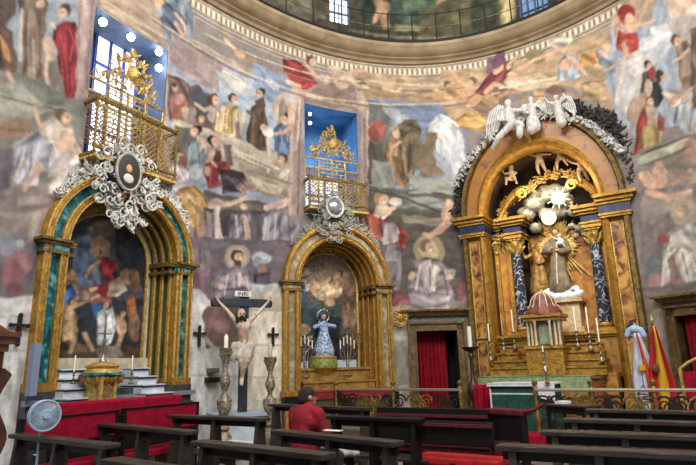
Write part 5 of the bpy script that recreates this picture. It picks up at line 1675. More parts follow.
# small crosses on the wall
def wall_cross(px, py, label, k=1.0):
    tt, z = wallhit(px, py); x, y = ell(tt, .04); G, _ = chord(tt-2, tt+2, .04); u0 = (Vector((x, y, 0))-G.o).dot(G.u)
    t = thing('wall_cross', label, 'cross', G.P(u0, z, 0), group='small dark crosses on the marble dado')
    a = .17*k; mb = MB()
    mb.fbox(G, u0-.025, u0+.025, z-a*1.25, z+a, -.03, .02); obj('upright', mb, IRON, t, 0)
    mb = MB(); mb.fbox(G, u0-a*.72, u0+a*.72, z+a*.1, z+a*.32, -.032, .02); obj('crossbar', mb, IRON, t, 0)
    for du, dw in ((-a*.74, a*.2), (a*.74, a*.2), (0, a*1.02), (0, -a*1.27)): mb = MB(); mb.ball(G.P(u0+du, z+dw, -.01), .035); obj('finial', mb, IRON, t)
wall_cross(17, 328, 'small dark cross on the white marble wall above the brown wooden cabinet', 1.15)
wall_cross(198, 335, 'small dark cross on the white wall just right of the green marble altar', 1.0)
wall_cross(272, 336, 'small dark cross on the cream wall between the crucifix and the golden middle altar')
def plaque(px0, py0, px1, py1, m, label):
    tt, z = wallhit((px0+px1)/2, (py0+py1)/2); G, _ = chord(tt-3, tt+3, .1)
    a = G.at(px0, py1, -.03); b = G.at(px1, py0, -.03); mb = MB(); mb.fbox(G, a[0], b[0], a[1], b[1], -.05, .12); tag(obj('wall_plaque', mb, m, None, 0, bevel=.01), label, 'plaque')
plaque(210, 368, 219, 373, mat('dull_plaque', '#5a5648', .5), 'small brown plaque on the white wall left of the crucifix, the upper one')
plaque(208, 377, 221, 383, BLACKW, 'small black box on the white wall left of the crucifix, below the brown plaque')

# ------------------------------------------------------------------ things at the left altar
mb_ = None
AL = thing('altar_shelf', 'white marble stepped shelves with navy edges in front of the left altar painting', 'altar shelf', F1.P(0, .2, -.4))
for i in range(4):
    w1 = 1.66-.15*i; n0 = -.15-.12*i
    for a, b_ in ((-1.15-.03*i, -.42), (.28, .62+.09*i)):
        mb = MB(); mb.fbox(F1, a, b_, w1-.17, w1-.035, n0-.02, .2); mb.fbox(F1, a, b_, w1-.02, w1, n0-.05, .2); st = obj('marble_step', mb, WHITEM, AL, 0)
        mb = MB(); mb.fbox(F1, a, b_, w1-.05, w1-.018, n0-.04, .15); obj('navy_edge', mb, NAVY, st, 0)
mb = MB(); mb.fbox(F1, -1.3, 1.35, .2, 1.02, -.62, -.21); obj('altar_body', mb, mat('dark_stone', '#2b2e32'), AL, 0)
c = F1.P(-.05, 1.0, -.55)
UR = thing('altar_urn', 'gilded and green marble urn pedestal in the middle of the left altar', 'urn', c)
cu_, cw_ = F1.at(101, 385, -.55)
c = F1.P(cu_, cw_, -.55)
mb = MB(); mb.lathe([(.22, -.25), (.24, .0), (.30, .04), (.33, .12)], c, 20); obj('foot', mb, GOLDL, UR)
mb = MB(); mb.lathe([(.33, .12), (.36, .16), (.30, .2)], c, 20); obj('green_band', mb, TEAL, UR)
mb = MB(); mb.lathe([(.30, .2), (.24, .26), (.27, .3), (.2, .34), (.13, .36), (.001, .37)], c, 20); obj('lid', mb, GOLDL, UR)
mb = MB()
for i in range(14): a = 2*PI*i/14; mb.leaf(c+Vector((.3*math.cos(a), .3*math.sin(a), .02)), Vector((0, 0, 1)), Vector((math.cos(a), math.sin(a), 0)), .13, .07, .3)
obj('leaves', mb, GOLD, UR)
cr_t = F1.P(cu_, cw_+.37, -.55)
t = thing('altar_crucifix', 'small metal crucifix standing on the gilded urn of the left altar', 'crucifix', cr_t)
mb = MB(); mb.lathe([(.07, 0), (.04, .05), (.018, .1), (.018, .16)], cr_t, 10); obj('foot', mb, SILVER, t)
mb = MB(); mb.fbox(F1, cu_-.012, cu_+.012, cw_+.5, cw_+.98, -.56, -.54); mb.fbox(F1, cu_-.12, cu_+.12, cw_+.82, cw_+.845, -.56, -.54); obj('cross', mb, SILVER, t, 0)
fu, fw = F1.at(107, 389, -.8)
t = thing('icon_frame', 'small gilded icon frame standing in front of the urn on the left altar', 'picture frame', F1.P(fu, fw-.2, -.8))
mb = MB()
for a, b_, c0, c1 in ((-.15, .15, .15, .2), (-.15, .15, -.2, -.15), (-.15, -.1, -.2, .2), (.1, .15, -.2, .2)): mb.fbox(F1, fu+a, fu+b_, fw+c0, fw+c1, -.84, -.78)
obj('frame', mb, GOLDL, t, 0)
mb = MB(); mb.fbox(F1, fu-.1, fu+.1, fw-.15, fw+.15, -.81, -.78); obj('picture', mb, mat('icon_paint', '#4f4436', .5, 0, '#a07c4c', 14), t, 0)
def candlestick(c, h, hc, label, m=SILVER, r=.06, group=None, cat='candlestick', wax=WAX):
    t = thing('candlestick', label, cat, c, group=group); L = h
    mb = MB(); mb.lathe([(r*1.3, 0), (r*1.35, L*.05), (r*.8, L*.12), (r*.5, L*.2), (r*.28, L*.26), (r*.55, L*.34), (r*.62, L*.42), (r*.3, L*.5), (r*.25, L*.6), (r*.5, L*.7), (r*.55, L*.76), (r*.28, L*.84), (r*.3, L*.92)], c, 12); obj('stem', mb, m, t)
    mb = MB(); mb.lathe([(r*.3, L*.92), (r*.95, L*.96), (r*1.0, L), (r*.3, L)], c, 12); obj('drip_pan', mb, m, t)
    mb = MB(); mb.lathe([(r*.3, L), (r*.3, L+hc), (r*.06, L+hc+.015)], c, 10); obj('candle', mb, wax, t)
    return t
def cs_px(F, n, px, ytop, ymid, ybase, label, r=.05, m=SILVER, group=None, wax=WAX):
    u, w = F.at(px, ybase, n); _, wm = F.at(px, ymid, n); _, wt = F.at(px, ytop, n)
    return candlestick(F.P(u, w, n), wm-w, wt-wm, label, m, r, group, wax=wax)
GC = 'white candles in silver candlesticks on the golden shelves'
cs_px(F3, -.5, 491, 324, 341, 361, 'silver candlestick at the far left end of the golden shelves', .05, group=GC)
cs_px(F3, -.3, 504, 314, 335, 351, 'silver candlestick with reddish candle on the left golden shelves, second from the end', .05, group=GC, wax=mat('orange_wax', '#c98a5a', .5))
cs_px(F3, -.1, 515, 310, 332, 349, 'silver candlestick on the left golden shelves, closest to the domed tabernacle', .05, group=GC)
cs_px(F3, -.1, 578, 307, 331, 347, 'silver candlestick on the right golden shelves, closest to the domed tabernacle', .05, group=GC)
cs_px(F3, -.3, 591, 307, 333, 350, 'silver candlestick in the middle of the right golden shelves', .05, group=GC)
cs_px(F3, -.5, 602, 318, 342, 362, 'silver candlestick at the right end of the golden shelves', .05, group=GC)
t = cs_px(F3, -1.0, 545, 346, 352, 371, 'small silver cross stand on the green covered altar, before the tabernacle', .05)
cs_px(F1, -.6, 73, 356, 372, 384, 'thin lit candle at the left of the left altar shelves', .035, mat('dull_metal', '#6f675a', .4, .6))
cs_px(F1, -.6, 131, 356, 370, 384, 'thin candle at the right of the left altar shelves', .035, mat('dull_metal', '#6f675a', .4, .6))
mb = MB(); lc = F3.px(519, 352, -.35); mb.lathe([(.035, 0), (.04, .09), (.035, .1)], lc-Vector((0, 0, .05)), 12); tag(obj('votive_lamp', mb, mat('red_glass', '#b01820', .2), None), 'small red votive glass on the golden shelf left of the tabernacle', 'votive lamp')

# ------------------------------------------------------------------ things at the middle altar
VG = thing('virgin_statuette', 'blue and white dressed statuette with halo on a green and gold pedestal', 'statuette', F2.px(324, 352, .45))
vu, vw = F2.at(324, 353, .45); _, vt = F2.at(324, 312, .45); H = vt-vw; o = (vu, vw, .45)
human(F2, o, H, [(0, .86, 0, .07, 0, .88, -.01, .07), (0, .7, 0, .04, 0, .82, 0, .045)], 'body', mat('statue_face', '#b98a68', .5), VG)
human(F2, o, H, [(-.1, .68, 0, .06, .1, .68, 0, .06), (0, .68, 0, .11, 0, .5, 0, .12), (0, .5, 0, .12, 0, .04, 0, .27), (-.11, .68, 0, .05, -.26, .62, -.06, .06), (.11, .68, 0, .05, .26, .64, -.06, .06)], 'dress', mat('blue_white_dress', '#2f5c98', .6, 0, '#c4ccd8', 26, lo=.42, hi=.6), VG)
human(F2, o, H, [(0, .9, .03, .085, 0, .74, .05, .1), (0, .74, .05, .1, 0, .1, .1, .22)], 'veil', mat('dark_blue_veil', '#2a3f68', .7), VG)
mb = MB(); oval_ring(mb, F2, vu, vw+H*.9, .47, .16, .16, .016)
for i in range(14): a = 2*PI*i/14; d = F2.u*math.cos(a)+Vector((0, 0, math.sin(a))); p = F2.P(vu, vw+H*.9, .47); mb.tube([p+d*.16, p+d*.21], .008, 4)
obj('halo', mb, SILVER, VG)
PB = thing('altar_pedestal', 'green and gold bombe pedestal under the blue statuette of the middle altar', 'pedestal', F2.px(323, 378, .45))
pb, pw = F2.at(323, 376, .45); _, pw2 = F2.at(323, 355, .45); hh = pw2-pw; c = F2.P(pb, pw, .45)
mb = MB(); mb.lathe([(.12, 0), (.2, hh*.1), (.3, hh*.3), (.38, hh*.38)], c, 20); mb.lathe([(.36, hh*.8), (.38, hh*.88), (.3, hh*.94), (.2, hh)], c, 20); obj('gilt_bowl', mb, GOLDL, PB)
mb = MB(); mb.lathe([(.37, hh*.38), (.39, hh*.5), (.36, hh*.8)], c, 20); obj('green_band', mb, mat('green_enamel', '#3f6f3e', .35, 0, '#a89a48', 9), PB)
def candelabra(px, py, n, label, F=F2):
    c = F.px(px, py, n); t = thing('candelabrum', label, 'candelabrum', c, group='silver candelabra on the middle altar'); _, w0 = F.at(px, py, n); _, w1 = F.at(px, 345, n); h = w1-w0
    mb = MB(); mb.lathe([(.12, 0), (.07, .05), (.03, .1), (.045, h*.4), (.02, h*.5), (.02, h*.8)], c, 12); obj('foot', mb, SILVER, t)
    for a, k in ((-.2, 0), (-.1, .08), (0, .13), (.1, .08), (.2, 0)):
        mb = MB(); p = c+Vector((0, 0, h*.5)); q = c+F.u*a+Vector((0, 0, h*.85+k)); mb.tube([p, p+F.u*a*.6-Vector((0, 0, .03)), q-Vector((0, 0, .1))-F.u*0, q], .012, 6); mb.lathe([(.01, 0), (.035, .02), (.03, .03)], q, 8); ar = obj('arm', mb, SILVER, t)
        mb = MB(); mb.lathe([(.014, 0), (.014, .2), (.003, .21)], q+Vector((0, 0, .03)), 8); obj('candle', mb, WAX, ar)
candelabra(305, 377, .35, 'silver candelabrum with candles left of the blue statuette'); candelabra(348, 375, .35, 'silver candelabrum with candles right of the blue statuette')
# gilt flowering branches above the candelabra
for (x, y), lab in (((296, 335), 'silvery flower spray left of the statuette on the middle altar'), ((346, 325), 'dark gilded branch spray right of the statuette on the middle altar')):
    mb = MB(); rnd = random.Random(x)
    c = F2.px(x+6, y+28, .45)
    for i in range(16):
        a = rnd.uniform(-.9, .9); L = rnd.uniform(.25, .62); q = c+F2.u*math.sin(a)*L*.8+Vector((0, 0, math.cos(a)*L+.12)); mb.tube([c, (c+q)/2+Vector((0, 0, .08)), q], .008, 4); mb.ball(q, .035, seg=6, rings=4)
    tag(obj('flower_spray', mb, SILVER if x < 300 else GOLDD, None), lab, 'flower spray')
mb = MB(); mb.fbox(F2, -1.15, 1.12, .86, 1.02, -.72, -.5); mb.fbox(F2, -1.15, 1.12, 1.0, 1.03, -.72, .3)
tag(obj('altar_cloth', mb, mat('red_altar_cloth', '#8c1222', .8, 0, '#6c0c18', 8), None, 0), 'red cloth over the front of the golden middle altar', 'altar cloth')
mb = MB(); mb.fbox(F2, -1.1, 1.08, .1, .99, -.68, .2); tag(obj('altar_block', mb, mat('dark_gilt_block', '#5d4a26', .5, 0, '#3c2e18', 5), None, 0), 'gilded stone block under the red cloth of the middle altar', 'altar')
mb = MB(); mb.fbox(F2, -1.0, .95, 1.03, 1.5, .3, .7); mb.fbox(F2, -1.05, 1.0, 1.5, 1.56, .25, .7); mb.fbox(F2, -1.0, .95, 1.03, 1.2, .0, .3); mb.fbox(F2, -1.02, .97, 1.2, 1.24, -.03, .3)
tag(obj('altar_shelf', mb, mat('gilt_shelf', '#a9823c', .45, .2, '#77582a', 5, .2), None, 0), 'golden shelf of the middle altar below the arched painting', 'altar shelf')

# ------------------------------------------------------------------ large crucifix with two tall candlesticks
cb = free(243, 412, 11.2); XF = Frame((cb.x, cb.y), F2.u)
def X(px, py, n=0): u, w = XF.at(px, py, n); return XF.P(u, w, n)
def XU(px, py, n=0): return XF.at(px, py, n)
zb = XU(243, 408)[1]; zt = XU(243, 290)[1]; za = XU(243, 303)[1]
CX = thing('standing_cross', 'large dark wooden cross with carved beam standing before the marble wall', 'cross', (cb.x, cb.y, 0))
u0 = 0.0
mb = MB(); mb.fbox(XF, -.085, .085, .15, zt, 0, .11); obj('upright', mb, CROSSW, CX, 0, bevel=.015)
ul, _ = XU(214, 301); ur, _ = XU(270, 306)
mb = MB(); mb.fbox(XF, ul, ur, za-.08, za+.09, -.02, .1); obj('crossbeam', mb, CROSSW, CX, 0, bevel=.015)
for q in (ul, ur): mb = MB(); mb.lathe([(.001, -.09), (.05, -.06), (.065, 0), (.05, .06), (.001, .09)], XF.P(q, za, .04), 10); obj('beam_end', mb, CROSSW, CX)
tu, tw_ = XU(243, 294, -.05)
mb = MB(); mb.fbox(XF, tu-.16, tu+.17, tw_-.05, tw_+.06, -.05, 0); pl = obj('title_board', mb, mat('cream_board', '#e2dfd0', .7), CX, 0)
cu3 = bpy.data.curves.new('lettering', 'FONT'); cu3.body = 'INRI'; cu3.size = .12; cu3.align_x = 'CENTER'; cu3.align_y = 'CENTER'; cu3.extrude = .003
lo = bpy.data.objects.new('lettering', cu3); C.objects.link(lo); lo.parent = pl
cu3.materials.append(BLACKW); bpy.context.view_layer.update(); me3 = bpy.data.meshes.new_from_object(lo); bpy.data.objects.remove(lo); lo = bpy.data.objects.new('lettering', me3); C.objects.link(lo); lo.parent = pl
lo.matrix_local = Matrix.Translation(XF.P(tu, tw_, -.056)-base(pl)) @ (Matrix((XF.u, Vector((0, 0, 1)), -XF.n)).transposed()).to_4x4()
t = thing('cross_pedestal', 'white marble block at the foot of the large crucifix', 'pedestal', (cb.x, cb.y, 0))
mb = MB(); mb.fbox(XF, -.55, .55, 0, .72, -.3, .35); obj('block', mb, WHITEM, t, 0, bevel=.02)
mb = MB(); mb.fbox(XF, -.62, .62, .72, .78, -.36, .4); obj('slab', mb, mat('blue_grey_slab', '#9fb0c0', .4), t, 0)
# the carved body
CH_ = thing('crucified_figure', 'pale carved figure with raised arms and loincloth hanging on the large dark cross', 'statue', XF.P(0, 1.2, -.1))
def xp(px, py, n): p = X(px, py, n); return p
def caps(lst, name, m, parent, vox):
    mb = MB()
    for a, ra, b, rb_ in lst: mb.cap(a, ra, b, rb_, 10)
    return obj(name, mb, m, parent, voxel=vox)
hd = xp(241, 315.5, -.17); ne = xp(242.5, 321, -.11); shl = xp(237, 322.5, -.08); shr = xp(249, 321.5, -.08)
chs = xp(243, 328, -.12); wa = xp(243.5, 340, -.1); hp = xp(244, 347, -.1)
elb_l = xp(227.5, 311, -.05); hl = xp(218, 301, -.03); elb_r = xp(259, 312, -.05); hr = xp(268.5, 301.5, -.03)
kl = xp(241, 361, -.24); kr = xp(247.5, 361, -.22); al_ = xp(242.5, 378, -.13); ar_ = xp(241.5, 377, -.10)
hl0, hr0 = xp(236.5, 347, -.1), xp(247, 347, -.1)
L_ = [(hd, .085, hd+Vector((0, 0, .05)), .09), (hd+Vector((.0, .0, -.02)), .05, ne, .05), (shl, .065, shr, .065), (chs, .12, wa, .095), (xp(240.5, 326, -.12), .10, xp(246.5, 326, -.12), .10), (wa, .095, hp, .11),
      (shl, .06, elb_l, .04), (elb_l, .04, hl, .028), (shr, .06, elb_r, .04), (elb_r, .04, hr, .028), (xp(241.5, 348, -.1), .09, kl, .06), (xp(246.5, 348, -.1), .09, kr, .06), (kl, .058, al_, .038), (kr, .058, ar_, .038),
      (al_, .036, xp(242, 385, -.22), .026), (ar_, .036, xp(240.5, 384.5, -.2), .026)]
for h_, sg in ((hl, -1), (hr, 1)):
    up = Vector((0, 0, 1)); d0 = (XF.u*sg*.5+up).normalized()
    L_.append((h_, .028, h_+d0*.06, .03))
    for f in range(4): d = (XF.u*(sg*.35+(f-1.5)*.28)+up*.9).normalized(); q = h_+d0*.06+XF.u*(f-1.5)*.014; L_.append((q, .009, q+d*.045-XF.n*.015, .008)); L_.append((q+d*.045-XF.n*.015, .008, q+d*.05-XF.n*.045, .007))
    L_.append((h_, .011, h_-XF.u*sg*.045+up*.03-XF.n*.03, .009))
bd = caps(L_, 'body', IVORY, CH_, .017)
mb = MB(); mb.ball(hd+Vector((0, 0, .05))+XF.n*.025, (.1, .09, .1), XF.R); mb.cap(hd+XF.u*-.06+XF.n*.02, .05, hd+XF.u*-.07-Vector((0, 0, .12)), .03); mb.cap(hd+XF.u*.07+XF.n*.02, .05, hd+XF.u*.08-Vector((0, 0, .1)), .03); obj('hair', mb, DARKHAIR, CH_)
mb = MB(); mb.ball(hd-XF.n*.06-Vector((0, 0, .05)), (.045, .035, .06), XF.R); obj('beard', mb, DARKHAIR, CH_)
mb = MB()
for k in (-1, 1): mb.ball(hd+XF.u*k*.032-XF.n*.083+Vector((0, 0, .03)), .012)
obj('eyes', mb, DARKHAIR, CH_)
mb = MB(); mb.cap(hd-XF.n*.085+Vector((0, 0, .025)), .01, hd-XF.n*.1, .015); obj('nose', mb, IVORY, CH_)
caps([(xp(237.5, 347, -.1), .11, xp(250, 346, -.1), .11), (xp(240.5, 349, -.12), .12, xp(240, 357, -.2), .09), (xp(247.5, 349, -.12), .12, xp(248, 357, -.18), .09), (xp(234.5, 345, -.15), .07, xp(231.5, 358, -.12), .06), (xp(231.5, 350, -.15), .05, xp(234, 362, -.15), .03), (xp(251, 345, -.12), .05, xp(252, 356, -.1), .04)], 'loincloth', mat('ivory_cloth', '#cfc6b6', .7, 0, '#a59a88', 9, .4), CH_, .02)
# the two tall turned candlesticks
TURN = mat('silvered_wood', '#b0a188', .45, .3, '#5c4e3e', 14, .5)
def tall_candlestick(px, ytop, ymid, d, label):
    p = free(px, 400, d); G = Frame((p.x, p.y), (1, 0)); hm = free(px, ymid, d).z; ht = free(px, ytop, d).z
    t = thing('processional_candlestick', label, 'candlestick', (p.x, p.y, 0), group='tall turned candlesticks beside the crucifix'); H = hm
    c = Vector((p.x, p.y, 0))
    mb = MB(); 
    for i in range(3): a = i*2*PI/3+.4; mb.scroll(c+Vector((.2*math.cos(a), .2*math.sin(a), .12)), Vector((math.cos(a), math.sin(a), 0)), Vector((0, 0, 1)), .12, .04, 1.3, -1)
    mb.lathe([(.14, .1), (.17, .2), (.15, .42), (.08, .5), (.11, .55), (.08, .6)], c, 12); obj('base', mb, TURN, t)
    z = .6; prof = [(.05, z)]
    for f, r in ((.08, .05), (.14, .09), (.2, .14), (.28, .155), (.34, .12), (.4, .06), (.44, .05), (.5, .09), (.56, .12), (.62, .10), (.7, .06), (.74, .05), (.8, .075), (.88, .1), (.92, .12), (.96, .14), (1, .15)): prof.append((r*.85, z+(H-z)*f))
    mb = MB(); mb.lathe(prof, c, 16); obj('shaft', mb, TURN, t)
    mb = MB()
    for i in range(8): a = i*PI/4; mb.leaf(c+Vector((.1*math.cos(a), .1*math.sin(a), z+(H-z)*.22)), Vector((0, 0, 1)), Vector((math.cos(a), math.sin(a), 0)), .16, .06, .2); mb.leaf(c+Vector((.07*math.cos(a), .07*math.sin(a), z+(H-z)*.86)), Vector((0, 0, 1)), Vector((math.cos(a), math.sin(a), 0)), .12, .05, .5)
    obj('carved_leaves', mb, TURN, t)
    mb = MB(); mb.lathe([(.04, H), (.04, ht-.05), (.012, ht)], c, 12); obj('candle', mb, WAX if ymid < 352 else CREAM, t)
tall_candlestick(224.5, 334, 348, 10.6, 'tall carved silvery candlestick standing left of the crucifix')
tall_candlestick(270, 343, 357, 11.0, 'tall carved silvery candlestick standing right of the crucifix')
p = free(474, 395, 13.2)
t = thing('candle_stand', 'tall dark bronze candle stand with white candle left of the main arch', 'candle stand', (p.x, p.y, .2)); c = Vector((p.x, p.y, 0)); hz = free(471, 347, 13.2).z; ht = free(471, 327, 13.2).z
mb = MB(); mb.lathe([(.22, .2), (.2, .28), (.07, .4), (.05, .7), (.12, .85), (.15, 1.0), (.1, 1.12), (.05, 1.2), (.04, hz-.25), (.08, hz-.2), (.05, hz-.12)], c, 14); obj('stem', mb, mat('dark_bronze', '#5a4430', .45, .5, '#3a2c20', 8), t)
mb = MB(); mb.lathe([(.05, hz-.12), (.2, hz-.03), (.22, hz), (.05, hz)], c, 14); obj('drip_pan', mb, mat('dark_bronze', '#5a4430'), t)
mb = MB(); mb.lathe([(.05, hz), (.05, ht), (.01, ht+.02)], c, 12); obj('candle', mb, WAX, t)

# ------------------------------------------------------------------ altar rail in two runs
def rail(a, b, label, posts, panels, z0=.2, zt=1.1, endpost=True):
    d = (b-a); L = d.length; G = Frame((a.x, a.y), d); t = thing('altar_rail', label, 'railing', (a.x, a.y, z0))
    mb = MB(); mb.fbox(G, 0, L, zt-.05, zt, -.06, .06); mb.fbox(G, 0, L, z0, z0+.07, -.05, .05); obj('rail', mb, STEEL, t, 0, bevel=.01)
    rnd = random.Random(int(L*100))
    for i in range(posts):
        u = L*i/(posts-1); c = G.P(u, z0, 0); mb = MB(); mb.lathe([(.05, 0), (.05, .1), (.03, .14), (.045, .3), (.06, .4), (.03, .5), (.035, .7), (.045, .78), (.045, zt-z0+.02), (.03, zt-z0+.04), (.05, zt-z0+.08), (.055, zt-z0+.12), (.001, zt-z0+.17)], c, 12); obj('post', mb, BRASS, t)
    for i in range(panels):
        ua = L*i/panels+.08; ub = L*(i+1)/panels-.08; um = (ua+ub)/2; wm = (z0+zt)/2; mb = MB(); hw = (ub-ua)/2; hh_ = (zt-z0)/2-.08
        oval_ring(mb, G, um, wm, 0, hw*.42, hh_*.85, .018, 20)
        for sx in (-1, 1):
            for sz in (-1, 1):
                mb.scroll(G.P(um+sx*hw*.66, wm+sz*hh_*.5, 0), G.u*sx, Vector((0, 0, sz)), hh_*.42, .022, 1.5); mb.scroll(G.P(um+sx*hw*.2, wm+sz*hh_*.35, 0), G.u*sx, Vector((0, 0, sz)), hh_*.28, .016, 1.3)
        mb.tube([G.P(ua, wm, 0), G.P(ub, wm, 0)], .012, 5); obj('scroll_panel', mb, BRASS if i % 2 else IRON, t)
    return t
r2a, r2b = ground(336, 388, 1.1), ground(460, 388.5, 1.1); r3a, r3b = ground(535, 388.5, 1.1), ground(700, 388.5, 1.1)
for v in (r2a, r2b, r3a, r3b): v.z = 0
ext = r3b+(r3b-r3a)*.12
rail(r2a, r2b, 'low altar rail with iron scroll panels before the curtained doorway and middle altar', 3, 5)
rail(r3a, ext, 'low altar rail with iron scroll panels before the green altar and the flags', 4, 6)

# ------------------------------------------------------------------ front table of the sanctuary
ta_, tb_ = free(487, 381, 11.9), free(553, 381, 11.9)
TF = Frame(((ta_.x+tb_.x)/2, (ta_.y+tb_.y)/2), RD); hw = (tb_-ta_).length/2*.98
FT = thing('front_altar_table', 'freestanding altar table covered with dark green velvet and white cloth', 'altar table', (TF.o.x, TF.o.y, .2))
zt = 1.17
mb = MB(); mb.fbox(TF, -hw, hw, .2, zt-.03, 0, .7); obj('green_frontal', mb, GREEND, FT, 0)
mb = MB(); mb.fbox(TF, -hw-.04, hw+.04, zt-.03, zt, -.06, .76); mb.fbox(TF, -hw-.04, hw+.04, zt-.06, zt, -.06, -.05); obj('white_cloth', mb, WHITEC, FT, 0)
mb = MB(); mb.prism([(hw-.22, zt-.28), (hw+.05, zt-.34), (hw+.07, zt), (hw-.35, zt)], lambda a, b, d: TF.P(a, b, d), -.09, -.07); obj('cloth_corner', mb, WHITEC, FT, 0)
mb = MB()
for w in (zt-.2, zt-.215): mb.tube([TF.P(-hw, w, -.005), TF.P(hw, w, -.005)], .008, 4)
mb.fbox(TF, -hw-.01, -hw+.02, .22, zt-.1, -.012, 0); obj('braid', mb, WHITEC, FT, 0)
def extra(px, pyb, d, label): 
    p = free(px, pyb, d); return p
p = free(547, 381, 11.6); candlestick(Vector((p.x, p.y, zt)), .22, .1, 'small metal candlestick on the white cloth corner of the front altar table', BRASS, .04)

# ------------------------------------------------------------------ flags
def flag(px0, py0, px1, py1, d, cols, label, seed, w=.34, finial='#d8c070', top=None):
    a, b = free(px0, py0, d), free(px1, py1, d); b.z = .25; t = thing('flag', label, 'flag', (b.x, b.y, .2))
    mb = MB(); mb.tube([b, a], .018, 8); mb.lathe([(.12, -.05), (.1, 0), (.03, .04)], b, 12); po = obj('pole', mb, WOODB, t)
    mb = MB(); mb.lathe([(.02, 0), (.04, .05), (.02, .1), (.001, .16)], a, 8); obj('finial', mb, GOLDL, po)
    ax = (b-a).normalized(); L = (b-a).length*.82; G = Frame((0, 0), RD); sd = RD
    k = 0; n = len(cols); W0 = w
    for i, (c0, m) in enumerate(cols):
        mb = MB(); t0, t1 = sum(c[0] for c in cols[:i]), sum(c[0] for c in cols[:i+1]); vs = []; fs = []; nx, nz = 6, 14
        for j in range(nz+1):
            v = j/nz; spread = W0*(.22+.78*min(1, v*1.6))*(1-.25*max(0, v-.7))
            for q in range(nx+1):
                uu = t0+(t1-t0)*q/nx; x = (uu-.35)*spread; dep = .05*math.sin(uu*14+v*3+seed)
                vs.append(a+ax*(.06+v*L*(.9+.18*uu if n else 1))+sd*x+RN*(dep-.05))
        for j in range(nz):
            for q in range(nx): kk = j*(nx+1)+q; fs.append((kk, kk+1, kk+nx+2, kk+nx+1))
        mb.add(vs, fs); o = obj('stripe', mb, m, t, 60); md = o.modifiers.new('thickness', 'SOLIDIFY'); md.thickness = .008
    return t, a, ax
FW, FR_, FY, FO = mat('flag_white', '#d5d9e2', .8, 0, '#b9c0d0', 6), mat('flag_red', '#b01c22', .8), mat('flag_yellow', '#d8a51e', .8), mat('flag_orange', '#cf4a1c', .8)
t, a, ax = flag(635, 330, 646, 398, 12.3, [(.5, FW), (.22, FO), (.28, FW)], 'white flag with an orange band and pale bow, left of the two flags', 1.0, .5)
mb = MB(); mb.ball(a+Vector((0, 0, .02)), (.12, .08, .08)); mb.cap(a-RD*.1, .06, a-RD*.16-Vector((0, 0, .1)), .05); mb.cap(a+RD*.1, .06, a+RD*.15-Vector((0, 0, .12)), .05); obj('bow', mb, mat('pale_blue_bow', '#a9c4e0', .7), t, voxel=.02)
q = a+ax*1.15-RN*.12
mb = MB(); mb.tube([q-RD*.12+Vector((0, 0, -.06)), q+Vector((0, 0, .1)), q+RD*.12+Vector((0, 0, -.06)), q-RD*.12+Vector((0, 0, -.06))], .012, 4); mb.tube([q-RD*.16-Vector((0, 0, .14)), q+RD*.16-Vector((0, 0, .16))], .02, 4); obj('emblem', mb, BLACKW, t)
mb = MB(); q2 = a+ax*.72-RN*.1; mb.box(q2+RD*.04, (.14, .03, .1)); obj('crest_patch', mb, FY, t)
t, a, ax = flag(652, 323, 661, 402, 12.2, [(.3, FR_), (.42, FY), (.28, FR_)], 'red and yellow striped flag on a pole, right of the two flags', 2.2, .42)
mb = MB(); q2 = a+ax*.85-RN*.11; mb.ball(q2-RD*.02, (.07, .03, .09), None); obj('coat_of_arms', mb, mat('arms_brown', '#6f3a24', .7), t)
mb = MB(); mb.tube([a+ax*1.95+RD*.1, a+ax*2.2+RD*.02], .02, 6); obj('gold_tassel', mb, GOLDL, t)

# red and gold chair at the right edge
p = free(703, 405, 11.2)
t = thing('throne_chair', 'gilded chair with crimson seat and back at the right edge beside the curtained doorway', 'chair', (p.x, p.y, .2)); G = Frame((p.x, p.y), RD)
mb = MB(); mb.fbox(G, -.28, .28, .62, .72, -.25, .25); obj('seat', mb, RED, t, 0, bevel=.03)
mb = MB(); mb.fbox(G, -.22, .22, .85, 1.35, .2, .25); obj('backrest', mb, RED, t, 0, bevel=.02)
mb = MB(); mb.tube([G.P(-.25, .72, .23), G.P(-.26, 1.4, .25), G.P(-.12, 1.5, .25), G.P(0, 1.56, .25), G.P(.12, 1.5, .25), G.P(.26, 1.4, .25), G.P(.25, .72, .23)], .03, 8); obj('back_frame', mb, GOLDL, t)
for s in (-1, 1):
    for n in (-.2, .2): mb = MB(); mb.lathe([(.02, 0), (.035, .1), (.02, .2), (.03, .3), (.035, .44)], G.P(s*.24, .2, n), 8); obj('leg', mb, GOLDL, t)
    mb = MB(); mb.tube([G.P(s*.27, .95, .22), G.P(s*.29, .96, -.1), G.P(s*.28, .9, -.22), G.P(s*.26, .7, -.22)], .025, 8); obj('armrest', mb, GOLDL, t)
# crimson drape beside the green altar
cva = free(476, 424, 12.6)
G = Frame((cva.x, cva.y), RD)
curtain(G, -.1, .42, .21, 1.12, .25, RED, 3, 'small crimson drape hanging left of the green altar table', 'drape')

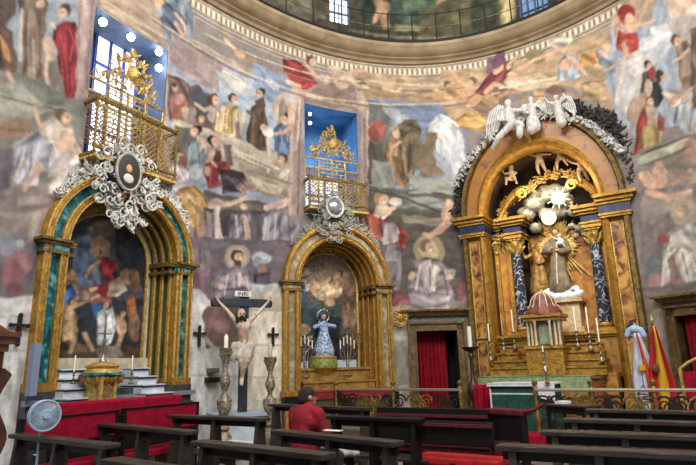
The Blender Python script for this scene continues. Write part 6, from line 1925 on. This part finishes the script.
# ------------------------------------------------------------------ pews
def pew(pa, pb, label, group, z=.95, wd=.17, nleg=3, dark=WOOD, seat=WOODR, name='church_pew'):
    a, b = ground(pa[0], pa[1], z), ground(pb[0], pb[1], z); a.z = b.z = 0; d = b-a; L = d.length
    ang = math.atan2(d.y, d.x); t = thing(name, label, 'pew', a, ang, group)
    def lb(*bx):
        m_ = MB()
        for x0, x1, y0, y1, z0, z1 in bx: m_.box(((x0+x1)/2, (y0+y1)/2, (z0+z1)/2), (x1-x0, y1-y0, z1-z0))
        return m_
    obj('top_rail', lb((0, L, 0, wd, z-.045, z)), dark, t, 0, local=True, bevel=.008)
    obj('back_board', lb((.03, L-.03, .09, .125, z-.12, z-.045)), BLACKW, t, 0, local=True)
    obj('seat', lb((.0, L, .14, .50, .42, .46)), seat, t, 0, local=True, bevel=.008)
    obj('kneeler', lb((.05, L-.05, -.28, -.12, .2, .24)), seat, t, 0, local=True, bevel=.006)
    for i in range(nleg):
        x = .12+(L-.24)*i/(nleg-1); m_ = MB()
        m_.prism([(.04, z-.045), (.16, z-.045), (.2, .46), (.46, .42), (.5, 0), (.38, 0), (.34, .3), (.16, .36), (.1, 0), (-.06, 0)], lambda y, zz, xx: Vector((x+xx, y, zz)), -.03, .03)
        m_.box((x, -.1, .18), (.05, .34, .05)); obj('leg', m_, dark, t, 0, local=True)
    return t
GL, GM, GRr = 'dark pews of the left block', 'dark pews of the middle block', 'dark pews of the right block'
pew((8, 434), (104, 445), 'dark wooden pew nearest the standing fan, with two papers on its seat', GL)
pew((94, 423), (186, 431.5), 'dark wooden pew in front of the red upholstered benches, second of the left rows', GL)
pew((166, 415), (262, 418.5), 'dark wooden pew below the crucifix candlesticks, third of the left rows', GL, z=.97, seat=WOOD)
pew((100, 459), (292, 490), 'nearest dark pew at the bottom edge, only its top rail visible', GM)
pew((190, 441), (322, 455), 'dark wooden pew with its end just below the red shirt, second from the bottom edge', GM)
pew((270, 430), (392, 442.5), 'dark wooden pew directly behind the person in red, white bag at its end', GM)
pew((268, 404), (366, 408), 'dark wooden pew just ahead of the person in red', GM, seat=WOOD)
pew((325, 416), (420, 419), 'dark pew running into the black benches right of the person in red', GM, dark=BLACKW, seat=WOOD)
pew((495, 445), (720, 456), 'nearest long dark pew at the bottom right', GRr, dark=WOOD)
pew((540, 431), (720, 437), 'second long dark pew from the bottom right corner', GRr)
pew((562, 418.5), (720, 423), 'third long dark pew from the bottom right corner', GRr)
pew((585, 409), (720, 412), 'farthest long dark pew of the right block, before the altar rail', GRr)
# black benches with red padding in the centre
def bench(pa, pb, z, label, redtop, bh=.48):
    a, b = ground(pa[0], pa[1], z), ground(pb[0], pb[1], z); a.z = b.z = 0; d = b-a; L = d.length; t = thing('padded_bench', label, 'bench', a, math.atan2(d.y, d.x), 'black benches with red padding')
    m_ = MB(); m_.box((L/2, .03, z-bh/2), (L, .05, bh)); obj('backrest', m_, BLACKW, t, 0, local=True, bevel=.01)
    m_ = MB(); m_.box((L/2, -.02, z-redtop), (L, .06, .035)); obj('red_edge', m_, REDD, t, 0, local=True)
    m_ = MB(); m_.box((L/2, .27, .45), (L, .42, .09)); obj('seat_cushion', m_, REDD if bh > .4 else mat('bright_red_cushion', '#c01818', .8, 0, '#9c1010', 8), t, 0, local=True, bevel=.02)
    for x in (.04, L/2, L-.04): m_ = MB(); m_.box((x, .25, .22), (.05, .46, .44)); obj('leg', m_, BLACKW, t, 0, local=True)
    return t
bench((376, 407), (487, 409), 1.0, 'long black bench with a red edge under its backrest, before the altar rail', .1)
t = bench((408, 420), (492, 423), .92, 'black bench with bright red seat cushion, right of the person', .04, .24)
m_ = MB()
a = ground(405, 447, .45); b = ground(462, 451, .45); G = Frame((a.x, a.y), (b-a))
mb = MB(); mb.fbox(G, 0, (b-a).length, .40, .5, 0, .3); tag(obj('red_cushion', mb, mat('bright_red_cushion', '#c01818', .8, 0, '#9c1010', 8), None, 0, bevel=.03), 'bright red kneeling cushion lying behind the black bench at the centre', 'cushion')
mb = MB(); mb.fbox(G, -.1, (b-a).length+.1, .36, .40, -.02, .34); mb.fbox(G, -.05, 0.02, 0, .36, 0, .3); mb.fbox(G, (b-a).length-.02, (b-a).length+.05, 0, .36, 0, .3); tag(obj('kneeling_stool', mb, BLACKW, None, 0), 'low black stool under the bright red kneeling cushion', 'stool')
# prie-dieu with curved red arms
a, b = ground(488, 410, .98), ground(520, 412, .98); G = Frame((a.x, a.y), (b-a)); L = (b-a).length
t = thing('kneeling_desk', 'black kneeling desk with a red velvet top in front of the green altar table', 'kneeling desk', (a.x, a.y, 0))
mb = MB(); mb.fbox(G, -.03, L+.03, .93, 1.0, -.02, .2); mb.tube([G.P(L, .98, .02), G.P(L+.12, 1.0, .1), G.P(L+.22, 1.08, .2)], .03, 6); obj('velvet_top', mb, REDD, t, 0, bevel=.015)
mb = MB(); mb.fbox(G, 0, L, .62, .93, .02, .07); obj('panel', mb, BLACKW, t, 0)
mb = MB(); mb.fbox(G, 0, L, .22, .3, .02, .4); obj('kneeler', mb, BLACKW, t, 0)
mb = MB(); mb.fbox(G, .02, L-.02, .42, .6, .0, .05); obj('velvet_panel', mb, REDD, t, 0)
for u in (.02, L-.02): mb = MB(); mb.fbox(G, u-.025, u+.025, 0, .93, 0, .12); obj('leg', mb, BLACKW, t, 0)
mb = MB(); p0 = ground(516, 436, .3); G = Frame((p0.x, p0.y), RD); mb.fbox(G, -.1, .5, .0, .34, 0, .5); tag(obj('red_hassock', mb, RED, None, 0, bevel=.03), 'square red hassock on the floor right of the black kneeling desk', 'hassock')
# small black table
a, b = ground(546, 404, .95), ground(583, 406, .95); G = Frame((a.x, a.y), (b-a)); L = (b-a).length
t = thing('side_table', 'small black table with slender legs at the aisle end of the far right pews', 'table', (a.x, a.y, 0))
mb = MB(); mb.fbox(G, -.04, L+.04, .92, .95, -.04, .44); obj('tabletop', mb, mat('dark_red_wood', '#3a1c1a', .4), t, 0, bevel=.008)
mb = MB(); mb.fbox(G, 0, L, .82, .92, 0, .4); obj('apron', mb, BLACKW, t, 0)
for u in (.02, L-.02):
    for n in (.02, .38): mb = MB(); mb.tube([G.P(u, 0, n), G.P(u, .4, n), G.P(u, .84, n)], [.018, .022, .028], 8); obj('leg', mb, BLACKW, t)
mb = MB(); mb.box(G.P(L*.3, .975, .15), (.14, .2, .04), G.R); tag(obj('paper_stack', mb, PAPER, None, 0), 'small pile of white papers on the small black table', 'papers')
# papers and bag on the pews
def sheet(px, py, z, w, h, ang, label, m=PAPER, th=.006):
    p = ground(px, py, z); mb = MB(); mb.box(p+Vector((0, 0, th/2+.002)), (w, h, th), Matrix.Rotation(ang, 3, 'Z')); tag(obj('paper_sheet', mb, m, None, 0), label, 'paper', 'white papers left on the pews')
sheet(40, 455, .46, .17, .12, -.6, 'white leaflet on the seat of the pew nearest the fan, the left one'); sheet(78, 461, .46, .17, .12, -.5, 'white leaflet on the seat of the pew nearest the fan, the right one')
sheet(126, 443, .46, .15, .1, -.6, 'small white leaflet on the pew seat in front of the red benches, the left one'); sheet(156, 447, .46, .15, .1, -.6, 'small white leaflet on the pew seat in front of the red benches, the right one')
sheet(241, 441.5, .46, .55, .08, -.62, 'long white paper strip lying on the seat beneath the crucifix pew')
sheet(333, 431, .97, .2, .08, -.6, 'white paper lying at the right elbow of the person in red')
p = ground(347, 459, .46)
mb = MB(); rnd = random.Random(4)
for i in range(9): mb.ball(p+Vector((rnd.uniform(-.13, .13), rnd.uniform(-.08, .08), .05+rnd.random()*.04)), (rnd.uniform(.05, .08), .06, .045))
tag(obj('cloth_bag', mb, mat('crumpled_white', '#b8b4ac', .8, 0, '#8a8078', 12, .5), None, voxel=.015), 'crumpled white bag lying on the pew seat behind the person in red', 'bag')
for (x, y), lab in (((127, 459), 'white newspaper bundle under the pew in front of the red benches'),):
    p = ground(x, y, .25); mb = MB(); mb.box(p, (.26, .18, .14), Matrix.Rotation(.2, 3, 'Z')); tag(obj('paper_bundle', mb, mat('newsprint', '#c4c8cc', .8, 0, '#9aa0a6', 18), None, 0), lab, 'papers')
p = ground(147, 460, .3); mb = MB(); Rz = Matrix.Rotation(math.radians(80), 3, 'X'); mb.lathe([(.001, -.02), (.11, -.02), (.11, .02), (.001, .02)], p, 20, Rz); tag(obj('round_sign', mb, mat('round_plate', '#c9cdd2', .5), None), 'round white plate leaning under the pew beside the newspaper bundle', 'plate')

# ------------------------------------------------------------------ red benches before the left altar
def red_panel(pa, pb, n_, h, label, nm='red_bench', frame=BLACKW, dep=.42):
    u0, w0 = F1.at(*pa, n_); u1, w1 = F1.at(*pb, n_); zt_ = (w0+w1)/2; print('RP', zt_, w0, w1, u0, u1)
    a, b = F1.P(u0, 0, n_), F1.P(u1, 0, n_); d = b-a; L = d.length; G = Frame((a.x, a.y), d); t = thing(nm, label, 'bench', a, group='red upholstered benches at the left altar')
    mb = MB(); mb.fbox(G, .04, L-.04, zt_-h, zt_-.02, -.02, .02); obj('red_back', mb, RED, t, 0, bevel=.01)
    mb = MB(); mb.fbox(G, 0, .05, 0, zt_, -.03, .05); mb.fbox(G, L-.05, L, 0, zt_, -.03, .05); mb.fbox(G, 0, L, zt_-.025, zt_, -.03, .04); mb.fbox(G, 0, L, zt_-h-.04, zt_-h, -.03, .04); obj('frame', mb, frame, t, 0)
    mb = MB(); mb.fbox(G, .03, L-.03, .40, .5, .02, dep); obj('seat', mb, RED, t, 0, bevel=.02)
    for u in (.06, L-.06): mb = MB(); mb.fbox(G, u-.03, u+.03, 0, .4, dep-.08, dep); obj('leg', mb, frame, t, 0)
    return t
red_panel((20, 418), (118, 411), -2.1, .32, 'red upholstered bench back directly behind the white fan, left of the pair')
red_panel((123, 408.5), (198, 401.5), -2.1, .36, 'red upholstered bench back ending near the left candlestick, right of the pair')
u0, w0 = F1.at(50, 404, -1.3); u1, w1 = F1.at(181, 394.5, -1.3); ZR = (w0+w1)/2; print('CR', w0, w1); a, b = F1.P(u0, 0, -1.3), F1.P(u1, 0, -1.3); G = Frame((a.x, a.y), b-a); L = (b-a).length
t = thing('communion_rail', 'long low rail draped in red velvet in front of the white altar shelves', 'rail', a)
mb = MB(); mb.fbox(G, 0, L, ZR-.24, ZR, -.05, .25); obj('red_drape', mb, RED, t, 0, bevel=.03)
mb = MB(); mb.fbox(G, .02, L-.02, 0, ZR-.24, .0, .2); obj('base', mb, BLACKW, t, 0)
# grey object left of the altar foot
p = F1.px(54, 396, -.9)
mb = MB(); q = F1.px(29, 0, 0); uu, ww = F1.at(30.5, 396, -.35); _, wt_ = F1.at(27.5, 343, -.35); mb.fbox(F1, uu-.06, uu+.05, ww, wt_, -.42, -.3)
tag(obj('wall_board', mb, mat('blue_grey_board', '#7a86a0', .6), None, 0), 'narrow blue grey board standing left of the green marble altar frame', 'board')

# ------------------------------------------------------------------ confessional at the left edge
c0 = free(6, 440, 5.4); G = Frame((c0.x, c0.y), (F1.u.x, F1.u.y)); uR, _ = G.at(1, 380, 0); _, zt2 = G.at(6, 337, 0)
t = thing('wooden_cabinet', 'brown carved wooden cabinet with moulded top cut by the left edge', 'cabinet', (c0.x, c0.y, 0))
mb = MB(); mb.fbox(G, uR-1.6, uR, 0, zt2-.12, 0, .06); mb.fbox(G, uR-1.6, uR, 0, zt2-.12, .5, .56); mb.fbox(G, uR-.06, uR, 0, zt2-.12, 0, .56); obj('body', mb, WOODB, t, 0)
prof = [(uR+.03, 0)]
for i in range(33):
    z = (zt2-.3)*i/32; prof.append((uR+.05+.05*math.sin(i*.55+2)*(1 if i > 2 else 0), z))
prof += [(uR+.02, zt2-.25), (uR-.02, zt2-.25), (uR-.02, 0)]
mb = MB(); mb.prism(prof, lambda a, b, d: G.P(a, b, d), .0, .05); obj('scalloped_side', mb, mat('red_brown_wood', '#5c3120', .5, 0, '#3c1e14', 5), t, 0)
mb = MB()
for w0, w1, e in ((zt2-.12, zt2-.06, .02), (zt2-.06, zt2, .05), (zt2, zt2+.04, .08)): mb.fbox(G, uR-1.6, uR+e, w0, w1, -e, .56+e)
mb.prism([(uR-.8, zt2+.04), (uR+.04, zt2+.04), (uR-.1, zt2+.12), (uR-.25, zt2+.14), (uR-.45, zt2+.26), (uR-.8, zt2+.32)], lambda a, b, d: G.P(a, b, d), .0, .1); obj('cornice', mb, WOODB, t, 0)
mb = MB(); mb.fbox(G, uR-.55, uR-.12, .3, zt2-.3, -.02, .02); obj('door_panel', mb, mat('dark_grille', '#2c2019', .6), t, 0)
mb = MB()
for u in (uR-.12, uR-.55): mb.fbox(G, u-.02, u+.02, .28, zt2-.28, -.04, 0)
mb.fbox(G, uR-.57, uR-.1, zt2-.3, zt2-.26, -.04, 0); obj('panel_moulding', mb, WOODB, t, 0)

# ------------------------------------------------------------------ standing fan
fc = free(43.5, 415.5, 6.9); face_n = (Vector((0, 0, fc.z))-Vector((fc.x, fc.y, fc.z))).normalized(); face_n = Vector((-fc.x, -fc.y, 0)).normalized()
face_n = (Matrix.Rotation(.35, 3, 'Z') @ face_n); fs_ = face_n.cross(Vector((0, 0, 1))).normalized(); UP = Vector((0, 0, 1))
t = thing('standing_fan', 'white pedestal fan with round wire cage before the red benches', 'fan', (fc.x, fc.y, 0)); Rf = .155
mb = MB()
for rr, off in ((Rf, 0), (Rf, .05), (Rf*.66, .02), (Rf*.33, .03)):
    mb.tube([fc+fs_*rr*math.cos(2*PI*i/32)+UP*rr*math.sin(2*PI*i/32)+face_n*(off if rr == Rf else off+.03) for i in range(33)], .006 if rr < Rf else .009, 5)
for i in range(64):
    a_ = 2*PI*i/64; d = fs_*math.cos(a_)+UP*math.sin(a_); mb.tube([fc+face_n*.06+d*.02, fc+face_n*.06+d*Rf*.6, fc+face_n*.05+d*Rf, fc+d*Rf, fc-face_n*.02+d*.03], .0032, 4)
obj('cage', mb, PLASTIC, t)
for i in range(3):
    mb = MB(); pts = []; a_ = i*2*PI/3
    for k in range(12):
        q_ = a_+k*.17; rr = Rf*.9*math.sin(PI*(k+.6)/12.6)**.5; pts.append((rr*math.cos(q_), rr*math.sin(q_)))
    mb.prism([(0, 0)]+pts, lambda a, b, d: fc+fs_*a+UP*b+face_n*(.025+.06*(a*math.sin(a_)-b*math.cos(a_))+d), -.003, .003); obj('blade', mb, mat('blue_grey_blade', '#8fa2bd', .4), t)
mb = MB(); mb.ball(fc-face_n*.05, (.06, .06, .055)); mb.lathe([(.001, 0), (.03, .0), (.03, .02), (.001, .02)], fc+face_n*.06, 14, Matrix((fs_, UP, face_n)).transposed()); obj('motor', mb, PLASTIC, t)
mb = MB(); mb.tube([Vector((fc.x, fc.y, .03))-face_n*.05, fc-face_n*.05], .014, 8); obj('pole', mb, PLASTIC, t)
mb = MB(); mb.lathe([(.2, 0), (.2, .02), (.04, .05), (.02, .08)], Vector((fc.x, fc.y, 0))-face_n*.05, 20); obj('base', mb, PLASTIC, t)

# ------------------------------------------------------------------ person in red
pp = free(305, 400, 6.9); hz_ = free(305, 388, 6.9).z
PE = thing('person', 'person in a red long-sleeved shirt with short dark hair, seated in a pew', 'person', (pp.x, pp.y, 0))
fdir = Vector((.62, .78, 0)).normalized(); rdir = Vector((fdir.y, -fdir.x, 0)); O = Vector((pp.x, pp.y, 0))+fdir*.02
def W(r, f, z): return O+rdir*r+fdir*f+Vector((0, 0, z))
hz = hz_ - .12
HX, HF = -.02, .06; sh = hz-.165
top_px = free(306, 432, 6.9)
B = [(W(HX, HF, hz), .082, W(HX, HF-.02, hz+.035), .088), (W(HX+.01, HF+.045, hz-.05), .052, W(HX, HF+.03, hz), .07), (W(.02, .0, sh+.06), .055, W(HX*.8, HF*.7, hz-.06), .055),
     (W(-.13, 0, sh), .07, W(.13, 0, sh), .07), (W(0, 0, sh-.05), .14, W(0, -.02, .75), .13), (W(-.09, 0, sh-.08), .12, W(.09, 0, sh-.08), .12), (W(0, -.02, .75), .14, W(0, -.02, .56), .155)]
for s in (-1, 1):
    sp_, el, wr = W(s*.19, 0, sh-.01), W(s*.27, .06, sh-.28), W(s*.12, .3, sh-.34)
    B += [(sp_, .06, el, .045), (el, .043, wr, .03)]
    hd_ = W(s*.05, .37, sh-.33); B += [(wr, .03, hd_, .034)]
    for f in range(4):
        q = hd_+fdir*.02+Vector((0, 0, .02-.016*f)); q2 = q+rdir*(-s*.04)+fdir*.035; B += [(q, .010, q2, .009), (q2, .009, q2+rdir*(-s*.035)-fdir*(.005+.004*f), .008)]
    B.append((hd_-fdir*.01, .013, hd_+rdir*(-s*.03)+Vector((0, 0, .045)), .010))
    hp_, kn, an = W(s*.1, 0, .55), W(s*.13, .43, .52), W(s*.13, .36, .1)
    B += [(hp_, .09, kn, .065), (kn, .06, an, .04), (an, .04, W(s*.13, .52, .05), .035)]
mb = MB()
for a_, ra, b_, rb_ in B: mb.cap(a_, ra, b_, rb_, 12)
look = (fdir*.85+rdir*.5).normalized(); lr = Vector((look.y, -look.x, 0))
hc = W(HX, HF, hz)
mb.cap(hc+look*.085+UP*.012, .012, hc+look*.1-UP*.02, .016)             # nose
for s in (-1, 1): mb.ball(hc+lr*s*.088+look*-.005, (.02, .028, .032))       # ears
mb.cap(hc+look*.07-UP*.06, .03, hc+look*.05-UP*.07, .03)
obj('body', mb, SKIN, PE, voxel=.011)
mb = MB()
for s in (-1, 1): mb.ball(hc+look*.082+lr*s*.03+UP*.02, .011)
obj('eyes', mb, DARKHAIR, PE)
mb = MB(); mb.cap(hc+look*.088-lr*.02-UP*.045, .007, hc+look*.088+lr*.02-UP*.045, .007); obj('mouth', mb, mat('lips', '#8c4a40', .6), PE)
mb = MB(); mb.ball(hc-look*.02+UP*.045, (.1, .1, .094), None, 16, 10); mb.ball(hc-look*.045-UP*.005, (.092, .092, .09), None, 14, 8); obj('hair', mb, HAIR, PE, voxel=.012)
S2 = [(W(-.14, 0, sh+.005), .082, W(.14, 0, sh+.005), .082), (W(0, -.01, sh-.06), .165, W(0, -.03, .72), .165), (W(-.1, 0, sh-.1), .135, W(.1, 0, sh-.1), .135), (W(0, -.03, .72), .17, W(0, -.03, .55), .175), (W(.0, .0, sh+.03), .075, W(.03, .02, sh+.075), .062)]
for s in (-1, 1):
    sp_, el, wr = W(s*.19, 0, sh-.01), W(s*.27, .06, sh-.28), W(s*.14, .27, sh-.335)
    S2 += [(sp_, .082, el, .062), (el, .06, wr, .044)]
mb = MB()
for a_, ra, b_, rb_ in S2: mb.cap(a_, ra, b_, rb_, 12)
obj('red_shirt', mb, mat('red_shirt_cloth', '#98091f', .85, 0, '#720614', 6, .6, bscale=9), PE, voxel=.014)
mb = MB()
for s in (-1, 1):
    mb.cap(W(s*.1, 0, .55), .105, W(s*.13, .43, .52), .08); mb.cap(W(s*.13, .43, .52), .078, W(s*.13, .36, .13), .06)
mb.cap(W(-.08, -.02, .56), .14, W(.08, -.02, .56), .14); obj('trousers', mb, mat('dark_trousers', '#20222a', .85), PE, voxel=.016)
for s in (-1, 1): mb = MB(); mb.cap(W(s*.13, .34, .05), .05, W(s*.13, .54, .045), .045); obj('shoe', mb, BLACKW, PE)
# bench the person sits on
mb = MB(); G = Frame((O.x, O.y), (rdir.x, rdir.y)); 
t = thing('church_pew', 'dark pew carrying the person in red, hidden behind the nearer pew', 'pew', W(-.5, 0, 0), group=GM)
mb.fbox(G, -.6, 1.2, .36, .4, -.25, .2); obj('seat', mb, WOOD, t, 0)
for u in (-.55, 1.15): mb = MB(); mb.fbox(G, u-.03, u+.03, 0, .36, -.2, .18); obj('leg', mb, WOOD, t, 0)

# ------------------------------------------------------------------ light
def area(name, loc, target, size, power, col, sy=None):
    l = bpy.data.lights.new(name, 'AREA'); l.energy = power; l.color = col; l.size = size
    if sy: l.shape = 'RECTANGLE'; l.size_y = sy
    o = bpy.data.objects.new(name, l); C.objects.link(o); o.location = loc
    d = (Vector(target)-Vector(loc)).normalized(); o.rotation_euler = d.to_track_quat('-Z', 'Y').to_euler(); return o
def spot(name, loc, target, power, col, ang=60, blend=.6, r=.15):
    l = bpy.data.lights.new(name, 'SPOT'); l.energy = power; l.color = col; l.spot_size = math.radians(ang); l.spot_blend = blend; l.shadow_soft_size = r
    o = bpy.data.objects.new(name, l); C.objects.link(o); o.location = loc; o.rotation_euler = (Vector(target)-Vector(loc)).normalized().to_track_quat('-Z', 'Y').to_euler(); return o
w = bpy.data.worlds.new('church_air'); sc.world = w; w.use_nodes = True; w.node_tree.nodes['Background'].inputs[0].default_value = (.85, .92, 1.0, 1); w.node_tree.nodes['Background'].inputs[1].default_value = .42
area('dome_window_light_left', (-3, 1, 13.0), (3, 13, 6), 4, 900, (1, .97, .93))
area('dome_window_light_right', (6.5, 1, 13.0), (0, 13, 6), 4, 1000, (1, .96, .9))
area('dome_window_light_back', (1, 0, 12.5), (1, 12, 4), 5, 700, (.97, .98, 1))
spot('altar_spotlight', F3.P(-1.2, 7.2, -3.2), F3.P(.3, 4.2, .5), 460, (1, .92, .78), 50)
spot('altar_spotlight_low', F3.P(1.8, 6.8, -3.4), F3.P(0, 3.0, .5), 380, (1, .93, .8), 55)
spot('arch_spotlight', F3.P(.2, 9.6, -3.0), F3.P(.2, 6.6, 0), 200, (1, .9, .75), 70)
spot('left_altar_spotlight', F1.P(.5, 7.0, -3.0), F1.P(0, 3.0, .3), 340, (1, .93, .8), 60)
spot('middle_altar_spotlight', F2.P(.3, 7.0, -3.0), F2.P(0, 3.0, .3), 380, (1, .9, .75), 55)
for i, (x, y) in enumerate(((565, 140), (530, 165))):
    l = bpy.data.lights.new('niche_lamp', 'POINT'); l.energy = 26; l.color = (1, .82, .55); l.shadow_soft_size = .1; o = bpy.data.objects.new('niche_lamp', l); C.objects.link(o); o.location = F3.P(.3+.5*(i*2-1), 6.0, .15)
l = bpy.data.lights.new('gallery_lamp_light', 'POINT'); l.energy = 16; l.color = (.85, .92, 1); l.shadow_soft_size = .1; o = bpy.data.objects.new('gallery_lamp_light', l); C.objects.link(o); o.location = G1.P(.1, 7.4, .4)
l = bpy.data.lights.new('gallery_lamp_light', 'POINT'); l.energy = 28; l.color = (.75, .88, 1); l.shadow_soft_size = .1; o = bpy.data.objects.new('gallery_lamp_light', l); C.objects.link(o); o.location = G2.P(0, 7.4, .6)

sc.view_settings.view_transform = 'Standard'; sc.view_settings.look = 'None'; sc.view_settings.gamma = 1; sc.view_settings.use_curve_mapping = False
sc.view_settings.exposure = 0.0
sc.cycles.use_denoising = True
sc.cycles.max_bounces = 6
